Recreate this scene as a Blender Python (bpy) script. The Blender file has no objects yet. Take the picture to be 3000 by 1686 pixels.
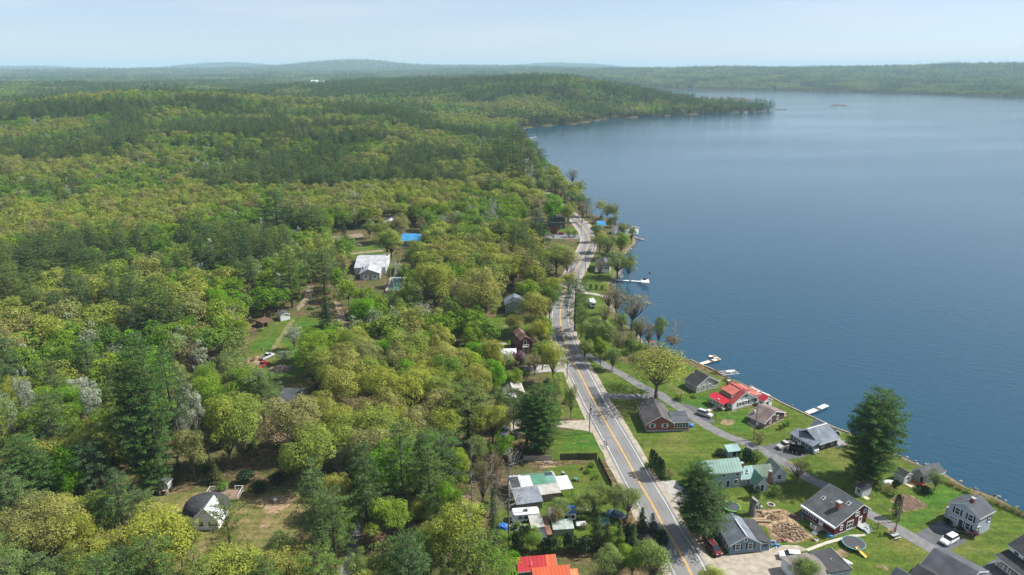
import bpy, math, random
import numpy as np
from mathutils import Vector, Matrix
from mathutils.geometry import tessellate_polygon
R = math.radians
SC = bpy.context.scene
COL = SC.collection

# ------------------------------------------------------------------ camera, sky, sun, exposure
CAM_H, PITCH, FPX = 101.5, R(17.6), 2027.0
GZ = 1.5                                   # level of the built-up ground above the lake
cd = bpy.data.cameras.new('camera'); cam = bpy.data.objects.new('camera', cd); COL.objects.link(cam)
cam.location = (0, 0, CAM_H); cam.rotation_euler = (R(90) - PITCH, 0, 0)
cd.sensor_width = 36; cd.lens = FPX / 3000 * 36; cd.clip_start = 1; cd.clip_end = 60000
SC.camera = cam
SUN_EL, SUN_AZ = 47.0, 80.0                # azimuth clockwise from +Y
world = bpy.data.worlds.new('World'); SC.world = world; world.use_nodes = True
wn = world.node_tree; wn.nodes.clear()
sky = wn.nodes.new('ShaderNodeTexSky'); sky.sky_type = 'NISHITA'; sky.sun_disc = False
sky.sun_elevation = R(SUN_EL); sky.sun_rotation = R(SUN_AZ)
sky.altitude = 100; sky.air_density = 0.65; sky.dust_density = 0.55; sky.ozone_density = 4.0
bg = wn.nodes.new('ShaderNodeBackground'); bg.inputs[1].default_value = 0.082
wo = wn.nodes.new('ShaderNodeOutputWorld')
# thin high cloud veils
tc = wn.nodes.new('ShaderNodeTexCoord'); mp = wn.nodes.new('ShaderNodeMapping'); mp.inputs['Scale'].default_value = (1.6, 1.6, 14)
nz = wn.nodes.new('ShaderNodeTexNoise'); nz.inputs['Scale'].default_value = 2.2; nz.inputs['Detail'].default_value = 6; nz.inputs['Roughness'].default_value = .55
rp = wn.nodes.new('ShaderNodeValToRGB'); rp.color_ramp.elements[0].position = .48; rp.color_ramp.elements[1].position = .8
ml = wn.nodes.new('ShaderNodeMath'); ml.operation = 'MULTIPLY_ADD'; ml.inputs[1].default_value = .3; ml.inputs[2].default_value = .42
mx = wn.nodes.new('ShaderNodeMixRGB'); mx.inputs[2].default_value = (5.7, 6.2, 6.6, 1)
L = wn.links.new
L(tc.outputs['Generated'], mp.inputs[0]); L(mp.outputs[0], nz.inputs[0]); L(nz.outputs[0], rp.inputs[0]); L(rp.outputs[0], ml.inputs[0])
L(ml.outputs[0], mx.inputs[0]); L(sky.outputs[0], mx.inputs[1]); L(mx.outputs[0], bg.inputs[0]); L(bg.outputs[0], wo.inputs[0])
sd_ = bpy.data.lights.new('sun', 'SUN'); sd_.energy = 5.0; sd_.angle = R(.53); sd_.color = (1, .955, .88)
sun = bpy.data.objects.new('sun', sd_); COL.objects.link(sun)
sv = Vector((math.sin(R(SUN_AZ)) * math.cos(R(SUN_EL)), math.cos(R(SUN_AZ)) * math.cos(R(SUN_EL)), math.sin(R(SUN_EL))))
sun.rotation_euler = (-sv).to_track_quat('-Z', 'Y').to_euler(); sun.location = (200, 100, 300)
SC.view_settings.view_transform = 'Standard'; SC.view_settings.look = 'None'
SC.view_settings.exposure = 0.8; SC.view_settings.gamma = 1
SC.render.engine = 'CYCLES'
SC.cycles.max_bounces = 6; SC.cycles.diffuse_bounces = 2; SC.cycles.glossy_bounces = 2; SC.cycles.transmission_bounces = 2
SC.cycles.transparent_max_bounces = 6; SC.cycles.volume_bounces = 0

# ------------------------------------------------------------------ pixel (3000-wide photo) -> ground point
SP, CP = math.sin(PITCH), math.cos(PITCH)
def G(px, py, z=GZ):
    a, b = (px - 1500) / FPX, (843 - py) / FPX
    dx, dy, dz = a, CP + b * SP, -SP + b * CP
    t = (z - CAM_H) / dz
    return Vector((dx * t, dy * t, z))
def project(p):
    d = Vector(p) - Vector((0, 0, CAM_H)); zc = d.y * CP - d.z * SP; yc = d.y * SP + d.z * CP
    return (1500 + FPX * d.x / zc, 843 - FPX * yc / zc, zc)
def ZT(px, py, top):                         # height of a vertical edge standing at pixel (px,py) whose top is at row `top`
    g = G(px, py); b = (843 - top) / FPX
    t = g.y / (CP + b * SP)
    return CAM_H + t * (-SP + b * CP) - GZ
K = 3000 / 2576.0

# ------------------------------------------------------------------ node materials
MATS = {}
def mat(name, col, rough=.8, var=.12, scale=1.2, bump=0.0, metal=0.0, col2=None, stripes=None, spec=.3, coord='Object', stretch=None, detail=4):
    if name in MATS: return MATS[name]
    m = bpy.data.materials.new(name); m.use_nodes = True; t = m.node_tree; b = t.nodes['Principled BSDF']
    b.inputs['Roughness'].default_value = rough; b.inputs['Metallic'].default_value = metal
    b.inputs['Specular IOR Level'].default_value = spec
    c = t.nodes.new('ShaderNodeTexCoord'); n = t.nodes.new('ShaderNodeTexNoise'); n.inputs['Scale'].default_value = scale; n.inputs['Detail'].default_value = detail
    src = c.outputs[coord]
    if stretch:
        mm = t.nodes.new('ShaderNodeMapping'); mm.inputs['Scale'].default_value = stretch; t.links.new(src, mm.inputs[0]); src = mm.outputs[0]
    t.links.new(src, n.inputs['Vector'])
    r = t.nodes.new('ShaderNodeValToRGB'); e = r.color_ramp.elements
    c2 = col2 or tuple(min(1, x * (1 + var)) for x in col); c1 = col if col2 else tuple(x * (1 - var) for x in col)
    e[0].position = .3; e[1].position = .7; e[0].color = (*c1, 1); e[1].color = (*c2, 1)
    t.links.new(n.outputs[0], r.inputs[0]); out = r.outputs[0]
    if stripes:                               # (axis, spacing, darkness): boards, clapboards, shingle courses
        ax, sp_, dk = stripes
        s = t.nodes.new('ShaderNodeSeparateXYZ'); t.links.new(c.outputs['Object'], s.inputs[0])
        q = t.nodes.new('ShaderNodeMath'); q.operation = 'DIVIDE'; q.inputs[1].default_value = sp_; t.links.new(s.outputs[ax], q.inputs[0])
        f = t.nodes.new('ShaderNodeMath'); f.operation = 'FRACT'; t.links.new(q.outputs[0], f.inputs[0])
        g = t.nodes.new('ShaderNodeMath'); g.operation = 'LESS_THAN'; g.inputs[1].default_value = .22; t.links.new(f.outputs[0], g.inputs[0])
        g2 = t.nodes.new('ShaderNodeMath'); g2.operation = 'MULTIPLY'; g2.inputs[1].default_value = dk; t.links.new(g.outputs[0], g2.inputs[0])
        x = t.nodes.new('ShaderNodeMixRGB'); x.blend_type = 'MULTIPLY'; x.inputs[2].default_value = (.35, .35, .35, 1)
        t.links.new(g2.outputs[0], x.inputs[0]); t.links.new(out, x.inputs[1]); out = x.outputs[0]
    t.links.new(out, b.inputs['Base Color'])
    if bump:
        bn = t.nodes.new('ShaderNodeBump'); bn.inputs['Strength'].default_value = bump; bn.inputs['Distance'].default_value = .1
        t.links.new(n.outputs[0], bn.inputs['Height']); t.links.new(bn.outputs[0], b.inputs['Normal'])
    MATS[name] = m; return m
def glass(name='window_glass', col=(.02, .03, .04)):
    if name in MATS: return MATS[name]
    m = mat(name, col, rough=.08, var=.2, spec=.6); return m
def foliage(name, cols, trans=.3, nscale=.35, amt=.35, rough=.6):
    """leaf material: one hue per tree (object random), mottled by noise"""
    if name in MATS: return MATS[name]
    m = bpy.data.materials.new(name); m.use_nodes = True; t = m.node_tree; t.nodes.clear(); N = t.nodes.new; L = t.links.new
    oi = N('ShaderNodeObjectInfo'); r = N('ShaderNodeValToRGB'); e = r.color_ramp.elements
    for i, c in enumerate(cols):
        p = i / (len(cols) - 1)
        k = e[i] if i < 2 else e.new(p)
        k.position = p; k.color = (*c, 1)
    if len(cols) > 2:
        for i, c in enumerate(cols): e[i].color = (*c, 1); e[i].position = i / (len(cols) - 1)
    L(oi.outputs['Random'], r.inputs[0])
    ge = N('ShaderNodeNewGeometry'); n = N('ShaderNodeTexNoise'); n.inputs['Scale'].default_value = nscale; n.inputs['Detail'].default_value = 3
    L(ge.outputs['Position'], n.inputs['Vector'])
    mr = N('ShaderNodeMapRange'); mr.inputs[1].default_value = .3; mr.inputs[2].default_value = .7; mr.inputs[3].default_value = 1 - amt; mr.inputs[4].default_value = 1 + amt
    L(n.outputs[0], mr.inputs[0])
    rv = N('ShaderNodeMapRange'); rv.inputs[3].default_value = .7; rv.inputs[4].default_value = 1.3
    L(ge.outputs['Random Per Island'], rv.inputs[0])
    mu = N('ShaderNodeMath'); mu.operation = 'MULTIPLY'; L(mr.outputs[0], mu.inputs[0]); L(rv.outputs[0], mu.inputs[1])
    cb = N('ShaderNodeCombineXYZ'); [L(mu.outputs[0], cb.inputs[i]) for i in range(3)]
    mx = N('ShaderNodeMixRGB'); mx.blend_type = 'MULTIPLY'; mx.inputs[0].default_value = 1; L(r.outputs[0], mx.inputs[1]); L(cb.outputs[0], mx.inputs[2])
    d = N('ShaderNodeBsdfDiffuse'); tr = N('ShaderNodeBsdfTranslucent'); ms = N('ShaderNodeMixShader'); ms.inputs[0].default_value = trans
    L(mx.outputs[0], d.inputs[0]); L(mx.outputs[0], tr.inputs[0]); L(d.outputs[0], ms.inputs[1]); L(tr.outputs[0], ms.inputs[2])
    o = N('ShaderNodeOutputMaterial'); L(ms.outputs[0], o.inputs[0])
    MATS[name] = m; return m

# ------------------------------------------------------------------ mesh building and tagging
class MB:
    def __init__(s): s.v = []; s.f = []; s.mi = []; s.cur = 0
    def add(s, vs, fs):
        o = len(s.v); s.v += [tuple(p) for p in vs]; s.f += [tuple(i + o for i in f) for f in fs]; s.mi += [s.cur] * len(fs); return s
    def box(s, x0, x1, y0, y1, z0, z1, M=None, taper=0):
        t = taper
        vs = [Vector(p) for p in ((x0, y0, z0), (x1, y0, z0), (x1, y1, z0), (x0, y1, z0), (x0 + t, y0 + t, z1), (x1 - t, y0 + t, z1), (x1 - t, y1 - t, z1), (x0 + t, y1 - t, z1))]
        if M is not None: vs = [M @ p for p in vs]
        return s.add(vs, [(0, 3, 2, 1), (4, 5, 6, 7), (0, 1, 5, 4), (1, 2, 6, 5), (2, 3, 7, 6), (3, 0, 4, 7)])
    def tube(s, pts, rad, n=6, cap=True):
        pts = [Vector(p) for p in pts]; k = len(pts)
        if not hasattr(rad, '__len__'): rad = [rad] * k
        vs = []
        for i, p in enumerate(pts):
            d = (pts[min(i + 1, k - 1)] - pts[max(i - 1, 0)]).normalized()
            a = d.cross(Vector((0, 0, 1)) if abs(d.z) < .9 else Vector((1, 0, 0))).normalized(); b = d.cross(a)
            for j in range(n):
                t = 2 * math.pi * j / n; vs.append(p + (a * math.cos(t) + b * math.sin(t)) * rad[i])
        fs = [(i * n + j, i * n + (j + 1) % n, (i + 1) * n + (j + 1) % n, (i + 1) * n + j) for i in range(k - 1) for j in range(n)]
        if cap: fs += [tuple(range(n))[::-1], tuple((k - 1) * n + j for j in range(n))]
        return s.add(vs, fs)
    def prism(s, poly, axis, a, b, M=None):    # 2-D outline extruded along an axis ('x': (y,z); 'y': (x,z); 'z': (x,y))
        n = len(poly)
        def mk(p, t): return {'x': (t, p[0], p[1]), 'y': (p[0], t, p[1]), 'z': (p[0], p[1], t)}[axis]
        vs = [Vector(mk(p, a)) for p in poly] + [Vector(mk(p, b)) for p in poly]
        if M is not None: vs = [M @ v for v in vs]
        return s.add(vs, [tuple(range(n))[::-1], tuple(range(n, 2 * n))] + [(i, (i + 1) % n, n + (i + 1) % n, n + i) for i in range(n)])
    def slab(s, quad, t):                      # a quad given thickness t downward
        q = [Vector(p) for p in quad]; return s.add(q + [p - Vector((0, 0, t)) for p in q], [(0, 1, 2, 3), (7, 6, 5, 4), (0, 4, 5, 1), (1, 5, 6, 2), (2, 6, 7, 3), (3, 7, 4, 0)])
    def ball(s, c, r, n=8, m=5, sq=(1, 1, 1), jit=0, rng=random):
        vs = []; c = Vector(c)
        for i in range(m + 1):
            ph = math.pi * i / m
            for j in range(n):
                th = 2 * math.pi * j / n; k = r * (1 + rng.uniform(-jit, jit))
                vs.append(c + Vector((math.sin(ph) * math.cos(th) * sq[0], math.sin(ph) * math.sin(th) * sq[1], math.cos(ph) * sq[2])) * k)
        return s.add(vs, [(i * n + j, (i + 1) * n + j, (i + 1) * n + (j + 1) % n, i * n + (j + 1) % n) for i in range(m) for j in range(n)])
    def mesh(s, name, mats):
        m = bpy.data.meshes.new(name); m.from_pydata(s.v, [], s.f)
        for q in (mats if isinstance(mats, (list, tuple)) else [mats]): m.materials.append(q)
        if any(s.mi): m.polygons.foreach_set('material_index', s.mi)
        m.update(); return m
    def build(s, name, mats, parent=None):
        o = bpy.data.objects.new(name, s.mesh(name, mats)); COL.objects.link(o); o.parent = parent
        import bmesh
        bm = bmesh.new(); bm.from_mesh(o.data); bmesh.ops.recalc_face_normals(bm, faces=bm.faces); bm.to_mesh(o.data); bm.free()
        return o
def tag(o, label, cat, group=None):
    o['label'] = label; o['category'] = cat
    if group: o['group'] = group
    return o
def thing(name, label, cat, loc=(0, 0, 0), rz=0, group=None):
    o = bpy.data.objects.new(name, None); COL.objects.link(o); o.location = loc; o.rotation_euler = (0, 0, rz); o.empty_display_size = .3
    return tag(o, label, cat, group)
def struct(o, kind='structure'): o['kind'] = kind; return o
def copy_tree(o, parent=None):
    c = o.copy(); COL.objects.link(c); c.parent = parent
    for ch in list(o.children): copy_tree(ch, c)
    return c
# ------------------------------------------------------------------ shoreline and terrain
rng = random.Random(7); nr = np.random.default_rng(11)
def W2(px, py, z=0.0): g = G(px, py, z); return (g.x, g.y)
SHORE_PX = [(3300, 1640), (3000, 1503), (2925, 1462), (2870, 1440), (2830, 1428), (2770, 1390), (2722, 1372), (2675, 1354), (2600, 1316), (2490, 1270), (2357, 1212), (2258, 1162), (2202, 1136), (2160, 1116),
 (2117, 1102), (2069, 1073), (2026, 1056), (1975, 1040), (1939, 1026), (1888, 1006), (1871, 980), (1850, 962), (1822, 944), (1800, 905), (1796, 860), (1799, 822), (1820, 804), (1823, 780), (1830, 748),
 (1852, 729), (1866, 708), (1845, 674), (1810, 655), (1765, 640), (1735, 628), (1700, 606), (1664, 572), (1638, 540), (1604, 508), (1572, 470), (1556, 440), (1542, 415), (1520, 396), (1512, 383), (1560, 374),
 (1619, 369), (1700, 363), (1772, 352), (1778, 348), (1879, 344), (1960, 340), (2024, 336), (2140, 332), (2210, 329), (2262, 325.5), (2272, 323), (2258, 321.5), (2200, 319.5), (2150, 316), (2111, 312.5), (2053, 304), (1966, 290), (1884, 281), (1830, 275), (1795, 270), (1800, 266.8)]
FAR_PX = [(1850, 265.5), (1900, 264.5), (2024, 263), (2170, 264), (2315, 266), (2500, 270), (2665, 275), (2850, 281), (3000, 286), (3300, 297), (3800, 312)]
WATER = [W2(*p) for p in SHORE_PX] + [W2(*p) for p in FAR_PX] + [(2600, 1200), (1500, 250), (400, 60)]
WATER = np.array(WATER)
def seg_dist(X, Y, poly, closed=True):
    d = np.full(X.shape, 1e9); n = len(poly)
    for i in range(n if closed else n - 1):
        a = poly[i]; b = poly[(i + 1) % n]; ab = (b[0] - a[0], b[1] - a[1]); l2 = ab[0] ** 2 + ab[1] ** 2 + 1e-9
        t = np.clip(((X - a[0]) * ab[0] + (Y - a[1]) * ab[1]) / l2, 0, 1)
        d = np.minimum(d, np.hypot(X - a[0] - t * ab[0], Y - a[1] - t * ab[1]))
    return d
def inside(X, Y, poly):
    r = np.zeros(X.shape, bool); n = len(poly); j = n - 1
    for i in range(n):
        xi, yi = poly[i]; xj, yj = poly[j]
        if yi != yj: r ^= ((yi > Y) != (yj > Y)) & (X < (xj - xi) * (Y - yi) / (yj - yi) + xi)
        j = i
    return r
SPIT = [np.array([W2(*p) for p in s]) for s in (
 [(2262, 322), (2290, 320), (2308, 320.6), (2300, 322.5), (2275, 324)],
 [(2434, 307), (2452, 306), (2470, 307.5), (2484, 310), (2478, 312.5), (2462, 311), (2440, 314), (2428, 314), (2452, 310)],
 [(2055, 289), (2090, 286), (2140, 286.5), (2185, 288), (2208, 293), (2190, 296), (2150, 292.5), (2100, 292), (2066, 292)])]
def sdist(X, Y):                              # + on land, - on water
    d = seg_dist(X, Y, WATER); w = inside(X, Y, WATER); return np.where(w, -d, d)
def vnoise(X, Y, s, seed=0):
    r = np.random.default_rng(seed); T = r.random((64, 64)); x = X / s; y = Y / s
    xi = np.floor(x).astype(int); yi = np.floor(y).astype(int); fx = x - xi; fy = y - yi; fx = fx * fx * (3 - 2 * fx); fy = fy * fy * (3 - 2 * fy)
    g = lambda a, b: T[a % 64, b % 64]
    return (g(xi, yi) * (1 - fx) + g(xi + 1, yi) * fx) * (1 - fy) + (g(xi, yi + 1) * (1 - fx) + g(xi + 1, yi + 1) * fx) * fy
def sst(a, b, x): t = np.clip((x - a) / (b - a), 0, 1); return t * t * (3 - 2 * t)
def at_dist(px, dist): return ((px - 1500) / FPX * dist, dist)
HILLS = [(*at_dist(330, 1180), 420, 210, 15), (*at_dist(860, 1330), 330, 230, 13), (*at_dist(1230, 960), 150, 150, 11), (*at_dist(600, 760), 170, 90, 9), (*at_dist(100, 2100), 700, 250, 8), (*at_dist(1150, 1900), 300, 220, 8), (*at_dist(1390, 2500), 420, 620, 32), (*at_dist(1700, 1950), 240, 260, 22), (*at_dist(1560, 1900), 260, 300, 14), (*at_dist(1040, 9800), 800, 1500, 100), (*at_dist(1180, 9000), 1700, 1500, 35), (*at_dist(640, 11500), 800, 1200, 62),
 (*at_dist(60, 11500), 1300, 1500, 70), (*at_dist(280, 12000), 900, 1500, 40), (*at_dist(760, 12500), 900, 1300, 90), (*at_dist(1630, 12800), 800, 1500, 80), (*at_dist(1500, 12800), 700, 1500, 62), (*at_dist(1750, 12500), 900, 1300, 50), (*at_dist(500, 7000), 1500, 1300, 18), (*at_dist(1350, 6500), 1700, 1200, 12), (*at_dist(1650, 6200), 1000, 1000, 14),
 (*at_dist(2060, 5400), 700, 1300, 40), (*at_dist(2420, 5400), 900, 1300, 26), (*at_dist(2750, 5200), 900, 1400, 34), (*at_dist(3050, 5000), 900, 1400, 46), (*at_dist(1400, 9500), 2500, 1800, 30), (*at_dist(0, 7800), 1500, 1500, 10), (*at_dist(900, 3600), 700, 500, 4), (*at_dist(200, 2500), 900, 500, 10), (*at_dist(300, 1050), 300, 160, 12), (*at_dist(2200, 8000), 3000, 2200, 18)]
def height(X, Y):
    s = sdist(X, Y); h = np.clip(s * .45, -5, GZ)
    rt = np.clip(np.maximum(-X - 190, Y - 450), 0, None)
    rise = sst(0, 500, rt) * sst(40, 260, s)
    roll = (vnoise(X + 900, Y + 300, 330, 3) * 20 + vnoise(X + 50, Y, 140, 5) * 7)
    h = h + rise * roll
    far = sst(1500, 5200, Y) * sst(80, 900, s)
    h = h + far * (vnoise(X, Y, 1400, 9) * 34 + vnoise(X, Y, 500, 4) * 12)
    for cx, cy, rx, ry, a in HILLS: h = h + a * np.exp(-((X - cx) / rx) ** 2 - ((Y - cy) / ry) ** 2) * sst(0, 220, s) * sst(0, 200, rt + 60)
    for sp in SPIT:
        h = np.where(inside(X, Y, sp), np.maximum(h, .5), h)
    return h
def hz(x, y): return float(height(np.array([x], float), np.array([y], float))[0])
def ramp_axis(lo, hi, step, ends, grow=1.07):
    a = list(np.arange(lo, hi, step)); s = step
    while a[-1] < ends[1]: s *= grow; a.append(a[-1] + s)
    b = [lo]; s = step
    while b[-1] > ends[0]: s *= grow; b.append(b[-1] - s)
    return np.array(sorted(set(b[1:] + a)))
ax = ramp_axis(-140, 215, 1.4, (-11000, 11000)); ay = ramp_axis(95, 420, 1.4, (-60, 15500), 1.045)
GX, GY = np.meshgrid(ax, ay); GH = height(GX, GY)
def gh(x, y):                                  # height of the ground mesh itself
    x = np.asarray(x, float); y = np.asarray(y, float); i = np.clip(np.searchsorted(ax, x) - 1, 0, len(ax) - 2); j = np.clip(np.searchsorted(ay, y) - 1, 0, len(ay) - 2)
    u = (x - ax[i]) / (ax[i + 1] - ax[i]); v = (y - ay[j]) / (ay[j + 1] - ay[j]); u = np.clip(u, 0, 1); v = np.clip(v, 0, 1)
    return (GH[j, i] * (1 - u) + GH[j, i + 1] * u) * (1 - v) + (GH[j + 1, i] * (1 - u) + GH[j + 1, i + 1] * u) * v
def px_poly(pts, z=GZ): return np.array([W2(x, y, z) for x, y in pts])
# ---- surface masks (real colour of the ground): grass, bare soil, gravel
def grow_mask(polys, soft=1.5):
    m = np.zeros(GX.shape)
    sub = (np.abs(GX) < 600) & (GY < 900) & (GY > 60)
    x, y = GX[sub], GY[sub]; v = np.zeros(x.shape)
    for p in polys:
        d = seg_dist(x, y, p); i = inside(x, y, p); v = np.maximum(v, np.clip(.5 + np.where(i, d, -d) / (2 * soft), 0, 1))
    m[sub] = v; return m
Z1 = lambda L_: [(2300 + x / 3.68, 1300 + y / 3.68) for x, y in L_]
Z2 = lambda L_: [(1800 + x / 3.68, 1300 + y / 3.68) for x, y in L_]
Z3 = lambda L_: [(1900 + x / 4.137, 1000 + y / 4.137) for x, y in L_]
Z4 = lambda L_: [(1300 + x / 3.68, 1300 + y / 3.68) for x, y in L_]
Z5 = lambda L_: [(1400 + x / 4.137, 1000 + y / 4.137) for x, y in L_]
Z6 = lambda L_: [(1400 + x / 4.137, 700 + y / 4.137) for x, y in L_]
ZA = lambda L_: [(1500 + x / 4.524, 380 + y / 4.524) for x, y in L_]
ZB = lambda L_: [(700 + x / 3.217, 600 + y / 3.217) for x, y in L_]
ZC = lambda L_: [(600 + x / 3.62, 1000 + y / 3.62) for x, y in L_]
ZD = lambda L_: [(x / 3.4347, 1300 + y / 3.4347) for x, y in L_]
ZE = lambda L_: [(700 + x / 3.68, 1300 + y / 3.68) for x, y in L_]
LAWN = [px_poly(p) for p in (
 [(1708, 1010), (1760, 1040), (1850, 1070), (1960, 1050), (2110, 1105), (2240, 1160), (2480, 1270), (2700, 1380), (2860, 1450), (3100, 1560), (3200, 1900), (2100, 1900), (2010, 1686), (1960, 1560), (1925, 1440), (1860, 1310), (1790, 1200), (1735, 1100)],
 Z6([(1330, 300), (1440, 230), (1620, 260), (1660, 460), (1590, 560), (1640, 660), (1500, 700), (1600, 900), (1700, 1100), (1500, 1200), (1250, 1250), (1180, 1200), (1130, 1000), (1200, 700), (1260, 420)]),
 Z6([(1230, 1250), (1500, 1180), (1800, 1200), (2100, 1300), (1950, 1400), (1700, 1420), (1400, 1340), (1250, 1330)]),
 Z5([(1290, 250), (1500, 300), (1700, 420), (2000, 560), (2050, 630), (1500, 630)]),
 Z5([(900, 1090), (1300, 1090), (1450, 1150), (1520, 1330), (1560, 1440), (900, 1440)]),
 Z5([(820, 380), (1060, 380), (1200, 560), (1340, 900), (1300, 950), (1100, 930), (1000, 600)]),
 Z6([(680, 1180), (930, 1230), (980, 1440), (800, 1448), (790, 1200)]), Z6([(200, 920), (600, 940), (640, 1090), (500, 1180), (440, 1340), (240, 1350), (180, 1100)]),
 Z4([(1080, 260), (1300, 230), (1650, 210), (1800, 420), (1960, 640), (2000, 800), (1500, 1150), (700, 1150), (640, 1000), (500, 960), (560, 700), (700, 560), (1200, 560)]),
 ZC([(600, 0), (860, 0), (1000, 60), (1060, 330), (830, 430), (620, 330), (560, 90)]), ZB([(90, 1300), (330, 1080), (560, 1050), (700, 1050), (930, 1160), (960, 1250), (640, 1250), (560, 1448), (60, 1448)]),
 ZC([(830, 740), (1050, 560), (1300, 560), (1500, 700), (1100, 1000), (860, 850)]),
 ZD([(780, 930), (900, 780), (1150, 550), (1700, 510), (2050, 480), (2560, 450), (2700, 900), (2600, 1200), (1800, 1400), (900, 1200)]),
 ZE([(0, 500), (600, 490), (900, 500), (1150, 700), (1250, 900), (1000, 1100), (600, 1400), (0, 1400)]),
 ZA([(400, 1330), (700, 1270), (900, 1330), (930, 1448), (390, 1448)]), ZB([(1040, 400), (1330, 350), (1420, 420), (1400, 490), (1100, 490), (1000, 470)]), ZB([(1400, 560), (1600, 560), (1680, 800), (1580, 860), (1540, 700), (1400, 660)]),
 [(835, 263), (900, 259), (1001, 258), (1001, 267), (930, 271), (850, 268)])]
LUSH = [px_poly(p) for p in (Z5([(1100, 1100), (1330, 1100), (1450, 1180), (1460, 1320), (1000, 1330)]), ZC([(860, 0), (1000, 60), (1050, 330), (900, 330), (930, 180)]), Z1([(1400, 560), (1750, 470), (1950, 560), (1700, 640), (1500, 840), (1300, 960), (1150, 860), (1560, 700)]),
 Z3([(1240, 570), (1900, 850), (2080, 960), (1640, 740), (1500, 700), (1330, 640)]), Z3([(440, 700), (740, 640), (740, 820), (600, 830), (370, 750)]), Z3([(800, 870), (1200, 830), (1250, 1050), (1260, 1180), (1000, 1050)]), ZB([(580, 1100), (940, 1160), (650, 1300), (560, 1240)]), ZB([(120, 1350), (330, 1240), (370, 1300), (250, 1400)]))]
SOIL = [px_poly(p) for p in (Z2([(1480, 720), (1800, 700), (1950, 760), (2000, 900), (2150, 1000), (1950, 1080), (1700, 1040), (1640, 900), (1520, 850)]), Z1([(1125, 600), (1330, 545), (1550, 680), (1290, 735)]),
 Z1([(550, 1140), (640, 1130), (710, 1190), (650, 1225), (560, 1200)]), Z1([(990, 1310), (1100, 1300), (1140, 1350), (1060, 1375)]), ZC([(450, 180), (590, 150), (600, 400), (520, 430), (440, 300)]), ZE([(130, 600), (420, 560), (620, 560), (560, 660), (330, 800), (300, 950), (220, 900), (330, 760)]),
 Z3([(880, 960), (1040, 950), (1040, 1010), (900, 1020)]), Z2([(790, 1010), (900, 960), (1000, 1060), (970, 1200), (880, 1150)]), Z4([(1010, 190), (1170, 190), (1200, 250), (1050, 270)]), Z6([(1130, 980), (1180, 980), (1200, 1180), (1140, 1180)]),
 ZC([(700, 960), (900, 950), (930, 1060), (700, 1110)]), Z6([(1580, 500), (1640, 480), (1650, 640), (1600, 620)]), ZD([(1280, 560), (1200, 660), (1000, 780), (900, 900), (960, 800), (1100, 600)]))]
DRY = [px_poly(p) for p in (ZD([(700, 980), (900, 760), (1150, 530), (1700, 480), (2050, 450), (2560, 430), (2760, 900), (2600, 1250), (1800, 1450), (900, 1250)]), ZE([(0, 480), (620, 470), (900, 480), (1150, 700), (1250, 900), (1000, 1100), (600, 1400), (0, 1400)]), ZC([(830, 740), (1050, 560), (1300, 560), (1500, 700), (1100, 1000), (860, 850)]))]
mg, mlu, ms_ = grow_mask(LAWN, 2.0), grow_mask(LUSH, 3.5), grow_mask(SOIL, 1.2)
dry = vnoise(GX, GY, 22, 21)
def grid_mesh(name, X, Y, Z):
    ny, nx = X.shape; n = nx * ny; m = bpy.data.meshes.new(name)
    i = np.arange(n).reshape(ny, nx); q = np.stack([i[:-1, :-1], i[:-1, 1:], i[1:, 1:], i[1:, :-1]], -1).reshape(-1, 4)
    m.vertices.add(n); m.vertices.foreach_set('co', np.stack([X, Y, Z], -1).ravel().astype(np.float32))
    m.loops.add(q.size); m.loops.foreach_set('vertex_index', q.ravel().astype(np.int32))
    m.polygons.add(len(q)); m.polygons.foreach_set('loop_start', (np.arange(len(q)) * 4).astype(np.int32)); m.polygons.foreach_set('use_smooth', np.ones(len(q), bool))
    m.update(calc_edges=True); return m
gm = grid_mesh('ground', GX, GY, GH)
dm = grow_mask(DRY, 5.0); da = gm.attributes.new('dryness', 'FLOAT', 'POINT'); da.data.foreach_set('value', dm.ravel().astype(np.float32))
ca = gm.color_attributes.new('cover', 'FLOAT_COLOR', 'POINT')
shore_d = np.clip(1 - np.abs(GH - .4) / .9, 0, 1) * (GY < 900)
ca.data.foreach_set('color', np.stack([mg, mlu, ms_, np.clip(shore_d, 0, 1)], -1).ravel().astype(np.float32))
ground = bpy.data.objects.new('ground', gm); COL.objects.link(ground); struct(ground)
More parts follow.
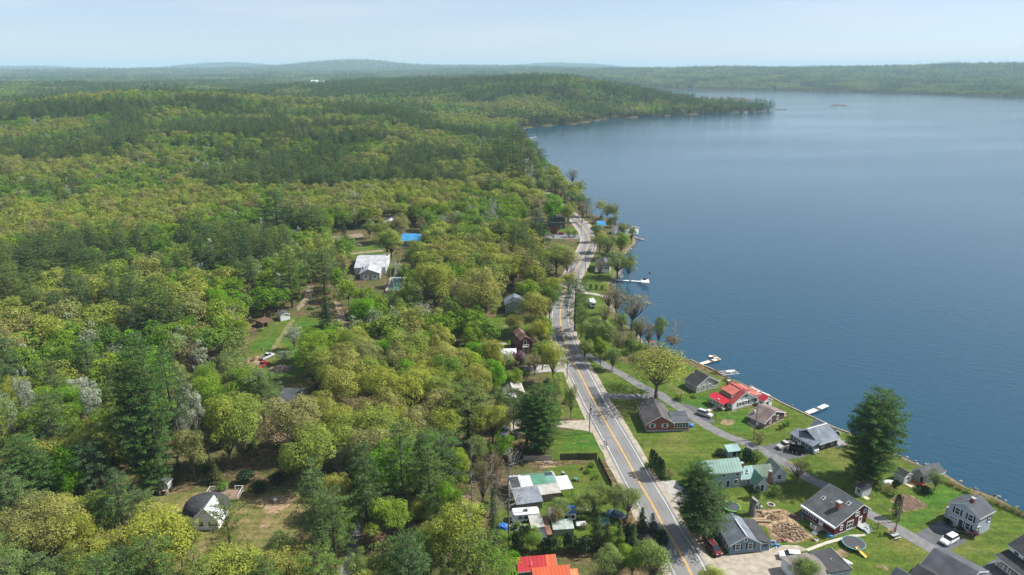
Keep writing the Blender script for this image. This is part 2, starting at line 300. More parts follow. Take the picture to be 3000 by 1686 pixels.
def ground_mat():
    m = bpy.data.materials.new('ground_cover'); m.use_nodes = True; t = m.node_tree; N = t.nodes.new; L = t.links.new; b = t.nodes['Principled BSDF']; b.inputs['Roughness'].default_value = .95; b.inputs['Specular IOR Level'].default_value = .1
    g = N('ShaderNodeNewGeometry')
    def noise(sc, det=4, w=0):
        n = N('ShaderNodeTexNoise'); n.inputs['Scale'].default_value = sc; n.inputs['Detail'].default_value = det; L(g.outputs['Position'], n.inputs['Vector']); return n.outputs[0]
    def ramp(src, c1, c2, a=.35, z=.65):
        r = N('ShaderNodeValToRGB'); e = r.color_ramp.elements; e[0].position = a; e[1].position = z; e[0].color = (*c1, 1); e[1].color = (*c2, 1); L(src, r.inputs[0]); return r.outputs[0]
    def mix(f, a, b_):
        x = N('ShaderNodeMixRGB'); L(f, x.inputs[0]); L(a, x.inputs[1]); L(b_, x.inputs[2]); return x.outputs[0]
    at = N('ShaderNodeAttribute'); at.attribute_name = 'cover'; sp = N('ShaderNodeSeparateColor'); L(at.outputs['Color'], sp.inputs[0])
    def edge(src, sc=.5, amp=.7):             # ragged edge
        a = N('ShaderNodeMath'); a.operation = 'MULTIPLY_ADD'; L(noise(sc, 5), a.inputs[0]); a.inputs[1].default_value = amp; a.inputs[2].default_value = -amp / 2
        s = N('ShaderNodeMath'); L(src, s.inputs[0]); L(a.outputs[0], s.inputs[1])
        r = N('ShaderNodeMapRange'); r.inputs[1].default_value = .38; r.inputs[2].default_value = .62; L(s.outputs[0], r.inputs[0]); return r.outputs[0]
    litter = ramp(noise(.9, 6), (.055, .04, .02), (.16, .115, .062))
    brush = ramp(noise(.22, 5), (.05, .065, .018), (.085, .085, .03)); wild = mix(ramp(noise(.11, 4), (0, 0, 0), (1, 1, 1), .42, .58), litter, brush)
    ga = ramp(noise(.55, 6), (.048, .085, .012), (.08, .115, .016)); gdry = ramp(noise(.9, 5), (.095, .11, .02), (.16, .145, .05)); gl = ramp(noise(.35, 6), (.036, .09, .012), (.062, .125, .016))
    grass = mix(ramp(noise(.075, 5), (0, 0, 0), (.8, .8, .8), .52, .72), ga, gdry); grass = mix(edge(sp.outputs[1], .15, .9), grass, gl); dr = N('ShaderNodeAttribute'); dr.attribute_name = 'dryness'; dq = N('ShaderNodeMath'); dq.operation = 'MULTIPLY'; L(dr.outputs['Fac'], dq.inputs[0]); L(ramp(noise(.14, 5), (.6, .6, .6), (1, 1, 1), .35, .6), dq.inputs[1]); grass = mix(dq.outputs[0], grass, ramp(noise(.5, 6), (.11, .1, .035), (.2, .155, .075)))
    c = mix(edge(sp.outputs[0], .3, .6), wild, grass)
    grass = mix(ramp(noise(.16, 6), (0, 0, 0), (.85, .85, .85), .64, .74), grass, ramp(noise(1.3, 4), (.13, .1, .055), (.22, .17, .1)))
    c = mix(edge(sp.outputs[0], .3, .6), wild, grass); soil = ramp(noise(1.1, 6), (.15, .1, .06), (.3, .22, .14)); c = mix(edge(sp.outputs[2], .8, .8), c, soil)
    peb = ramp(noise(1.4, 5), (.11, .095, .06), (.25, .22, .17)); sh = N('ShaderNodeMath'); sh.operation = 'MULTIPLY'; L(at.outputs['Alpha'], sh.inputs[0]); L(noise(.25, 4), sh.inputs[1]); s2 = N('ShaderNodeMath'); s2.operation = 'MULTIPLY'; L(sh.outputs[0], s2.inputs[0]); s2.inputs[1].default_value = 1.5
    c = mix(s2.outputs[0], c, peb)
    fine = N('ShaderNodeMapRange'); fine.inputs[1].default_value = .3; fine.inputs[2].default_value = .7; fine.inputs[3].default_value = .72; fine.inputs[4].default_value = 1.28; L(noise(2.3, 3), fine.inputs[0])
    mp = N('ShaderNodeMapping'); mp.inputs['Rotation'].default_value = (0, 0, R(28)); mp.inputs['Scale'].default_value = (.05, .9, 1); L(g.outputs['Position'], mp.inputs[0]); mn = N('ShaderNodeTexNoise'); mn.inputs['Scale'].default_value = 1; mn.inputs['Detail'].default_value = 2; L(mp.outputs[0], mn.inputs['Vector'])
    mv = N('ShaderNodeMapRange'); mv.inputs[1].default_value = .35; mv.inputs[2].default_value = .65; mv.inputs[3].default_value = .86; mv.inputs[4].default_value = 1.14; L(mn.outputs[0], mv.inputs[0]); fm = N('ShaderNodeMath'); fm.operation = 'MULTIPLY'; L(fine.outputs[0], fm.inputs[0]); L(mv.outputs[0], fm.inputs[1]); fine = fm
    cb = N('ShaderNodeCombineXYZ'); [L(fine.outputs[0], cb.inputs[i]) for i in range(3)]; mu = N('ShaderNodeMixRGB'); mu.blend_type = 'MULTIPLY'; mu.inputs[0].default_value = 1; L(c, mu.inputs[1]); L(cb.outputs[0], mu.inputs[2])
    L(mu.outputs[0], b.inputs['Base Color'])
    bn = N('ShaderNodeBump'); bn.inputs['Strength'].default_value = .7; bn.inputs['Distance'].default_value = .25; L(noise(1.6, 5), bn.inputs['Height']); L(bn.outputs[0], b.inputs['Normal'])
    return m
gm.materials.append(ground_mat())
# ---- lake
def water_mat():
    m = bpy.data.materials.new('lake_water'); m.use_nodes = True; t = m.node_tree; N = t.nodes.new; L = t.links.new; b = t.nodes['Principled BSDF']
    b.inputs['Base Color'].default_value = (.011, .05, .086, 1); b.inputs['Roughness'].default_value = .05; b.inputs['IOR'].default_value = 1.33; b.inputs['Specular IOR Level'].default_value = .5
    g = N('ShaderNodeNewGeometry')
    def n(sc, rot, stretch, det=2, rough=.5):
        mp = N('ShaderNodeMapping'); mp.vector_type = 'TEXTURE'; mp.inputs['Rotation'].default_value = (0, 0, R(rot)); mp.inputs['Scale'].default_value = (stretch, 1, 1); L(g.outputs['Position'], mp.inputs[0])
        x = N('ShaderNodeTexNoise'); x.inputs['Scale'].default_value = sc; x.inputs['Detail'].default_value = det; x.inputs['Roughness'].default_value = rough; L(mp.outputs[0], x.inputs['Vector']); return x.outputs[0]
    a = n(1.7, -40, 3.4, 4, .62); c = n(.5, -30, 3.0, 2)
    big = n(.006, 10, 3, 3); mr = N('ShaderNodeMapRange'); mr.inputs[1].default_value = .35; mr.inputs[2].default_value = .68; mr.inputs[3].default_value = .55; mr.inputs[4].default_value = 1.1; L(big, mr.inputs[0])
    s = N('ShaderNodeMath'); s.operation = 'MULTIPLY_ADD'; L(c, s.inputs[0]); s.inputs[1].default_value = 1.6; L(a, s.inputs[2])
    bn = N('ShaderNodeBump'); bn.inputs['Distance'].default_value = .085; L(s.outputs[0], bn.inputs['Height']); L(mr.outputs[0], bn.inputs['Strength']); L(bn.outputs[0], b.inputs['Normal'])
    return m
lake = MB().add([(-9000, -500, 0), (11000, -500, 0), (11000, 15000, 0), (-9000, 15000, 0)], [(0, 1, 2, 3)]).build('lake_water', water_mat()); struct(lake)

# ---- roads and hard surfaces
asphalt = mat('asphalt', (.13, .13, .135), .9, .14, .12, .1, col2=(.2, .197, .195), detail=12); asphalt_lane = mat('old_asphalt', (.15, .15, .155), .9, .2, .8, .2, detail=8); asphalt_new = mat('new_asphalt', (.085, .088, .095), .85, .15, .6, .1)
gravel = mat('gravel', (.3, .265, .215), .95, .25, .7, .5, detail=8); gravel_grey = mat('grey_gravel', (.3, .29, .27), .95, .22, .8, .5, detail=8); dirt = mat('track_dirt', (.2, .155, .105), .95, .3, .6, .5, detail=8)
yellow_paint = mat('yellow_paint', (.56, .33, .07), .7, .2, .7); white_paint = mat('white_road_paint', (.6, .6, .57), .7, .3, .4); concrete = mat('concrete', (.42, .39, .34), .9, .15, .9, .2)
def spline(pts, step=3.0):
    P = [Vector(p) for p in pts]; P = [2 * P[0] - P[1]] + P + [2 * P[-1] - P[-2]]; out = []
    for i in range(1, len(P) - 2):
        a, b, c, d = P[i - 1:i + 3]; n = max(2, int((c - b).length / step))
        for k in range(n):
            t = k / n; out.append(.5 * ((2 * b) + (c - a) * t + (2 * a - 5 * b + 4 * c - d) * t * t + (3 * b - a - 3 * c + d) * t ** 3))
    out.append(P[-2]); return out
def strip_mesh(mb, path, off, w, z, jit=0, r=random):
    vs = []
    for i, p in enumerate(path):
        d = path[min(i + 1, len(path) - 1)] - path[max(i - 1, 0)]; nn = Vector((d.y, -d.x, 0)).normalized()
        vs += [p + nn * (off - w / 2 + r.uniform(-jit, jit)) , p + nn * (off + w / 2 + r.uniform(-jit, jit))]
    vs = [(v.x, v.y, z) for v in vs]
    return mb.add(vs, [(2 * i, 2 * i + 1, 2 * i + 3, 2 * i + 2) for i in range(len(path) - 1)])
ROAD_PX = [(2190, 2050), (2112, 1860), (2070, 1780), (2027, 1686), (1985, 1607), (1944, 1542), (1909, 1474), (1873, 1414), (1841, 1354), (1811, 1300), (1787, 1259), (1738, 1172), (1702, 1101.5), (1673, 1047), (1651, 985), (1642, 942), (1642, 913), (1647, 884), (1656, 855), (1668, 826),
 (1685, 794), (1705, 760), (1721, 724), (1727, 702), (1718, 680), (1699, 656), (1679, 637), (1655, 618), (1620, 590), (1585, 560), (1561, 535), (1551, 506), (1546, 484), (1538, 462), (1520, 440), (1495, 420), (1460, 400)]
ROAD = spline([G(*p) for p in ROAD_PX], 4)
LANE = spline([G(*p) for p in [(1695, 1031), (1750, 1056), (1787, 1080), (1835, 1104), (1883, 1135), (1932, 1155), (1948, 1167), (1997, 1198), (2045, 1232), (2117, 1273), (2178, 1295), (2226, 1319), (2275, 1343), (2325, 1372), (2371, 1403), (2409, 1420), (2480, 1466), (2545, 1506), (2626, 1547), (2708, 1596), (2775, 1634), (2857, 1686), (2950, 1745)]], 4)
LINK = spline([G(*p) for p in [(1735, 1152), (1763, 1157), (1811, 1162), (1883, 1162), (1935, 1160)]], 3)
CAMP = spline([G(*p) for p in Z6([(1240, 560), (1290, 650), (1400, 668), (1560, 700), (1620, 700)])], 3)
def sheet(name, path, w, z, m, jit=0, off=0, kind='structure'):
    o = strip_mesh(MB(), path, off, w, GZ + z, jit, rng).build(name, m); return struct(o, kind)
sheet('gravel_shoulder', ROAD, 11.2, .012, gravel, .35)
sheet('road', ROAD, 8.3, .020, asphalt, .06)
track = mat('worn_wheel_track', (.16, .158, .157), .9, .12, .2, detail=10, col2=(.19, .187, .184))
mk = MB(); [strip_mesh(mk, ROAD, of, .62, GZ + .024, .07, rng) for of in (-2.55, -1.0, 1.0, 2.55)]; struct(mk.build('wheel_tracks', track))
pm = mat('asphalt_patch', (.085, .085, .09), .9, .15, .6); mk = MB(); tar = MB()
for i0, n_, of, w_ in ((24, 3, 1.6, 2.6), (36, 2, -1.8, 2.8), (47, 4, 1.9, 1.6), (58, 2, -1.2, 3.4), (66, 3, 2.0, 2.2), (82, 4, -2.0, 1.8)): strip_mesh(mk, ROAD[i0:i0 + n_ + 1], of, w_, GZ + .026, .1, rng)
for i in range(34):
    j = rng.randrange(14, 110); a, b = ROAD[j], ROAD[j + 1]; d = (b - a).normalized(); n = Vector((d.y, -d.x, 0)); q = [a + n * (-3.6 + t * 1.4) + d * rng.uniform(-.35, .35) for t in range(6)]; k0 = rng.choice((0, 0, 2)); strip_mesh(tar, q[k0:rng.choice((4, 6))], 0, .07, GZ + .03)
struct(mk.build('asphalt_patches', pm)); struct(tar.build('tar_seams', mat('tar', (.03, .03, .032), .7)))
mk = MB(); strip_mesh(mk, ROAD, -.14, .17, GZ + .028); strip_mesh(mk, ROAD, .14, .17, GZ + .028); struct(mk.build('yellow_centre_line', yellow_paint))
mk = MB(); strip_mesh(mk, ROAD, -3.4, .13, GZ + .028); strip_mesh(mk, ROAD, 3.4, .13, GZ + .028); struct(mk.build('white_edge_line', white_paint))
sheet('lane', LANE, 3.5, .016, asphalt_lane, .12); sheet('link_lane', LINK, 3.8, .0135, asphalt_lane, .1); sheet('camp_drive', CAMP, 2.6, .008, gravel_grey, .2)
def ground_poly(name, pts, m, z=.008, jit=.25):
    P = [G(*p) for p in pts]; Q = []
    for i, a in enumerate(P):
        b = P[(i + 1) % len(P)]; n = max(1, int((b - a).length / 1.5))
        for k in range(n): p = a.lerp(b, k / n); Q.append(Vector((p.x + rng.uniform(-jit, jit), p.y + rng.uniform(-jit, jit), GZ + z)))
    tr = tessellate_polygon([Q]); o = MB().add(Q, tr).build(name, m)
    if o.data.polygons and sum(p.normal.z for p in o.data.polygons) < 0: o.data.flip_normals()
    return struct(o)
ground_poly('gravel_yard', Z2([(860, 1500), (900, 1400), (960, 1300), (1000, 1240), (1250, 1200), (1650, 1150), (1800, 1095), (1980, 1090), (2100, 1150), (2000, 1180), (1900, 1200), (1900, 1300), (1800, 1500)]), gravel, .006, .3)
ground_poly('gravel_pull_off', Z2([(290, 330), (380, 395), (645, 400), (900, 500), (800, 620), (620, 760), (560, 700)]), gravel_grey, .005, .3)
ground_poly('gravel_drive', Z5([(1085, 430), (1040, 380), (850, 370), (560, 400), (560, 290), (800, 285), (990, 275), (1030, 240)]), gravel_grey, .007)
ground_poly('dirt_drive', Z5([(1330, 930), (1340, 960), (1100, 962), (830, 985), (500, 950), (400, 960), (400, 1150), (560, 1150), (840, 1030), (1110, 1060), (1300, 1085), (1420, 1120), (1480, 1110)]), gravel, .007)
ground_poly('asphalt_driveway', Z1([(1380, 985), (1610, 865), (1700, 820), (1960, 1060), (1760, 1160), (1750, 1210), (1560, 1120)]), asphalt_new, .010, .05)
ground_poly('parking_pad', Z3([(1330, 1290), (1560, 1230), (1950, 1350), (1900, 1400), (1640, 1448), (1500, 1400)]), asphalt_new, .009, .2)
ground_poly('parking_bay', Z3([(330, 770), (450, 760), (560, 790), (700, 860), (800, 960), (800, 985), (680, 980), (580, 930)]), asphalt_new, .010, .1)
ground_poly('neighbour_driveway', Z1([(2050, 1380), (2220, 1270), (2330, 1230), (2500, 1420), (2450, 1560), (2200, 1560)]), asphalt_new, .010, .05)
ground_poly('house_drive', ZA([(930, 1448), (390, 1448), (400, 1400), (620, 1378), (900, 1390)]), asphalt_lane, .009, .1)
ground_poly('lake_side_gravel', ZA([(880, 1160), (1000, 1220), (1080, 1300), (1180, 1330), (1200, 1360), (1100, 1340), (1130, 1420), (1100, 1448), (1040, 1340), (930, 1220), (840, 1160)]), gravel, .006, .3)
ground_poly('concrete_path', Z1([(215, 1140), (440, 1055), (700, 985), (860, 975), (870, 995), (720, 1010), (450, 1085), (250, 1160)]), concrete, .011, .03)
ground_poly('front_walk', Z3([(700, 830), (800, 800), (830, 815), (730, 855)]), concrete, .011, .03)
ground_poly('house_path', Z3([(1190, 990), (1215, 985), (1300, 1035), (1280, 1050)]), concrete, .011, .03)
def far_field():
    P = LAWN[-1]; x0, y0 = P.min(0); x1, y1 = P.max(0); X, Y = np.meshgrid(np.linspace(x0, x1, 60), np.linspace(y0, y1, 60)); X, Y = X.ravel(), Y.ravel(); Z = gh(X, Y) + 1.2; ins = inside(X, Y, P); fs = []
    for j in range(59):
        for i in range(59):
            a = j * 60 + i
            if ins[a] and ins[a + 1] and ins[a + 60] and ins[a + 61]: fs.append((a, a + 1, a + 61, a + 60))
    m = MB(); m.v = list(zip(X, Y, Z)); m.f = fs; m.mi = [0] * len(fs); struct(m.build('far_field', mat('far_grass', (.12, .19, .05), .95, .2, .01)))
far_field()
BAR = mat('sandbar_mud', (.075, .062, .048), .9, .25, .05)
for nm, sp in zip(('sand_spit', 'mud_islet', 'marsh_bar'), SPIT): o = MB().add([(a, b, .35) for a, b in sp], tessellate_polygon([[Vector((a, b, 0)) for a, b in sp]])).build(nm, BAR); struct(o)
ground_poly('dirt_track', ZB([(500, 1080), (530, 1085), (450, 1200), (380, 1310), (320, 1390), (260, 1448), (280, 1390), (380, 1240), (440, 1150)]), mat('worn_track', (.14, .13, .05), .95, .3, .6, .4), .006, .35)
ground_poly('forest_drive', ZB([(890, 900), (950, 930), (1000, 1050), (1020, 1150), (1090, 1300), (1130, 1448), (1040, 1448), (1000, 1300), (930, 1130), (930, 1000)]), dirt, .006, .35)
ground_poly('forest_road', ZB([(1000, 462), (1180, 440), (1330, 425), (1440, 420), (1440, 435), (1330, 445), (1150, 462), (1010, 475)]), dirt, .006, .3)
ground_poly('forest_yard', ZB([(870, 300), (1160, 270), (1180, 300), (1060, 330), (980, 400), (860, 380)]), dirt, .006, .3)
ground_poly('house_yard', ZB([(640, 770), (700, 770), (690, 880), (560, 1000), (540, 980), (620, 860)]), dirt, .006, .3)
ground_poly('wood_drive', ZE([(1270, 830), (1320, 850), (1300, 1000), (1290, 1150), (1200, 1420), (1080, 1420), (1170, 1120), (1240, 930)]), asphalt_lane, .006, .15)
ground_poly('garden_plot', Z1([(1135, 600), (1325, 548), (1545, 680), (1300, 730)]), mat('tilled_soil', (.12, .08, .055), .95, .25, .9, .6, stripes=(0, 1.1, .45)), .02, .05)
def shore_rocks():
    r = random.Random(5); mb = MB(); P = [Vector((*p, 0)) for p in WATER[:44]]
    for i, (a, b) in enumerate(zip(P, P[1:])):
        if 9 <= i <= 16: n_ = int((b - a).length * .25)
        else: n_ = int((b - a).length * (1.3 if (a.y < 420) else .5))
        d = (b - a).normalized(); n = Vector((-d.y, d.x, 0))
        for k in range(n_):
            p = a.lerp(b, r.random()) + n * r.uniform(-.8, 2.2) * (1 if float(sdist(np.array([(a + n * 2).x]), np.array([(a + n * 2).y]))[0]) > 0 else -1); s_ = r.uniform(.18, .55); mb.cur = r.randrange(2); mb.ball((p.x, p.y, r.uniform(.1, .5)), s_, 6, 4, (1.2, .9, .7), .25, r)
    o = mb.build('shore_rocks', [mat('shore_stone', (.3, .29, .27), .9, .25, 2), mat('wet_stone', (.14, .13, .11), .7, .25, 2)]); struct(o, 'stuff'); o['label'] = 'grey rocks and stones scattered along the water line'
shore_rocks()
seawall = MB()
def wall_along(mb, pts, w, h, z0=-.6):
    P = [Vector((*p, 0)) for p in pts]
    for a, b in zip(P, P[1:]):
        d = (b - a).normalized(); n = Vector((-d.y, d.x, 0)) * w / 2
        mb.add([a - n + Vector((0, 0, z0)), a + n + Vector((0, 0, z0)), b + n + Vector((0, 0, z0)), b - n + Vector((0, 0, z0)), a - n + Vector((0, 0, h)), a + n + Vector((0, 0, h)), b + n + Vector((0, 0, h)), b - n + Vector((0, 0, h))], [(0, 1, 2, 3), (4, 7, 6, 5), (0, 4, 5, 1), (1, 5, 6, 2), (2, 6, 7, 3), (3, 7, 4, 0)])
wall_along(seawall, [W2(*p, GZ) for p in Z3([(1245, 560), (1300, 592), (1470, 665)])], .55, GZ + .22)
o = seawall.build('sea_wall', mat('white_stone', (.6, .58, .53), .8, .1)); tag(o, 'white topped seawall along the lawn edge behind the red-roofed house', 'seawall')
sw2 = MB(); wall_along(sw2, [W2(*p, GZ) for p in Z3([(1472, 666), (1600, 738), (1890, 875), (2060, 950), (2250, 1045), (2440, 1112)])], .4, GZ + .1)
o = sw2.build('sea_wall', mat('weathered_timber', (.3, .26, .19), .9, .2)); tag(o, 'low timber seawall edging the lawns by the white dock', 'seawall')
sw3 = MB(); wall_along(sw3, [W2(*p, GZ) for p in Z3([(510, 225), (620, 275), (760, 330), (900, 410)])], .4, GZ + .1)
o = sw3.build('sea_wall', MATS['weathered_timber']); tag(o, 'low seawall edge by the pale L-shaped dock', 'seawall')
# ------------------------------------------------------------------ foliage materials
FM = {
 'oak': foliage('leaf_oak', [(.2, .265, .05), (.26, .29, .055), (.185, .255, .05), (.28, .3, .055), (.25, .24, .085), (.215, .235, .08)], .34),
 'maple': foliage('leaf_maple', [(.11, .23, .022), (.18, .275, .028), (.135, .235, .045), (.215, .295, .028), (.09, .18, .03)], .34),
 'lime': foliage('leaf_lime', [(.12, .29, .012), (.16, .33, .02), (.10, .25, .018)], .42),
 'yellow': foliage('leaf_yellow', [(.31, .33, .05), (.27, .32, .055)], .38),
 'grey': foliage('leaf_grey', [(.28, .32, .22), (.33, .36, .28), (.24, .29, .18), (.2, .27, .14)], .25),
 'willow': foliage('leaf_willow', [(.2, .28, .07), (.17, .24, .07), (.24, .3, .075)], .38),
 'bud': foliage('leaf_bud', [(.24, .19, .09), (.27, .22, .1), (.22, .22, .09)], .25),
 'pine': foliage('needle_pine', [(.075, .135, .038), (.12, .18, .04), (.06, .11, .045), (.15, .195, .045), (.09, .15, .055)], .25, .5, .3),
 'deep': foliage('needle_deep_green', [(.07, .14, .035), (.08, .15, .04)], .25, .5, .3),
 'spruce': foliage('needle_spruce', [(.065, .085, .03), (.055, .09, .034), (.085, .095, .03)], .15, .5, .35),
 'blue': foliage('needle_blue', [(.075, .115, .095), (.06, .095, .075)], .15),
 'cedar': foliage('needle_cedar', [(.026, .052, .022), (.034, .056, .024)], .15),
 'purple': foliage('leaf_purple', [(.09, .02, .03), (.11, .03, .045)], .25),
 'blossom': foliage('leaf_blossom', [(.4, .33, .36), (.36, .3, .34)], .3),
 'bare': foliage('twig_bare', [(.16, .14, .115), (.2, .18, .15)], .1),
 'white': foliage('leaf_white', [(.42, .42, .36), (.36, .38, .3)], .3),
 'dead': foliage('twig_dead', [(.16, .1, .055), (.2, .11, .05)], .1)}
bark = mat('bark', (.13, .1, .075), .95, .3, 2, .3); bark_pale = mat('pale_bark', (.3, .28, .25), .95, .25, 2, .3); bark_dark = mat('dark_bark', (.07, .055, .045), .95, .3, 2, .3)
def rot_dirs(r, n, up=0.0):
    v = r.normal(size=(n, 3)); v[:, 2] += up; return v / np.linalg.norm(v, axis=1, keepdims=True)
def leaf_quads(r, P, N_, size, asp=.7):
    """a small irregular quad at each point, facing roughly along its normal"""
    n = len(P); a = np.cross(N_, r.normal(size=(n, 3))); a /= np.linalg.norm(a, axis=1, keepdims=True) + 1e-9; b = np.cross(N_, a)
    s = (size * r.uniform(.55, 1.25, (n, 1))); u = a * s; v = b * s * asp; w = N_ * s * .18
    return np.stack([P - u * .5, P - v * .5 + w, P + u * .55, P + v * .5 + w], 1)
class TM:
    """tree mesh data: leaf quads (numpy) + a woody MB"""
    def __init__(s): s.q = []; s.w = MB()
    def leaf_mesh(s, name, m):
        V = np.concatenate(s.q).reshape(-1, 3).astype(np.float32); n = len(V); me = bpy.data.meshes.new(name)
        me.vertices.add(n); me.vertices.foreach_set('co', V.ravel()); me.loops.add(n); me.loops.foreach_set('vertex_index', np.arange(n, dtype=np.int32))
        me.polygons.add(n // 4); me.polygons.foreach_set('loop_start', np.arange(0, n, 4, dtype=np.int32)); me.update(calc_edges=True); me.materials.append(m); return me
    def wood_mesh(s, name, m): return s.w.mesh(name, m)
def limb(t, p0, p1, r0, r1, bend, rng_, n=5, k=3):
    p0, p1 = Vector(p0), Vector(p1); L_ = (p1 - p0).length; pts = [p0]
    for i in range(1, k):
        f = i / k; pts.append(p0.lerp(p1, f) + Vector((rng_.uniform(-1, 1), rng_.uniform(-1, 1), rng_.uniform(-.2, 1))) * L_ * bend)
    pts.append(p1); t.w.tube(pts, [r0 + (r1 - r0) * i / k for i in range(k + 1)], n, False)
def broadleaf(seed, H=16, Rc=5, base=.28, blobs=30, per=120, leaf=.5, dens=1.0, q=1.0, twigs=1, open_=0.0, lean=0):
    r = np.random.default_rng(seed); rg = random.Random(seed); t = TM()
    ph = rg.uniform(0, 6); ph2 = rg.uniform(0, 6); h0 = H * base; ch = (H - h0) / 2; cz = h0 + ch; fork = h0 * rg.uniform(.75, 1.05)
    t.w.tube([(0, 0, -.6), (rg.uniform(-.1, .1), 0, fork * .5), (lean * .3, rg.uniform(-.2, .2), fork)], [H * .021, H * .017, H * .013], 7, False)
    nb = max(5, int(blobs * (q ** .35)))
    for i in range(nb):
        u = (i + .5) / nb; el = math.asin(max(-.75, 1 - 1.62 * u)); az = i * 2.39996 + rg.uniform(-.4, .4)
        rr = rg.uniform(.48, .8) * (1 if i % 5 else .45) * (1 + .2 * math.sin(az * 2 + ph) + .14 * math.sin(az * 3 + ph2))
        c = np.array([math.cos(az) * math.cos(el) * Rc * rr + lean, math.sin(az) * math.cos(el) * Rc * rr, cz + math.sin(el) * ch * rr * .97])
        br = Rc * rg.uniform(.2, .46) * (1.15 if blobs < 20 else 1)
        n = int(per * dens * q * (br / (Rc * .34)) ** 2); d = rot_dirs(r, n, .35); rad = br * (1 - open_ * r.random((n, 1)) * .8) * r.uniform(.8, 1.06, (n, 1))
        P = c + d * rad * np.array([1, 1, .78]); Nn = d * .8 + r.normal(size=(n, 3)) * .2 + np.array([.15, 0, .45]); Nn /= np.linalg.norm(Nn, axis=1, keepdims=True)
        t.q.append(leaf_quads(r, P, Nn, leaf))
        if twigs and (i % 2 == 0 or open_ > .3):
            hf = fork * rg.uniform(.82, 1) if i % 4 else fork * rg.uniform(1, 1.02)
            limb(t, (lean * .28, 0, hf), c, H * .0085, .035, .07, rg, 4)
            if open_ > .3 and q >= 1:
                for k in range(5):
                    e = c + rot_dirs(r, 1, .4)[0] * br; limb(t, c, e, .04, .012, .1, rg, 3, 2)
    if open_ > .3: limb(t, (lean * .28, 0, fork), (lean, 0, cz + ch * .7), H * .011, .04, .04, rg, 5, 4)
    return t
def pine(seed, H=20, Rc=4.4, base=.22, q=1.0, leaf=.42, kind='pine', dens=1.0, rnd=0):
    r = np.random.default_rng(seed); rg = random.Random(seed); t = TM()
    t.w.tube([(0, 0, -.6), (rg.uniform(-.15, .15), rg.uniform(-.15, .15), H * .5), (0, 0, H * .97)], [H * .016, H * .011, .05], 6, False)
    step = (1.2 if kind == 'pine' else .62) / (q ** .3); z = H * base
    while z < H * .985:
        f = (z - H * base) / (H * (1 - base))
        if kind == 'pine': prof = min(1, .55 + 1.5 * f) * (1 - f ** 2.1) ** .75 + .06; nb = rg.choice((5, 6, 7)); z += rg.uniform(-.3, .3)
        else: prof = (1 - f) * .97 + .035; nb = rg.choice((6, 7, 8))
        if rnd: prof = (.72 + .5 * f) * max(0, 1 - f ** 3.4) ** .62 + .08
        if f < .25 and rg.random() < .2 and kind == 'pine': z += step; continue
        a0 = rg.uniform(0, 6.28)
        for k in range(max(3, int(nb * q ** .25))):
            az = a0 + k * 6.283 / nb + rg.uniform(-.3, .3); Lb = Rc * prof * rg.uniform(.62, 1.15)
            up = rg.uniform(.05, .28) if kind == 'pine' else rg.uniform(-.42, -.22)
            d = np.array([math.cos(az), math.sin(az), up]); tip = np.array([0, 0, z]) + d * Lb
            if q >= 1 and Lb > 1: limb(t, (0, 0, z), tip, .028 + .012 * Lb, .012, .03, rg, 3, 2)
            nt = max(1, int((Lb / (.75 if kind == 'pine' else .6)) * q ** .4))
            for j in range(nt):
                g = .32 + .7 * (j + .6) / nt if kind == 'pine' else .2 + .8 * (j + .6) / nt
                c = np.array([0, 0, z]) + d * Lb * g + r.normal(size=3) * np.array([.3, .3, .12]) * (.9 if kind == 'pine' else .5)
                w = (.98 if kind == 'pine' else .66) * (1.15 - .35 * g) * (.55 + .45 * min(1, Lb / 2.5)) / q ** .22
                n = max(3, int((17 if kind == 'pine' else 12) * dens * q ** .6)); dd = rot_dirs(r, n, .35)
                P = c + dd * r.uniform(.35, 1, (n, 1)) * np.array([w, w, w * .34]) + d * r.uniform(-.4, .4, (n, 1)) * w
                Nn = dd * .5 + np.array([.1, 0, .9]) + r.normal(size=(n, 3)) * .28; Nn /= np.linalg.norm(Nn, axis=1, keepdims=True)
                t.q.append(leaf_quads(r, P, Nn, leaf / q ** .35, .55))
        z += step
    return t
def bare_tree(seed, H=14, Rc=4, spread=.7, leafs=0, lean=0, leaf=.3, thick=1.0, depth=4):
    r = np.random.default_rng(seed); rg = random.Random(seed); t = TM(); P = []
    def grow(p, d, L_, rad, lv):
        e = p + d * L_; m = p.lerp(e, .5) + Vector((rg.uniform(-1, 1), rg.uniform(-1, 1), 0)) * L_ * .07
        t.w.tube([p, m, e], [rad, rad * .8, rad * .6], 5 if lv < 2 else 3, False)
        if lv >= depth: P.append(tuple(e)); P.append(tuple(m)); return
        for k in range(3 if lv else 4):
            a = rg.uniform(0, 6.28); s = spread * rg.uniform(.5, 1.15)
            o = d.cross(Vector((math.cos(a), math.sin(a), .3))).normalized(); nd = (d + o * s + Vector((0, 0, .22))).normalized()
            grow(e if k else e, nd, L_ * rg.uniform(.6, .82), rad * .58, lv + 1)
    grow(Vector((0, 0, -.5)), Vector((lean, 0, 1)).normalized(), H * .3, H * .018 * thick, 0)
    n = len(P); P = np.array(P); kx = max(1, int(leafs)) if leafs else 1
    Q = np.repeat(P, kx, 0) + r.normal(size=(n * kx, 3)) * (.55 if leafs else .25); t.q.append(leaf_quads(r, Q, rot_dirs(r, n * kx, .4), leaf if leafs else .12, .4)); return t
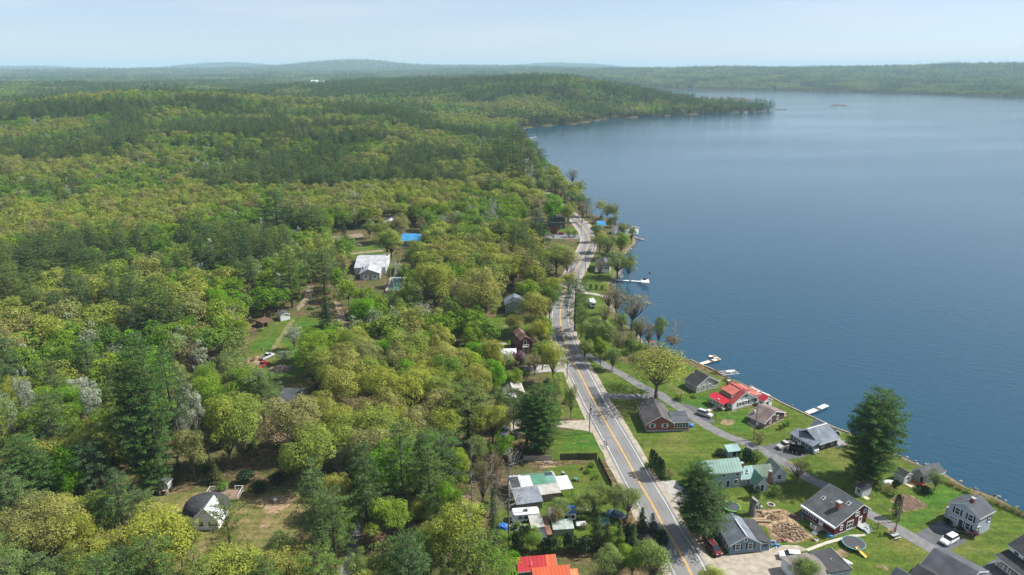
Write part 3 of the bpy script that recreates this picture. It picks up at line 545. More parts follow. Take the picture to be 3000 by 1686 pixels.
def dead_conifer(seed, H=17, q=1):
    rg = random.Random(seed); r = np.random.default_rng(seed); t = TM()
    t.w.tube([(0, 0, -.5), (.2, .1, H * .5), (0, 0, H)], [H * .0095, H * .007, .03], 6, False); P = []
    z = H * .22
    while z < H * .97:
        Lb = (4.2 * (1 - z / H) + 1.1) * rg.uniform(.4, 1.2); a = rg.uniform(0, 6.28)
        d = Vector((math.cos(a), math.sin(a), 0)); p1 = Vector((0, 0, z)) + d * Lb * .55 + Vector((0, 0, -.1 * Lb)); p2 = Vector((0, 0, z)) + d * Lb + Vector((0, 0, Lb * rg.uniform(.05, .5)))
        t.w.tube([(0, 0, z), p1, p2], [.06, .04, .015], 4, False); P += [tuple(p2), tuple(p1.lerp(p2, .5))]
        for k in range(2):
            e = p1.lerp(p2, .4) + Vector((rg.uniform(-1, 1), rg.uniform(-1, 1), rg.uniform(0, .7))) * Lb * .3; t.w.tube([p1.lerp(p2, .3), e], [.02, .008], 3, False)
        z += rg.uniform(.1, .3)
    P = np.array(P); t.q.append(leaf_quads(r, P + r.normal(size=P.shape) * .2, rot_dirs(r, len(P), .3), .22, .4)); return t
def column(seed, H=5, Rc=.8, n=1400, shape='cone', leaf=.2):
    r = np.random.default_rng(seed); t = TM(); t.w.tube([(0, 0, -.3), (0, 0, H * .6)], [.1, .04], 5, False)
    u = r.random(n) ** .8; z = u * H * .97 + .1; prof = np.sqrt(np.clip(1 - u ** 2.4, 0, 1)) * (.55 + .45 * np.clip(u * 5, 0, 1)) if shape == 'cone' else np.sqrt(np.clip(1 - (2 * u - .85) ** 2 / 1.35, 0, 1))
    a = r.random(n) * 6.283; rad = Rc * prof * r.uniform(.72, 1.12, n) * (1 + .16 * np.sin(a * 5 + z * 2.1))
    P = np.stack([np.cos(a) * rad, np.sin(a) * rad, z], -1); Nn = np.stack([np.cos(a), np.sin(a), .4 + 0 * a], -1) + r.normal(size=(n, 3)) * .4; Nn /= np.linalg.norm(Nn, axis=1, keepdims=True)
    t.q.append(leaf_quads(r, P, Nn, leaf)); return t
def shrub(seed, H=2.2, Rc=1.6, leaf=.28, blobs=9, per=70):
    r = np.random.default_rng(seed); rg = random.Random(seed); t = TM()
    for i in range(blobs):
        a = i * 2.4; rr = Rc * .62 * math.sqrt(i / blobs); c = np.array([math.cos(a) * rr, math.sin(a) * rr, H * (.62 - .3 * (rr / Rc)) * rg.uniform(.75, 1.1)]); br = Rc * rg.uniform(.35, .5)
        d = rot_dirs(r, per, .4); P = c + d * br * r.uniform(.75, 1.1, (per, 1)) * np.array([1, 1, .9]); P[:, 2] = np.maximum(P[:, 2], .05); t.q.append(leaf_quads(r, P, d * .8 + r.normal(size=(per, 3)) * .4 + 1e-3, leaf))
        t.w.tube([(0, 0, -.1), tuple(c)], [.06, .02], 4, False)
    return t
def big_pine(seed):
    t = TM(); rg = random.Random(seed)
    for k, (x, y, H, Rc, b) in enumerate(((0, 0, 25, 5.0, .1), (3.0, .8, 23.3, 5.0, .08), (-2.8, -.6, 21.5, 5.0, .06), (.6, -2.6, 20, 4.6, .05))):
        s = pine(seed + k, H, Rc, b, leaf=.34, dens=1.5, rnd=1); off = np.array([x, y, 0])
        t.q += [q + off * np.clip(q[:, :, 2:3] / 7, .15, 1) for q in s.q]; t.w.add([(v[0] + x * min(1, max(.15, v[2] / 7)), v[1] + y * min(1, max(.15, v[2] / 7)), v[2]) for v in s.w.v], s.w.f)
    return t
# ---- prototypes: species -> list of (crown mesh, trunk mesh, natural height, natural crown radius)
PROTO = {}
def reg(sp, gens, fm, bk, H, Rc, cname='crown', tname='trunk'):
    PROTO[sp] = [(g.leaf_mesh(cname, FM[fm]), g.wood_mesh(tname, bk), H, Rc) for g in gens]
reg('oak', [broadleaf(100 + i, 16, 5.3, .22, 38, 330, .31) for i in range(4)], 'oak', bark, 16, 5.3)
reg('maple', [broadleaf(200 + i, 16, 4.9, .16, 36, 330, .3) for i in range(4)], 'maple', bark, 16, 4.9)
reg('lime', [broadleaf(250 + i, 15, 4.6, .16, 32, 320, .3) for i in range(2)], 'lime', bark, 15, 4.6)
reg('yellow', [broadleaf(270 + i, 16, 5.6, .26, 42, 240, .31, open_=.3) for i in range(2)], 'yellow', bark, 16, 5.6)
reg('grey', [broadleaf(300 + i, 13, 3.4, .2, 26, 150, .26, open_=.45) for i in range(3)], 'grey', bark_pale, 13, 3.4)
reg('willow', [broadleaf(330 + i, 14, 4.6, .2, 34, 170, .28, open_=.45) for i in range(3)], 'willow', bark, 14, 4.6)
reg('open', [broadleaf(350 + i, 16, 6.6, .28, 48, 120, .29, open_=.55) for i in range(2)], 'oak', bark, 16, 6.6)
reg('bud', [broadleaf(370 + i, 15, 4.6, .28, 34, 60, .27, open_=.6) for i in range(2)], 'bud', bark, 15, 4.6)
reg('bare', [bare_tree(400 + i, 15, 4, .62, 0, depth=4) for i in range(3)], 'bare', bark_pale, 14, 4)
reg('pine', [pine(500 + i, 21, 4.7, .2 + .03 * i, leaf=.33, dens=1.5, rnd=i % 2) for i in range(4)], 'pine', bark_dark, 21, 4.7)
reg('bigpine', [big_pine(520)], 'deep', bark_dark, 25, 8.6)
reg('spruce', [pine(540 + i, 17, 3.4, .06, kind='spruce', leaf=.36) for i in range(3)], 'spruce', bark_dark, 17, 3.4)
reg('blue', [pine(560 + i, 10, 2.6, .03, kind='spruce', leaf=.3) for i in range(2)], 'blue', bark_dark, 10, 2.6)
reg('dead', [dead_conifer(580 + i) for i in range(2)], 'dead', mat('dead_bark', (.17, .15, .14), .95, .3, 2), 17, 3)
reg('cedar', [column(600 + i, 6, 1.05, 2200) for i in range(2)], 'cedar', bark_dark, 6, 1.05)
reg('shrub', [shrub(620 + i) for i in range(2)], 'maple', bark, 2.3, 1.7, 'foliage', 'stem')
reg('darkshrub', [shrub(630 + i, per=95) for i in range(2)], 'cedar', bark, 2.3, 1.7, 'foliage', 'stem')
reg('brownshrub', [shrub(640 + i, per=60, leaf=.22) for i in range(2)], 'bud', bark, 2.3, 1.7, 'foliage', 'stem')
reg('palebush', [shrub(650 + i, per=110, leaf=.18) for i in range(2)], 'willow', bark, 2.3, 1.7, 'foliage', 'stem')
reg('whitebush', [shrub(660, per=110, leaf=.18, blobs=12)], 'white', bark_pale, 2.3, 1.7, 'foliage', 'stem')
reg('purple', [broadleaf(670, 5, 1.9, .1, 16, 110, .22)], 'purple', bark_dark, 5, 1.9)
reg('blossom', [broadleaf(671, 5, 2.2, .1, 18, 70, .2, open_=.4)], 'blossom', bark_dark, 5, 2.2)
DESC = {'oak': ('broadleaf_tree', 'olive-yellow broadleaf tree'), 'maple': ('broadleaf_tree', 'fresh green broadleaf tree'), 'lime': ('broadleaf_tree', 'vivid bright green broadleaf tree'), 'yellow': ('broadleaf_tree', 'golden yellow-green flowering tree'),
 'grey': ('broadleaf_tree', 'slim silvery grey-green tree'), 'willow': ('broadleaf_tree', 'pale green thin-leaved tree'), 'open': ('broadleaf_tree', 'wide spreading tree with open light green crown'), 'bud': ('broadleaf_tree', 'brown budding almost leafless tree'),
 'bare': ('bare_tree', 'leafless grey tree'), 'pine': ('pine_tree', 'dark green white pine'), 'spruce': ('spruce_tree', 'dark conical spruce'), 'blue': ('spruce_tree', 'small blue-green spruce'), 'dead': ('dead_tree', 'dead bare-branched conifer'),
 'bigpine': ('pine_tree', 'broad many-stemmed white pine'), 'cedar': ('cedar_tree', 'narrow dark columnar cedar'), 'shrub': ('shrub', 'round green shrub'), 'darkshrub': ('shrub', 'dense dark green shrub'), 'brownshrub': ('shrub', 'brown twiggy shrub'), 'palebush': ('shrub', 'pale green bushy shrub'),
 'whitebush': ('shrub', 'white blossoming shrub'), 'purple': ('ornamental_tree', 'dark purple-leaved ornamental tree'), 'blossom': ('ornamental_tree', 'pink-white blossoming tree')}
TREES = []                                   # (object, species, x, y, height, manual label)
def place_tree(sp, x, y, H, Wd, label=None, z=None, rz=None, v=None):
    cr, tk, h0, r0 = PROTO[sp][(v if v is not None else rng.randrange(9)) % len(PROTO[sp])]
    o = bpy.data.objects.new(DESC[sp][0], None); COL.objects.link(o); o.empty_display_size = .5
    o.location = (x, y, GZ if z is None else z); o.rotation_euler = (0, 0, rng.uniform(0, 6.28) if rz is None else rz); s = Wd / 2 / r0; o.scale = (s, s, H / h0)
    for me in (cr, tk):
        c = bpy.data.objects.new(me.name.split('.')[0], me); COL.objects.link(c); c.parent = o
    TREES.append([o, sp, x, y, H, label, Wd]); return o
def tree_px(sp, bx, by, top, w, label=None, k=K, **kw):
    """base pixel, top row and crown width in pixels of the 2576-wide view"""
    raw = kw.pop('raw', None); bx *= k; by *= k; top *= k; w *= k; g = G(bx, by)
    if raw: return place_tree(sp, g.x, g.y, raw[0] * (2.2 if sp == 'willow' else 1), raw[1], label, **kw)
    zc = project(g)[2]
    return place_tree(sp, g.x, g.y, max(.6, ZT(bx, by, top)) * .97, w * zc / FPX * .97, label, **kw)
# ------------------------------------------------------------------ trees placed one by one (columns: base x, base y, top row, crown width)
T = tree_px; z1_ = Z1([(1745, 862), (1885, 955)])
T('bigpine', 2185, 1212, 966, 186, 'large solitary white pine on the lake shore by the boathouse')
T('bigpine', 1748, 1338, 1151, 130, 'taller pine beside the road in front of the green-roofed house', v=2); T('pine', 1770, 1361, 1205, 140, 'leafier pine beside the blue-grey cottage and the maroon van', v=0)
T('open', 1650, 1003, 862, 212, 'great spreading tree behind the brick-red ranch house', v=0)
T('pine', 1446, 833, 697, 88, 'tall ragged pine at the road bend', v=1); T('pine', 1462, 850, 770, 46)
T('bud', 1549, 806, 706, 62, 'reddish budding tree at the water, left of a pair', v=0); T('bud', 1590, 829, 728, 104, 'wide brown budding tree leaning over the water', v=1); T('willow', 1655, 874, 786, 46, 'yellow-green young tree at the shore near the orange kayak')
T('bare', 1700, 872, 795, 50, 'leafless grey tree at the shore above the spreading tree'); T('willow', 1497, 886, 790, 56); T('willow', 1521, 900, 800, 60); T('bud', 1552, 902, 818, 52); T('bare', 1453, 848, 806, 54); T('pine', 1586, 890, 834, 46); T('willow', 1476, 870, 800, 44)
T('brownshrub', 1690, 868, 838, 56); T('palebush', 1607, 905, 880, 44); T('willow', 1553, 698, 626, 84); T('willow', 1527, 652, 584, 62); T('maple', 1562, 640, 582, 50); T('oak', 1508, 636, 580, 46); T('pine', 1535, 573, 544, 30); T('grey', 1546, 572, 534, 24)
T('lime', 1392, 575, 482, 66, 'big vivid green maple left of the road bend', v=0); T('oak', 1429, 574, 503, 44); T('pine', 1476, 546, 496, 36); T('willow', 1457, 543, 476, 44); T('bare', 1487, 554, 508, 40); T('bare', 1413, 476, 430, 38, 'leafless crooked tree standing out against the lake'); T('pine', 1360, 434, 370, 36)
T('willow', 1437, 520, 470, 56); T('willow', 1420, 500, 452, 50); T('pine', 1396, 496, 450, 34); T('oak', 1362, 470, 420, 44); T('willow', 1380, 480, 432, 50); T('willow', 1340, 500, 452, 46); T('oak', 1350, 520, 470, 56); T('bud', 1340, 545, 486, 60); T('bud', 1375, 540, 490, 44); T('willow', 1345, 440, 380, 30)
T('purple', 1392, 603, 568, 28, 'small dark purple-leaved tree by the grey two-storey house'); T('palebush', 1430, 597, 574, 24); T('palebush', 1446, 597, 576, 22); T('palebush', 1500, 596, 578, 20); T('brownshrub', 1500, 562, 545, 30)
T('bigpine', 1354, 1138, 957, 150, 'wide white pine behind the dark fence'); T('pine', 1325, 1122, 985, 110, v=2); T('pine', 1178, 1112, 957, 128, 'broad dark pine left of the white pine by the fence', v=1); T('pine', 1113, 1250, 1085, 132, 'pine left of the dead conifers', v=3)
T('dead', 1280, 1356, 1118, 92, 'pale dead conifer in front of the patched green mobile home', v=0); T('dead', 1238, 1342, 1130, 70, 'dark dead conifer left of the camper trailer', v=1); T('dead', 1189, 1328, 1090, 52); T('bud', 1246, 1300, 1110, 62)
T('lime', 1225, 1505, 1350, 138, 'vivid green round tree left of the orange metal roof', v=1)
T('spruce', 1501, 1376, 1272, 58, 'dark spruce by the white campers', v=0); T('blue', 1640, 1340, 1290, 44); T('spruce', 1613, 1335, 1274, 44); T('darkshrub', 1660, 1372, 1330, 60)
T('willow', 1640, 1470, 1352, 112, 'grey-green rounded tree beside the road at the bottom', v=1); T('willow', 1522, 1470, 1362, 92); T('maple', 1590, 1450, 1370, 80); T('willow', 1578, 1305, 1214, 92); T('willow', 1508, 1270, 1206, 62); T('willow', 1545, 1290, 1210, 60); T('willow', 1408, 1318, 1250, 70, v=1)
for x, y, w, h in ((1300, 1380, 50, 40), (1340, 1384, 60, 46), (1385, 1390, 62, 40), (1430, 1386, 50, 44), (1470, 1392, 60, 42), (1545, 1390, 60, 50), (1580, 1375, 60, 60), (1575, 1420, 60, 40), (1265, 1376, 44, 30)): T(rng.choice(('maple', 'willow', 'darkshrub')), x, y, y - h - 8, w)
T('shrub', 1300, 1330, 1308, 30); T('brownshrub', 1470, 1330, 1312, 30); T('purple', 1566, 1330, 1300, 26)
T('yellow', 1150, 1452, 1250, 150, v=1); T('oak', 1085, 1440, 1330, 120); T('yellow', 1060, 1330, 1250, 60)
for i, (x, y, w) in enumerate(((1636, 1186, 13), (1642, 1192, 15), (1649, 1197, 15), (1657, 1203, 16), (1664, 1207, 16))): T('cedar', x, y, y - 62 + abs(i - 1) * 3, w * 1.1, 'dark columnar cedar in the row by the road, %s from the left' % ('first', 'second', 'third', 'fourth', 'fifth')[i])
T('brownshrub', 1684, 1203, 1172, 40, 'dark brown round shrub right of the cedar row'); T('shrub', 1628, 1180, 1160, 26)
T('cedar', 2253, 1300, 1242, 22, 'narrow dark cedar beside the utility pole on the lawn'); T('cedar', 1889, 1252, 1216, 13, 'left dark cedar between the big stump and the green-roofed house'); T('cedar', 1903, 1256, 1221, 16, 'right dark cedar between the big stump and the green-roofed house')
T('bud', 2003, 1216, 1152, 72, 'brown twiggy tree behind the red house'); T('darkshrub', 1879, 1160, 1124, 52); T('palebush', 1905, 1160, 1128, 50); T('darkshrub', 1810, 1146, 1128, 34, 'dark shrub left of the small green-roofed shed'); T('palebush', 1950, 1246, 1218, 46); T('willow', 2350, 1234, 1181, 46, 'thin young tree in front of the boathouse'); T('darkshrub', 2328, 1240, 1222, 44)
T('willow', 2026, 1470, 1400, 84, 'bright yellow-green tree before the low dark roof at the bottom', v=0); T('oak', 1790, 1480, 1430, 70); T('darkshrub', 2254, 1226, 1206, 26); T('purple', 2450, 1352, 1334, 26, 'purple flowering bush at the corner of the grey two-storey house')
T('cedar', 1885, 1014, 992, 16); T('shrub', 1708, 1006, 990, 32, 'round green shrub left of the grey clapboard cottage'); T('shrub', 1746, 1000, 992, 22)
for i, x in enumerate((1963, 1973, 1982)): T('shrub', x, 1081 - i * 5, 1067 - i * 5, 16, 'round green shrub by the brown cottage wall, %s from the left' % ('first', 'second', 'third')[i])
T('brownshrub', 1911, 1118, 1078, 42, 'brown shrub at the foot of the utility pole by the lane'); T('shrub', 1888, 1009, 1001, 12)
for i, x in enumerate((1486, 1500, 1514)): T('cedar', x, 728 + i, 715 + i, 8, 'tiny dark conifer on the lawn, %s of three' % ('left', 'middle', 'right')[i])
T('brownshrub', 1537, 730, 708, 22)
for i in range(15):                            # shrubs along the water
    a = (2668 + i * 24, 1376 + i * 9.2); 
    if not 4.5 < i < 5.5: T(('brownshrub', 'palebush', 'brownshrub')[i % 3], (2745 + i * 22) / K, (1402 + i * 10.6 if i < 8 else 1480 + (i - 8) * 9.5) / K, (1402 + i * 10.6 if i < 8 else 1480 + (i - 8) * 9.5) / K - 13, 30)
for x, y in ((1800, 940), (1830, 958), (1850, 970), (1870, 985)): T('brownshrub', x, y, y - 12, 24)
for i in range(8): T(('brownshrub', 'palebush')[i % 2], 2130 + i * 17 + rng.uniform(-3, 3), 1192 + i * 8, 1172 + i * 8, 30)
# wooded left side
T('spruce', 824, 823, 742, 54, 'dense dark cone-shaped cedar beside the forest drive', v=1); T('pine', 736, 775, 618, 92, 'left of two tall pines by the grey long house', v=0); T('pine', 818, 742, 618, 84, 'right of two tall pines by the grey long house', v=1)
T('pine', 702, 606, 470, 100, v=2); T('pine', 740, 612, 500, 80); T('pine', 790, 614, 514, 84); T('spruce', 869, 634, 536, 34, 'slender dark spruce in front of the forest yard'); T('pine', 665, 1066, 930, 112, 'big pine left of the dark-roofed grey house', v=1)
T('lime', 915, 838, 738, 92, v=0); T('maple', 815, 925, 822, 110, v=1); T('oak', 610, 1175, 980, 128, v=2); T('yellow', 580, 1180, 990, 120, v=0); T('grey', 500, 1120, 950, 60); T('grey', 470, 1140, 980, 50)
T('oak', 1096, 800, 640, 112, v=0); T('oak', 1215, 835, 660, 118, v=1); T('yellow', 1075, 790, 650, 60); T('oak', 1345, 838, 725, 90, v=3); T('maple', 1320, 760, 700, 60); T('oak', 1400, 690, 610, 100); T('oak', 1300, 700, 620, 110); T('pine', 1375, 700, 640, 50); T('oak', 1350, 640, 590, 60)
T('oak', 975, 655, 570, 60); T('grey', 742, 880, 810, 50); T('grey', 715, 918, 876, 48); T('oak', 880, 1050, 905, 130); T('yellow', 960, 1060, 910, 120); T('yellow', 1040, 1070, 925, 120); T('oak', 1120, 1080, 960, 90); T('willow', 756, 1120, 1052, 46); T('whitebush', 683, 1118, 1085, 40, 'white blossoming shrub in the clearing below the grey house')
T('lime', 960, 1290, 1120, 120, v=1); T('lime', 1010, 1260, 1090, 110, v=0); T('maple', 980, 1370, 1240, 110); T('lime', 760, 1450, 1385, 50); T('pine', 590, 1450, 1250, 100, 'pine in front of the house with the rounded dark roof', v=3); T('pine', 715, 1470, 1330, 110, v=0)
T('yellow', 410, 1500, 1272, 200, 'wide golden-yellow tree in front of the round-roofed house', v=0); T('yellow', 560, 1490, 1370, 110, v=1); T('oak', 290, 1500, 1330, 120, v=0); T('willow', 1010, 1480, 1360, 110); T('willow', 900, 1500, 1370, 80)
T('bigpine', 390, 1240, 850, 175, 'very tall dense pine in the left foreground'); T('pine', 345, 1190, 900, 140, v=0); T('pine', 450, 1150, 860, 120, v=2); T('bigpine', 90, 1310, 1090, 190); T('lime', 195, 1290, 1120, 90, v=0); T('pine', 255, 1280, 1100, 110, v=1); T('pine', 400, 860, 690, 100, v=0); T('pine', 350, 880, 720, 90)
T('lime', 560, 810, 720, 60); T('pine', 640, 760, 640, 90); T('maple', 480, 830, 740, 70); T('grey', 90, 1120, 900, 50); T('grey', 250, 1110, 930, 60); T('grey', 40, 1140, 960, 60); T('willow', 60, 1480, 1330, 120); T('spruce', 150, 1470, 1330, 70); T('willow', 200, 1490, 1350, 70)
T('bare', 530, 1170, 1040, 50); T('bare', 480, 1180, 1040, 40); T('bare', 890, 545, 470, 50); T('bare', 990, 740, 640, 60, 'leafless tree beside the pool deck'); T('bare', 600, 850, 760, 60)
T('spruce', 455, 1215, 1150, 40); T('darkshrub', 620, 1215, 1180, 60); T('darkshrub', 700, 1215, 1185, 50); T('brownshrub', 760, 1210, 1170, 60); T('shrub', 740, 1190, 1150, 60); T('spruce', 545, 1215, 1160, 50)
T('purple', 1298, 925, 880, 34, 'purple-leaved tree beside the white metal shed roof'); T('blossom', 1312, 918, 880, 30, 'pale blossoming tree by the white metal shed roof'); T('bud', 1345, 945, 885, 50); T('brownshrub', 1330, 935, 905, 40); T('willow', 1270, 940, 880, 50); T('maple', 1290, 985, 925, 50)
T('willow', 1435, 1055, 955, 44, 'thin willow-like tree on the roadside bank'); T('oak', 1240, 960, 840, 70); T('maple', 1190, 900, 800, 70); T('grey', 1130, 860, 790, 50); T('maple', 1080, 900, 820, 90); T('maple', 1180, 980, 870, 80); T('willow', 1125, 960, 860, 70)
T('oak', 985, 650, 575, 70); T('oak', 955, 560, 500, 70); T('oak', 1005, 560, 505, 80); T('oak', 1080, 560, 490, 90); T('maple', 1180, 650, 560, 90); T('oak', 1140, 700, 600, 80); T('maple', 1270, 620, 545, 70)
T('oak', 1160, 800, 690, 80); T('yellow', 1290, 720, 640, 90); T('oak', 1390, 760, 690, 70); T('oak', 1430, 740, 680, 50); T('maple', 1180, 860, 760, 80); T('oak', 1300, 850, 780, 60); T('yellow', 1360, 880, 800, 60); T('maple', 1130, 1010, 880, 90); T('oak', 1200, 1040, 900, 80); T('oak', 920, 920, 850, 80)
T('pine', 30, 1200, 1000, 110); T('pine', 150, 1180, 980, 100); T('pine', 150, 1060, 900, 80); T('pine', 60, 1380, 1180, 120); T('willow', 330, 1460, 1360, 60); T('spruce', 640, 1480, 1360, 60); T('maple', 1395, 1075, 1010, 50); T('shrub', 560, 1240, 1205, 40); T('maple', 870, 1370, 1270, 80); T('oak', 850, 1300, 1180, 80); T('darkshrub', 650, 1240, 1205, 50)
T('willow', 1470, 905, 850, 40); T('maple', 1510, 920, 845, 46); T('willow', 1540, 930, 870, 50); T('willow', 1580, 700, 640, 50); T('maple', 1500, 880, 815, 50); T('willow', 1600, 860, 800, 40)
T('oak', 958, 612, 548, 58); T('oak', 1004, 608, 534, 60); T('willow', 930, 600, 548, 40); T('darkshrub', z1_[0][0] / K, z1_[0][1] / K, z1_[0][1] / K - 14, 26, 'dark clipped shrub left of the door of the grey two-storey house'); T('darkshrub', z1_[1][0] / K, z1_[1][1] / K, z1_[1][1] / K - 14, 30, 'dark clipped shrub right of the door of the grey two-storey house')
rg_ = random.Random(44)
for i in range(34): T(rg_.choice(('shrub', 'brownshrub', 'palebush', 'brownshrub', 'willow')), rg_.uniform(1128, 1250) if i < 20 else rg_.uniform(1165, 1260), rg_.uniform(1150, 1345) if i < 20 else rg_.uniform(1010, 1120), 0, 0, raw=(rg_.uniform(1.6, 3.6), rg_.uniform(2.5, 4.5)))
T('oak', 1325, 505, 440, 50); T('pine', 1318, 482, 396, 46); T('oak', 1345, 532, 470, 52); T('pine', 1298, 472, 385, 52); T('pine', 1333, 452, 366, 40); T('pine', 1290, 440, 330, 50); T('pine', 1310, 452, 345, 50); T('pine', 1272, 432, 335, 46); T('pine', 1254, 436, 330, 50); T('willow', 1352, 478, 412, 46); T('willow', 1366, 500, 440, 46); T('oak', 1300, 520, 455, 60); T('willow', 1335, 420, 365, 34); T('pine', 1345, 408, 352, 30)
T('pine', 1060, 1232, 1080, 96); T('maple', 1130, 1335, 1196, 84); T('maple', 1158, 1232, 1120, 72); T('bud', 1215, 1292, 1130, 60); T('willow', 1100, 1348, 1232, 84); T('willow', 1462, 1312, 1236, 62); T('willow', 1490, 1302, 1222, 60); T('bud', 1395, 1332, 1268, 54); T('maple', 1262, 1170, 1090, 60); T('bare', 1290, 1200, 1120, 44); T('oak', 1240, 1120, 1010, 90); T('willow', 1200, 1180, 1090, 70)
T('bud', 1530, 790, 715, 56); T('bud', 1610, 868, 790, 50); T('bud', 1630, 880, 806, 44); T('willow', 1500, 610, 556, 40); T('willow', 1565, 600, 556, 30); T('bud', 1465, 560, 500, 40); T('bud', 1440, 470, 420, 34); T('willow', 1455, 500, 448, 40)
T('yellow', 462, 1440, 1292, 110); T('maple', 1012, 722, 655, 48); T('spruce', 1590, 1402, 1312, 52); T('spruce', 1556, 1392, 1300, 50); T('spruce', 1526, 1384, 1312, 46); T('blue', 1618, 1412, 1350, 46); T('willow', 1588, 612, 562, 34); T('bud', 1508, 700, 650, 36)
T('oak', 1426, 700, 622, 60); T('maple', 1382, 802, 704, 62); T('maple', 1372, 862, 788, 50); T('oak', 1365, 930, 850, 56); T('willow', 1395, 1020, 940, 46); T('willow', 1262, 1060, 965, 60); T('pine', 1292, 1085, 975, 60); T('maple', 1225, 985, 900, 60); T('willow', 1560, 850, 775, 50); T('bud', 1520, 830, 760, 44)
for x, y in ((1380, 880), (1395, 905), (1410, 990), (1425, 1015), (1500, 1205), (1515, 1240), (1490, 1175), (1470, 1150), (1525, 1265), (1480, 1190), (1383, 840), (1388, 870)): T(rng.choice(('shrub', 'palebush')), x, y, y - 14, 24)
# ------------------------------------------------------------------ the rest of the wood
CLEAR = [px_poly(p) for p in (
 [(1520, 1130), (1700, 1130), (1760, 1150), (1700, 1010), (1660, 880), (1600, 780), (1560, 700), (1540, 660), (1620, 640), (1660, 600), (1900, 700), (1950, 900), (2200, 1080), (3200, 1540), (3700, 2900), (2080, 2900), (1480, 2900), (1480, 1620), (1300, 1620), (1300, 1440), (1400, 1400), (1440, 1250), (1430, 1180)],
 ZC([(420, 100), (560, -60), (860, -100), (1060, 60), (1080, 350), (1060, 440), (1300, 560), (1100, 780), (1000, 1150), (680, 1150), (700, 850), (780, 760), (500, 470), (380, 420)]),
 ZB([(60, 1448), (40, 1300), (180, 1180), (330, 1050), (540, 930), (640, 780), (720, 760), (860, 900), (900, 880), (1010, 1000), (1100, 1280), (1130, 1448)]),
 ZB([(860, 270), (1200, 240), (1440, 260), (1600, 180), (1720, 260), (1720, 380), (1450, 430), (1600, 560), (1700, 800), (1560, 960), (1400, 980), (1050, 960), (1000, 640), (1050, 500), (850, 470)]),
 ZB([(1320, 110), (1540, 110), (1540, 240), (1320, 240)]),
 ZD([(720, 900), (880, 740), (1150, 520), (1500, 430), (1700, 480), (2050, 440), (2600, 400), (3200, 500), (3400, 800), (3300, 1100), (3000, 1200), (2850, 1350), (2000, 1400), (1500, 1000), (900, 1000)]),
 ZE([(0, 480), (700, 470), (1150, 600), (1300, 800), (1300, 1050), (1250, 1420), (1100, 1420), (900, 1100), (0, 1300)]),
 Z6([(180, 650), (600, 650), (620, 930), (900, 1000), (960, 1300), (800, 1448), (200, 1448), (180, 1000)]), Z5([(200, 0), (1060, 0), (1060, 500), (820, 400), (560, 460), (620, 700), (560, 760), (260, 760), (250, 450), (200, 250)]),
 [(825, 263), (895, 257), (1006, 256), (1012, 268), (1000, 284), (930, 288), (840, 282)], ZB([(1470, 370), (1750, 370), (1750, 600), (1470, 600)]), ZC([(780, 560), (1270, 560), (1270, 960), (780, 960)]), [(1540, 500), (1590, 570), (1700, 640), (1700, 700), (1600, 730), (1530, 700), (1540, 640)])]
TX = np.array([(t[2], t[3]) for t in TREES]); TR = np.array([t[6] / 2 for t in TREES])
ROADP = np.array([(p.x, p.y) for p in ROAD])
def scatter(r0, r1, s, seed):
    r = np.random.default_rng(seed); n = int(2 * r1 / s); m = int((r1 - 0) / s) + 2
    gx, gy = np.meshgrid(np.arange(n) * s - r1, np.arange(m) * s + 60); gx = gx + (np.arange(m)[:, None] % 2) * s / 2
    x = (gx + r.uniform(-.38, .38, gx.shape) * s).ravel(); y = (gy + r.uniform(-.38, .38, gy.shape) * s).ravel()
    d = np.hypot(x, y); k = (d >= r0) & (d < r1) & (np.abs(x) < y * .80 + 16); x, y = x[k], y[k]
    sd = sdist(x, y); k = sd > max(2.5, s * .22); x, y, sd = x[k], y[k], sd[k]
    if r0 < 1500:
        k = np.ones(x.shape, bool)
        for p in CLEAR: k &= ~inside(x, y, p)
        k &= seg_dist(x, y, ROADP, False) > 8.5
        x, y = x[k], y[k]
        for (a, b), rr in zip(TX, TR): k = np.hypot(x - a, y - b) > rr * .8 + 1.2; x, y = x[k], y[k]
    else:
        k = ~inside(x, y, CLEAR[9]); x, y = x[k], y[k]
    return x, y, (height(x, y) if r1 < 1300 else gh(x, y)), r
def species(x, y, r):
    """conifers and broadleaf trees grow in patches"""
    n = len(x); d = np.hypot(x, y); a = vnoise(x + 2000, y, 120, 31) * .6 + vnoise(x, y + 500, 45, 33) * .4
    dens = .1 + .2 * np.exp(-((d - 780) / 260) ** 2) + .12 * np.exp(-((d - 1700) / 500) ** 2); a = a + np.where((x > -120) & (y > 150) & (y < 470), .2, 0) - np.where((x < -75) & (y > 130) & (y < 330), .14, 0); band = lambda c, w: np.exp(-((d - c) / w) ** 2)
    a = a - .075 * band(820, 170) + .2 * band(520, 75) * (x < -20) + .22 * band(1430, 190) * (x < -350) - .05 * band(1900, 200); conif = a + r.uniform(-.12, .12, n) < .38 + dens * .5 + np.where(d > 1100, .05, 0)
    u = r.random(n); b = vnoise(x + 700, y + 700, 75, 35) + r.uniform(-.13, .13, n) + .22 * band(520, 80) + .2 * band(1430, 200) + .1 * band(300, 60)
    sp = np.where(b > .53, 'oak', np.where(b > .22, 'maple', 'willow')).astype('<U8'); sp = np.where((u < .05), 'lime', sp); sp = np.where((u > .945) | ((np.abs(b - .3) < .04) & (u > .4)), 'grey', sp); sp = np.where((u > .05) & (u < .10), 'bud', sp); sp = np.where((u > .9) & (u < .93) | ((b > .86) & (u > .5)), 'yellow', sp); sp = np.where((u > .885) & (u < .9), 'bare', sp)
    return np.where(conif, np.where(r.random(n) < .8, 'pine', 'spruce'), sp)
x, y, z, r = scatter(95, 1250, 7.6, 51); sp = species(x, y, r); d = np.hypot(x, y); order = np.argsort(d)
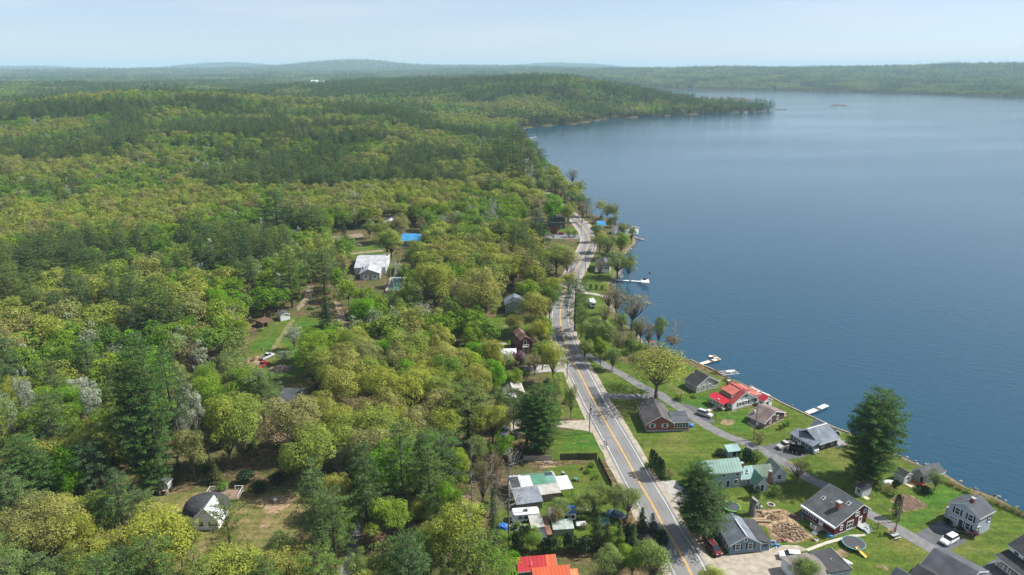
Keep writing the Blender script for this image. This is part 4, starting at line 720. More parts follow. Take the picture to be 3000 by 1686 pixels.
cnt = {'c': sum(t[1] in ('pine', 'spruce', 'blue', 'dead') for t in TREES), 'b': sum(t[1] in ('oak', 'maple', 'lime', 'yellow', 'grey', 'willow', 'open', 'bud', 'bare', 'bigpine') for t in TREES)}
SIZE = {'oak': (14, 18.5, 9.5, 15), 'maple': (13, 18, 8.5, 13), 'lime': (11, 15, 8, 11), 'yellow': (13, 17, 9, 13), 'grey': (11, 15, 5.5, 8), 'willow': (11, 15, 7.5, 11), 'bud': (13, 17, 8, 12), 'bare': (11, 15, 6, 8), 'pine': (17, 26, 8, 11.5), 'spruce': (13, 19, 5, 7.5)}
rest = []
for i in order:
    s = str(sp[i]); c = 'c' if s in ('pine', 'spruce') else 'b'; a = SIZE[s]; u = r.random(2); H = a[0] + (a[1] - a[0]) * u[0]; Wd = a[2] + (a[3] - a[2]) * u[1]
    px_ = project((x[i], y[i], z[i]))[0]
    if cnt[c] < 298 and -60 < px_ < 3060: cnt[c] += 1; place_tree(s, x[i], y[i], H, Wd, z=z[i] - .1)
    else: rest.append((x[i], y[i], z[i] - .2, s, H, Wd))
# ---- farther trees: reduced prototypes instanced on points of ONE woodland object per kind
lib = bpy.data.collections.new('woodland_sources')
def joined(name, t, fm, bk, crown_only=False):
    V = np.concatenate(t.q).reshape(-1, 3); vs = V.tolist(); fs = [(i, i + 1, i + 2, i + 3) for i in range(0, len(vs), 4)]; n = len(vs); mi = [0] * len(fs)
    if not crown_only: vs += [tuple(v) for v in t.w.v]; fs += [tuple(k + n for k in f) for f in t.w.f]; mi += [1] * len(t.w.f)
    m = bpy.data.meshes.new(name); m.from_pydata(vs, [], fs); m.materials.append(fm); m.materials.append(bk); m.polygons.foreach_set('material_index', mi); m.update()
    o = bpy.data.objects.new(name, m); lib.objects.link(o); return o
KEYS = []
def proto(key, t, fm, bk, H, Rc, crown_only=False): KEYS.append((key, H, Rc)); joined('w%03d_tree' % (len(KEYS) - 1), t, FM[fm], bk, crown_only)
for i in range(3): proto('oak', broadleaf(700 + i, 16, 5.3, .24, 27, 135, .6, q=.8, twigs=0), 'oak', bark, 16, 5.3)
for i in range(3): proto('maple', broadleaf(710 + i, 16, 4.9, .2, 25, 135, .58, q=.8, twigs=0), 'maple', bark, 16, 4.9)
for i in range(1): proto('lime', broadleaf(720 + i, 15, 4.6, .2, 22, 60, .75, q=.8, twigs=0), 'lime', bark, 15, 4.6)
for i in range(2): proto('willow', broadleaf(730 + i, 14, 4.6, .2, 22, 70, .6, q=.8, open_=.4), 'willow', bark, 14, 4.6)
proto('grey', broadleaf(740, 13, 3.6, .2, 18, 34, .6, q=.8, open_=.4), 'grey', bark_pale, 13, 3.6); proto('bud', broadleaf(741, 15, 4.6, .2, 20, 30, .55, q=.8, open_=.4), 'bud', bark, 15, 4.6); proto('yellow', broadleaf(742, 16, 5.4, .2, 24, 46, .8, q=.8, twigs=0), 'yellow', bark, 16, 5.4); proto('bare', broadleaf(743, 15, 4.2, .2, 20, 22, .45, q=.8, open_=.5), 'bare', bark_pale, 15, 4.2)
for i in range(3): proto('pine', pine(750 + i, 21, 4.7, .15, q=.42, leaf=.55), 'pine', bark_dark, 21, 4.7)
for i in range(2): proto('spruce', pine(760 + i, 17, 3.4, .05, q=.3, leaf=.5, kind='spruce'), 'spruce', bark_dark, 17, 3.4)
# low-detail singles for > 1.2 km
for i in range(2): proto('f_oak', broadleaf(770 + i, 15, 5.6, .1, 12, 40, 1.5, q=.8, twigs=0), 'oak', bark, 15, 5.6, True)
for i in range(2): proto('f_maple', broadleaf(775 + i, 15, 5.4, .1, 12, 40, 1.5, q=.8, twigs=0), 'maple', bark, 15, 5.4, True)
proto('f_willow', broadleaf(778, 14, 5.2, .1, 12, 36, 1.3, q=.8, twigs=0), 'willow', bark, 14, 5.2, True); proto('f_grey', broadleaf(779, 13, 5, .1, 12, 22, 1.3, q=.8, twigs=0), 'grey', bark, 13, 5, True)
for i in range(2): proto('f_pine', pine(780 + i, 20, 5, .1, q=.1, leaf=.9), 'pine', bark_dark, 20, 5, True)
proto('f_spruce', pine(785, 17, 4, .05, q=.1, leaf=.85, kind='spruce'), 'spruce', bark_dark, 17, 4, True)
KI = {}
for i, (k, H, Rc) in enumerate(KEYS): KI.setdefault(k, []).append((i, H, Rc))
for (r0, r1, s, sc, seed) in ((1250, 2400, 10.0, 1.25, 61), (2400, 4200, 13.5, 1.35, 62), (4200, 7200, 24, 2.0, 63), (7200, 13500, 48, 3.4, 64)):
    x, y, z, r = scatter(r0, r1, s, seed); sp = species(x, y, r)
    for i in range(len(x)):
        q = {'oak': 'f_oak', 'maple': 'f_maple', 'lime': 'f_maple', 'yellow': 'f_oak', 'willow': 'f_willow', 'bud': 'f_grey', 'grey': 'f_grey', 'bare': 'f_grey', 'pine': 'f_pine', 'spruce': 'f_spruce'}[str(sp[i])]
        a = SIZE[str(sp[i])]; u = r.random(2); rest.append((x[i], y[i], z[i] - .3, q, (a[0] + (a[1] - a[0]) * u[0]) * sc ** .45, max(8.5, a[2] + (a[3] - a[2]) * u[1]) * sc))
def woodland(name, label, pts):
    n = len(pts); me = bpy.data.meshes.new(name); me.vertices.add(n)
    me.vertices.foreach_set('co', np.array([(p[0], p[1], p[2]) for p in pts], np.float32).ravel())
    idx = np.zeros(n, np.int32); sc = np.zeros((n, 3), np.float32); rt = np.zeros((n, 3), np.float32)
    for i, p in enumerate(pts):
        k, H, Rc = rng.choice(KI[p[3]]); idx[i] = k; w = p[5] / 2 / Rc; sc[i] = (w, w * rng.uniform(.85, 1.15), p[4] / H); rt[i, 2] = rng.uniform(0, 6.28)
    a = me.attributes.new('pick', 'INT', 'POINT'); a.data.foreach_set('value', idx)
    a = me.attributes.new('size', 'FLOAT_VECTOR', 'POINT'); a.data.foreach_set('vector', sc.ravel()); a = me.attributes.new('turn', 'FLOAT_VECTOR', 'POINT'); a.data.foreach_set('vector', rt.ravel())
    o = bpy.data.objects.new(name, me); COL.objects.link(o); struct(o, 'stuff'); o['label'] = label
    ng = bpy.data.node_groups.new(name, 'GeometryNodeTree'); ng.interface.new_socket('Geometry', in_out='INPUT', socket_type='NodeSocketGeometry'); ng.interface.new_socket('Geometry', in_out='OUTPUT', socket_type='NodeSocketGeometry')
    N = ng.nodes.new; L = ng.links.new; gi = N('NodeGroupInput'); go = N('NodeGroupOutput'); ip = N('GeometryNodeInstanceOnPoints'); ci = N('GeometryNodeCollectionInfo'); ci.inputs[0].default_value = lib; ci.inputs['Separate Children'].default_value = True; ci.inputs['Reset Children'].default_value = True
    def at(nm, ty): q = N('GeometryNodeInputNamedAttribute'); q.data_type = ty; q.inputs[0].default_value = nm; return [s for s in q.outputs if s.enabled][0]
    L(gi.outputs[0], ip.inputs['Points']); L(ci.outputs[0], ip.inputs['Instance']); ip.inputs['Pick Instance'].default_value = True
    L(at('pick', 'INT'), ip.inputs['Instance Index']); L(at('size', 'FLOAT_VECTOR'), ip.inputs['Scale']); L(at('turn', 'FLOAT_VECTOR'), ip.inputs['Rotation']); L(ip.outputs[0], go.inputs[0])
    md = o.modifiers.new('trees', 'NODES'); md.node_group = ng; return o
con = [p for p in rest if p[3] in ('pine', 'spruce', 'f_pine', 'f_spruce')]; bro = [p for p in rest if p[3] not in ('pine', 'spruce', 'f_pine', 'f_spruce')]
woodland('broadleaf_woodland', 'yellow-green broadleaf forest reaching to the horizon', bro); woodland('conifer_woodland', 'dark conifer forest mixed through the hills', con)
print('TREES', len(TREES), cnt, 'rest', len(rest), 'far edge of singles', max(math.hypot(t[2], t[3]) for t in TREES))


# ---- brush under and between the near trees: nobody could count it
for i in range(2): proto('u_green', shrub(800 + i, 2.2, 1.7, .45, 8, 26), 'maple', bark, 2.3, 1.7)
proto('u_brown', shrub(803, 2.2, 1.7, .4, 8, 22), 'bud', bark, 2.3, 1.7); proto('u_pale', shrub(804, 2.2, 1.7, .4, 8, 22), 'willow', bark, 2.3, 1.7); proto('u_dark', shrub(805, 2.2, 1.7, .45, 8, 26), 'spruce', bark, 2.3, 1.7)
for i, (k, H, Rc) in enumerate(KEYS):
    if k.startswith('u_'): KI.setdefault(k, []).append((i, H, Rc))
r = np.random.default_rng(91); n = 5200; x = r.uniform(-330, 90, n); y = r.uniform(115, 620, n); k = (np.abs(x) < y * .8 + 5) & (sdist(x, y) > 3) & (seg_dist(x, y, ROADP, False) > 8)
for pth in (LANE, LINK, CAMP): k &= seg_dist(x, y, np.array([(p.x, p.y) for p in pth]), False) > 4
for p in LAWN + CLEAR[:1] + CLEAR[3:5]: k &= ~inside(x, y, p)
for nm in ('forest_drive', 'wood_drive', 'forest_road', 'forest_yard', 'house_yard', 'dirt_track'):
    vs = [(v.co.x, v.co.y) for v in bpy.data.objects[nm].data.vertices]; k &= ~inside(x, y, np.array(vs)) & (seg_dist(x, y, np.array(vs)) > 1.5)
for p in (zc_ for zc_ in (W2(*Z1([(0, 0)])[0]),)): pass
x, y = x[k], y[k]; z = height(x, y)
HS = [G(*p) for p in ((855, 1195), (600, 1540), (475, 1435), (470 + 750, 820), (785, 945), (830, 925), (1360, 1520), (1490, 1160))]
und = [(x[i], y[i], z[i] - .1, r.choice(['u_green', 'u_brown', 'u_pale', 'u_brown', 'u_dark']), r.uniform(.8, 3.2), r.uniform(2, 5)) for i in range(len(x)) if all(math.hypot(x[i] - h.x, y[i] - h.y) > 8 for h in HS)]
woodland('undergrowth', 'low brush and saplings on the brown forest floor', und)
# ------------------------------------------------------------------ building materials
def shingle(n, c): return mat(n, c, .9, .3, .45, .15, stripes=(2, .22, .25), detail=10)
def siding(n, c, ax=2, sp=.2, dk=.35): return mat(n, c, .7, .07, .6, stripes=(ax, sp, dk))
def metal(n, c, c2=None): return mat(n, c, .45, .22, .35, metal=.0, col2=c2, spec=.5, detail=9)
ROOF_GREY = shingle('grey_shingles', (.075, .085, .092)); ROOF_DARK = shingle('dark_shingles', (.045, .045, .05)); ROOF_CHAR = shingle('charcoal_shingles', (.068, .075, .088)); ROOF_BROWN = shingle('brown_shingles', (.16, .095, .08)); ROOF_TAUPE = shingle('taupe_shingles', (.17, .13, .125)); ROOF_RANCH = shingle('weathered_dark_shingles', (.085, .078, .08))
ROOF_PALE = shingle('pale_grey_shingles', (.33, .34, .37)); ROOF_BLUEGREY = shingle('blue_grey_shingles', (.14, .165, .2))
M_GREEN = metal('green_metal', (.11, .22, .19)); M_GREEN2 = metal('olive_green_metal', (.14, .19, .15)); M_TEAL = metal('pale_teal_metal', (.22, .35, .34)); M_RED = metal('red_metal', (.42, .012, .028)); M_SALMON = mat('faded_red_metal', (.4, .11, .09), .5, .15, .5, spec=.4); M_DULLRED = mat('dull_red_shingles', (.3, .06, .055), .6, .15, .7)
M_ORANGE = mat('orange_metal', (.45, .085, .03), .5, .14, .35, spec=.4); M_CRIM = mat('crimson_metal', (.36, .014, .02), .5, .14, .35, spec=.4); M_WHITE = metal('white_metal', (.5, .51, .53)); M_RUST = mat('rusty_metal', (.2, .1, .06), .8, .4, 1.5); M_GREYM = mat('grey_metal', (.4, .41, .4), .5, .15, .8, col2=(.28, .25, .2)); M_BLUE = metal('blue_metal', (.03, .2, .42)); M_DGREEN = metal('dark_green_metal', (.07, .2, .13)); M_DARKM = metal('dark_metal_sheet', (.04, .045, .055))
W_WHITE = siding('white_clapboard', (.82, .83, .84), 2, .2, .12); W_RED = siding('dark_red_boards', (.12, .018, .02), 0, .3, .5); W_GREYBLUE = siding('grey_blue_clapboard', (.38, .43, .5)); W_TEALGREY = siding('green_grey_clapboard', (.3, .39, .4)); W_BLUEGREY = siding('slate_blue_clapboard', (.16, .24, .3)); W_BRICK = mat('red_brick', (.28, .09, .07), .9, .15, 3, stripes=(2, .25, .3))
W_BROWN = siding('brown_clapboard', (.1, .05, .045)); W_DKBROWN = siding('dark_brown_boards', (.05, .035, .03), 0, .3, .4); W_GREY = siding('grey_clapboard', (.36, .36, .33)); W_PALE = siding('pale_grey_clapboard', (.58, .6, .61)); W_GREEN = siding('dark_green_clapboard', (.06, .1, .085)); W_SAGE = siding('sage_clapboard', (.3, .33, .28)); W_WOOD = siding('weathered_boards', (.2, .17, .14), 0, .25, .5); W_BLUE = siding('blue_clapboard', (.09, .15, .21))
TRIM = mat('white_trim', (.75, .75, .74), .6, .05); CONC = mat('grey_concrete_block', (.32, .34, .35), .9, .12, 1.5); DECKW = mat('deck_boards', (.36, .29, .22), .9, .2, 1.2, stripes=(0, .3, .4)); POSTW = mat('grey_timber', (.2, .17, .14), .9, .2, 3); SHUT_DK = mat('dark_shutter', (.03, .035, .05)); SHUT_LT = mat('pale_shutter', (.5, .58, .62)); SHUT_GR = mat('sage_shutter', (.2, .3, .27)); DOORG = mat('dark_door', (.05, .06, .06)); BRICKC = mat('chimney_brick', (.26, .1, .07), .9, .3, 6); GLASS = glass()
class House:
    def __init__(s, name, label, cat, A, B, Q, group=None, W=None, L=None, z=GZ):
        a, b, q = G(*A), G(*B), G(*Q); d = (b - a); s.L = L or d.length; d.normalize(); n = Vector((-d.y, d.x, 0)); s.W = W or abs((q - a).dot(n))
        s.o = thing(name, label, cat, (a.x, a.y, z), math.atan2(d.y, d.x), group); s.A, s.B, s.Q = A, B, Q
    def vol(s, x0, x1, y0, y1, zw, zr, roof, wall, ridge='x', rp=.5, oh=.4, z0=-.3, ribs=False, found=0, trim=TRIM, gend=.3, wname='wall', rname='roof', th=.16):
        """a roofed block; sizes may be fractions (strings like '.5L')"""
        f = lambda v: eval(v.replace('L', '*s.L').replace('W', '*s.W'), {'s': s}) if isinstance(v, str) else v
        x0, x1, y0, y1 = map(f, (x0, x1, y0, y1)); za, zb = zw if isinstance(zw, tuple) else (zw, zw); s.b = (x0, x1, y0, y1)
        ax, c0, c1, e0, e1 = ('x', y0, y1, x0, x1) if ridge == 'x' else ('y', x0, x1, y0, y1)
        cr = c0 + (c1 - c0) * rp; P = [(c0, z0), (c1, z0), (c1, zb), (cr, zr), (c0, za)]
        m = MB(); m.prism(P, ax, e0, e1); s.wall = m.build(wname, wall, s.o)
        if found: MB().box(x0 - .04, x1 + .04, y0 - .04, y1 + .04, z0, found).build('foundation', CONC, s.o)
        def pt(c, e, z): return (e, c, z) if ax == 'x' else (c, e, z)
        m = MB(); tr = MB()
        for (ce, ze) in ((c0, za), (c1, zb)):
            if abs(cr - ce) < .05: continue
            sl = (zr - ze) / (cr - ce); sg = -1 if ce < cr else 1; co = ce + sg * oh; zo = ze + sl * (co - ce)
            q = [pt(co, e0 - gend, zo + th), pt(co, e1 + gend, zo + th), pt(cr, e1 + gend, zr + th), pt(cr, e0 - gend, zr + th)]; m.slab(q, th)
            if ribs:
                k = int((e1 - e0 + 2 * gend) / .75)
                for i in range(k + 1):
                    e = e0 - gend + .02 + i * (e1 - e0 + 2 * gend - .1) / k; m.slab([pt(co, e, zo + th + .05), pt(co, e + .06, zo + th + .05), pt(cr, e + .06, zr + th + .05), pt(cr, e, zr + th + .05)], .05)
            if trim:
                for e in (e0 - gend - .03, e1 + gend - .03): tr.slab([pt(co, e, zo + th - .04), pt(co, e + .06, zo + th - .04), pt(cr, e + .06, zr + th - .04), pt(cr, e, zr + th - .04)], .24)
                tr.slab([pt(co - .03, e0 - gend, zo + th - .05), pt(co - .03, e1 + gend, zo + th - .05), pt(co + .03, e1 + gend, zo + th - .05), pt(co + .03, e0 - gend, zo + th - .05)], .2)
        s.roof = m.build(rname, roof, s.o)
        if trim and tr.v: tr.build('roof_trim', trim, s.o)
        return s
    def flat(s, x0, x1, y0, y1, z, roof, wall=None, za=None, oh=.3, z0=-.3, th=.18, ribs=False, trim=None, rname='roof', wname='wall'):
        """flat or single-slope block: z at y0 side, za at y1 side"""
        f = lambda v: eval(v.replace('L', '*s.L').replace('W', '*s.W'), {'s': s}) if isinstance(v, str) else v
        x0, x1, y0, y1 = map(f, (x0, x1, y0, y1)); za = z if za is None else za; s.b = (x0, x1, y0, y1)
        if wall: s.wall = MB().prism([(y0, z0), (y1, z0), (y1, za), (y0, z)], 'x', x0, x1).build(wname, wall, s.o)
        sl = (za - z) / (y1 - y0); m = MB(); q = [(x0 - oh, y0 - oh, z - sl * oh + th), (x1 + oh, y0 - oh, z - sl * oh + th), (x1 + oh, y1 + oh, za + sl * oh + th), (x0 - oh, y1 + oh, za + sl * oh + th)]; m.slab(q, th)
        if ribs:
            k = int((x1 - x0) / .7)
            for i in range(k + 1):
                e = x0 - oh + i * (x1 - x0 + 2 * oh - .08) / max(1, k); m.slab([(e, q[0][1], q[0][2] + .05), (e + .06, q[0][1], q[0][2] + .05), (e + .06, q[2][1], q[2][2] + .05), (e, q[2][1], q[2][2] + .05)], .05)
        s.roof = m.build(rname, roof, s.o)
        if trim: MB().slab([(x0 - oh - .03, y0 - oh - .03, q[0][2] - .03), (x1 + oh + .03, y0 - oh - .03, q[0][2] - .03), (x1 + oh + .03, y0 - oh + .03, q[0][2] - .03), (x0 - oh - .03, y0 - oh + .03, q[0][2] - .03)], .2).build('roof_trim', trim, s.o)
        return s
    def _fr(s, face):
        x0, x1, y0, y1 = s.b
        return {'F': (Vector((x0, y0, 0)), Vector((1, 0, 0)), Vector((0, -1, 0)), x1 - x0), 'R': (Vector((x1, y0, 0)), Vector((0, 1, 0)), Vector((1, 0, 0)), y1 - y0), 'L': (Vector((x0, y0, 0)), Vector((0, 1, 0)), Vector((-1, 0, 0)), y1 - y0), 'B': (Vector((x0, y1, 0)), Vector((1, 0, 0)), Vector((0, 1, 0)), x1 - x0)}[face]
    def win(s, face, u, z, w=1.0, h=1.2, shut=None, door=False, frame=TRIM, pane=GLASS, n=1):
        o, t, n_, ln = s._fr(face); c = o + t * (u * ln)
        M = Matrix(((t.x, n_.x, 0, c.x), (t.y, n_.y, 0, c.y), (0, 0, 1, z), (0, 0, 0, 1))); b = .11
        m = MB(); m.box(-w / 2 - b, -w / 2, 0, .07, -b, h + b, M); m.box(w / 2, w / 2 + b, 0, .07, -b, h + b, M); m.box(-w / 2, w / 2, 0, .07, h, h + b, M); m.box(-w / 2, w / 2, 0, .09, -b, 0, M)
        if not door: m.box(-w / 2, w / 2, .0, .055, h * .48, h * .53, M)
        for k in range(1, n): m.box(-w / 2 + w * k / n - .05, -w / 2 + w * k / n + .05, 0, .06, 0, h, M)
        f = m.build('door' if door else 'window', frame, s.o)
        p = MB().box(-w / 2, w / 2, .0, .03, 0, h, M).build('door_panel' if door else 'pane', pane, f)
        if door and pane is not GLASS: MB().box(-w * .28, w * .28, .03, .04, h * .5, h * .88, M).build('door_glass', GLASS, f)
        if shut:
            for sg in (-1, 1):
                a, c_ = sorted((sg * (w / 2 + b + .02), sg * (w / 2 + b + .4))); MB().box(a, c_, 0, .05, -.03, h + .03, M).build('shutter', shut, s.o)
        return s
    def box(s, name, x0, x1, y0, y1, z0, z1, m): MB().box(x0, x1, y0, y1, z0, z1).build(name, m, s.o); return s
    def chimney(s, x, y, z0, z1, w=.7, m=BRICKC):
        c = MB().box(x - w / 2, x + w / 2, y - w / 2, y + w / 2, z0, z1).build('chimney', m, s.o); MB().box(x - w / 2 - .06, x + w / 2 + .06, y - w / 2 - .06, y + w / 2 + .06, z1, z1 + .12).build('chimney_cap', CONC, c); return s
    def vent(s, x, y, z, h=.5):
        MB().tube([(x, y, z), (x, y, z + h)], .07, 6).build('vent_pipe', TRIM, s.o); return s
    def skylight(s, x, y, z, w=.7, h=1.1, pitch=0):
        M = Matrix.Translation((x, y, z)) @ Matrix.Rotation(pitch, 4, 'X'); f = MB().box(-w / 2, w / 2, -h / 2, h / 2, 0, .14, M).build('skylight', TRIM, s.o); MB().box(-w / 2 + .08, w / 2 - .08, -h / 2 + .08, h / 2 - .08, .14, .16, M).build('pane', GLASS, f); return s
    def rail(s, pts, z, h=.95, m=TRIM, name='railing', step=1.8, bal=.3):
        mb = MB()
        for a, b in zip(pts, pts[1:]):
            a, b = Vector((*a, z)), Vector((*b, z)); L_ = (b - a).length; k = max(1, round(L_ / step)); U = Vector((0, 0, 1))
            mb.tube([a + U * h, b + U * h], .05, 4); mb.tube([a + U * .15, b + U * .15], .035, 4)
            for i in range(k + 1): p = a.lerp(b, i / k); mb.box(p.x - .06, p.x + .06, p.y - .06, p.y + .06, z, z + h + .06)
            kb = int(L_ / bal)
            for i in range(kb): p = a.lerp(b, (i + .5) / kb); mb.tube([p + U * .15, p + U * h], .022, 3, False)
        mb.build(name, m, s.o); return s
    def posts(s, pts, z0, z1, m=TRIM, w=.14):
        for x, y in pts: MB().box(x - w / 2, x + w / 2, y - w / 2, y + w / 2, z0, z1).build('post', m, s.o)
        return s
    def deck(s, x0, x1, y0, y1, z, m=DECKW, name='deck'):
        mb = MB().box(x0, x1, y0, y1, z - .18, z)
        for x in (x0 + .15, x1 - .15):
            for y in (y0 + .15, y1 - .15): mb.box(x - .08, x + .08, y - .08, y + .08, -.3, z - .18)
        mb.build(name, m, s.o); return s
    def steps(s, x, y, dx, dy, n, z, w=1.2, m=CONC):
        mb = MB()
        for i in range(n):
            a = i * .3; zz = z * (1 - i / n)
            if dy: mb.box(x - w / 2, x + w / 2, *sorted((y + dy * a, y + dy * (a + .3))), -.2, zz)
            else: mb.box(*sorted((x + dx * a, x + dx * (a + .3))), y - w / 2, y + w / 2, -.2, zz)
        mb.build('steps', m, s.o); return s
def z1(x, y): return Z1([(x, y)])[0]
def z2(x, y): return Z2([(x, y)])[0]
def z3(x, y): return Z3([(x, y)])[0]
def z4(x, y): return Z4([(x, y)])[0]
def z5(x, y): return Z5([(x, y)])[0]
def z6(x, y): return Z6([(x, y)])[0]
def za(x, y): return ZA([(x, y)])[0]
def zb(x, y): return ZB([(x, y)])[0]
def zc(x, y): return ZC([(x, y)])[0]
def zd(x, y): return ZD([(x, y)])[0]
# ------------------------------------------------------------------ houses, nearest first
# dark red house
h = House('red_house', 'dark red boarded house with long grey shingle roof and brick chimney', 'house', z1(188, 772), z1(525, 1003), z1(880, 868)); L_, W_ = h.L, h.W
h.vol(0, L_, 0, W_, (2.75, 4.3), 5.9, ROOF_GREY, W_RED, 'x', .78, .75, gend=.35, found=.35)
h.win('R', .2, 1.1, .7, 1.1).win('R', .46, .45, 1.9, 2.0, n=2).win('R', .78, .5, .9, 2.05, door=True, pane=TRIM).win('R', .66, 3.25, 1.1, .85, n=2).win('R', .9, 3.3, .7, .9)
h.win('F', .12, 1.1, 2.2, 1.1, n=3).win('F', .3, 1.1, 2.0, 1.1, n=3).win('F', .58, .35, .9, 2.0, door=True, pane=TRIM)
h.box('eave_flashing', -.3, L_ + .3, -.85, -.15, 2.62, 2.78, mat('pale_flashing', (.5, .55, .6), .35))
h.chimney(L_ * .68, W_ * .38, 3, 6.0, 1.0).skylight(L_ * .2, W_ * .38, 4.45, pitch=R(22)).skylight(L_ * .76, W_ * .6, 5.3, pitch=R(22)).vent(L_ * .45, W_ * .4, 4.3)
h.deck(L_ * .5, L_ * .72, -2.6, -.02, .5).rail([(L_ * .5, -2.5), (L_ * .66, -2.5)], .5, m=TRIM).steps(L_ * .7, -2.6, 0, -1, 3, .5).deck(L_ + .05, L_ + 1.6, W_ * .7, W_ * .95, .5, CONC, 'landing').steps(L_ + 1.6, W_ * .8, 1, 0, 4, .5, 1.6).rail([(L_ + .1, W_ * .96), (L_ + 1.6, W_ * .96)], .5, m=POSTW)
# grey two-storey
h = House('grey_house', 'grey two-storey clapboard house with low gable roof beside the white SUV', 'house', z1(1733, 842), z1(2045, 1012), z1(2242, 952)); L_, W_ = h.L, h.W
h.vol(0, L_, 0, W_, 5.2, 6.9, ROOF_CHAR, W_GREYBLUE, 'y', .5, .35, found=.5)
for u, z in ((.3, 3.3), (.74, 3.3), (.7, .95)): h.win('F', u, z, .95, 1.5, SHUT_DK)
h.win('F', .47, .45, .95, 2.05, door=True, pane=DOORG).win('F', .22, 1.6, 1.5, .5, n=3).win('R', .12, 1.0, .9, 1.5).win('R', .8, 2.6, .8, 1.6, SHUT_DK).win('R', .3, 4.2, .8, .7).win('R', .62, 4.2, .8, .7)
h.chimney(L_ * .55, W_ * .38, 6.2, 7.7, .75).vent(L_ * .4, W_ * .35, 6.5).box('side_porch', -1.4, -.02, W_ * .3, W_ * .6, -.2, 2.4, W_GREYBLUE).box('flue', L_ * .62, L_ * .66, -.2, -.02, .3, 1.2, TRIM)
h.box('doorstep', L_ * .38, L_ * .57, -1.3, -.03, -.2, .3, CONC)
# boathouse and its neighbour shed
h = House('boathouse', 'grey-green boathouse with grey shingle roof and an orange canoe along its wall', 'boathouse', z1(1358, 372), z1(1500, 452), z1(1690, 385)); L_, W_ = h.L, h.W
h.vol(0, L_, 0, W_, 2.3, 3.7, ROOF_GREY, W_SAGE, 'y', .5, .35).win('R', .5, .9, 1, .9).win('F', .75, .1, .9, 1.9, door=True, pane=DOORG).vent(L_ * .2, W_ * .7, 3).box('ramp', L_ * .9, L_ + 1.4, -.9, .6, -.2, .12, mat('pale_plank', (.5, .42, .3)))
h = House('garden_shed', 'narrow shed with dark roof and white doors left of the boathouse', 'shed', z1(1165, 380), z1(1275, 441), z1(1347, 404)); L_, W_ = h.L, h.W
h.vol(0, L_, 0, W_, 2.1, 2.9, ROOF_DARK, W_PALE, 'x', .5, .2, gend=.15).win('R', .5, .1, 1.5, 1.8, door=True, pane=TRIM).box('ramp', L_ + .05, L_ + 1.8, .4, W_ - .4, -.2, .1, MATS['pale_plank'])
h = House('tool_shed', 'small grey shed with black flat roof behind the dark red house', 'shed', z1(750, 532), z1(824, 582), z1(905, 545)); L_, W_ = h.L, h.W
h.flat(0, L_, 0, W_, 2.0, ROOF_DARK, W_PALE, 2.3, .12).win('F', .5, .1, 1.3, 1.7, door=True, pane=W_GREYBLUE).box('ramp', L_ + .05, L_ + 1.2, .3, 1.5, -.2, .08, MATS['pale_plank'])
# blue-grey cottage
h = House('blue_cottage', 'slate blue cottage with grey roof, dark lean-to roof and white gable windows', 'house', z2(1237, 1190), z2(1562, 1163), z2(1150, 940)); L_, W_ = h.L, h.W
h.vol(0, L_, 0, W_, 2.35, 4.3, ROOF_BLUEGREY, W_BLUEGREY, 'y', .5, .3, found=.25).win('F', .26, .95, .95, 1.35, SHUT_DK).win('F', .68, .95, .95, 1.35, SHUT_DK).win('F', .5, 3.0, .6, .7).win('L', .14, 1, .9, 1.2).win('L', .3, .3, .9, 2, door=True, pane=DOORG).win('L', .5, 1, .9, 1.2)
h.box('ridge_cap', L_ * .5 - .12, L_ * .5 + .12, -.3, W_ * .72, 4.44, 4.52, M_WHITE).vent(L_ * .72, W_ * .35, 3.4, .8)
h.b = (L_, L_ + 2.3, 0, W_); MB().prism([(L_ + .02, -.3), (L_ + 2.3, -.3), (L_ + 2.3, 2.05), (L_ + .02, 2.4)], 'y', .1, W_ - .1).build('lean_to_wall', W_BLUEGREY, h.o)
MB().slab([(L_ - .9, -.25, 2.98), (L_ + 2.5, -.25, 2.2), (L_ + 2.5, W_ + .2, 2.2), (L_ - .9, W_ + .2, 2.98)], .12).build('lean_to_roof', ROOF_DARK, h.o)
h.win('F', .5, .15, 1.9, 1.85, door=True, pane=W_BLUEGREY)
# dark low building at the bottom edge
h = House('low_garage', 'low building with worn dark flat roof at the bottom edge', 'garage', z2(1792, 1345), z2(1985, 1570), z2(2520, 1470)); L_, W_ = h.L, h.W
h.vol(0, L_, 0, W_ * .55, 2.6, 3.3, mat('worn_roofing', (.17, .15, .14), .9, .25, .8), W_WHITE, 'y', .45, .3).win('L', .4, .9, 1, 1.1).flat(0, L_, W_ * .55 + .1, W_, 2.75, ROOF_DARK, W_GREYBLUE, oh=.25, trim=None).win('R', .5, .9, 1, 1.1).win('F', .7, .9, 1.1, 1.1).vent(L_ * .5, W_ * .8, 2.9, .4)
h.box('roof_edge', -.25, L_ + .25, W_ + .2, W_ + .32, 2.7, 3.05, M_GREYM)
# shingled double roof at the bottom edge
h = House('shingled_house', 'house with two dark blue-grey shingle roofs cut by the bottom edge', 'house', z1(1450, 1432), z1(1900, 1690), z1(1775, 1292)); L_, W_ = h.L, h.W
h.vol(0, L_, 0, W_, 2.7, 4.7, ROOF_CHAR, W_GREYBLUE, 'x', .5, .4).vol(.4, L_ - .5, -5.5, .3, 2.5, 4.2, ROOF_DARK, W_GREYBLUE, 'x', .5, .35).vol(-1.8, 3, -8.5, -4.2, 2.3, 3.7, ROOF_CHAR, W_GREYBLUE, 'x', .5, .3).win('L', .5, 1, 1, 1.1)
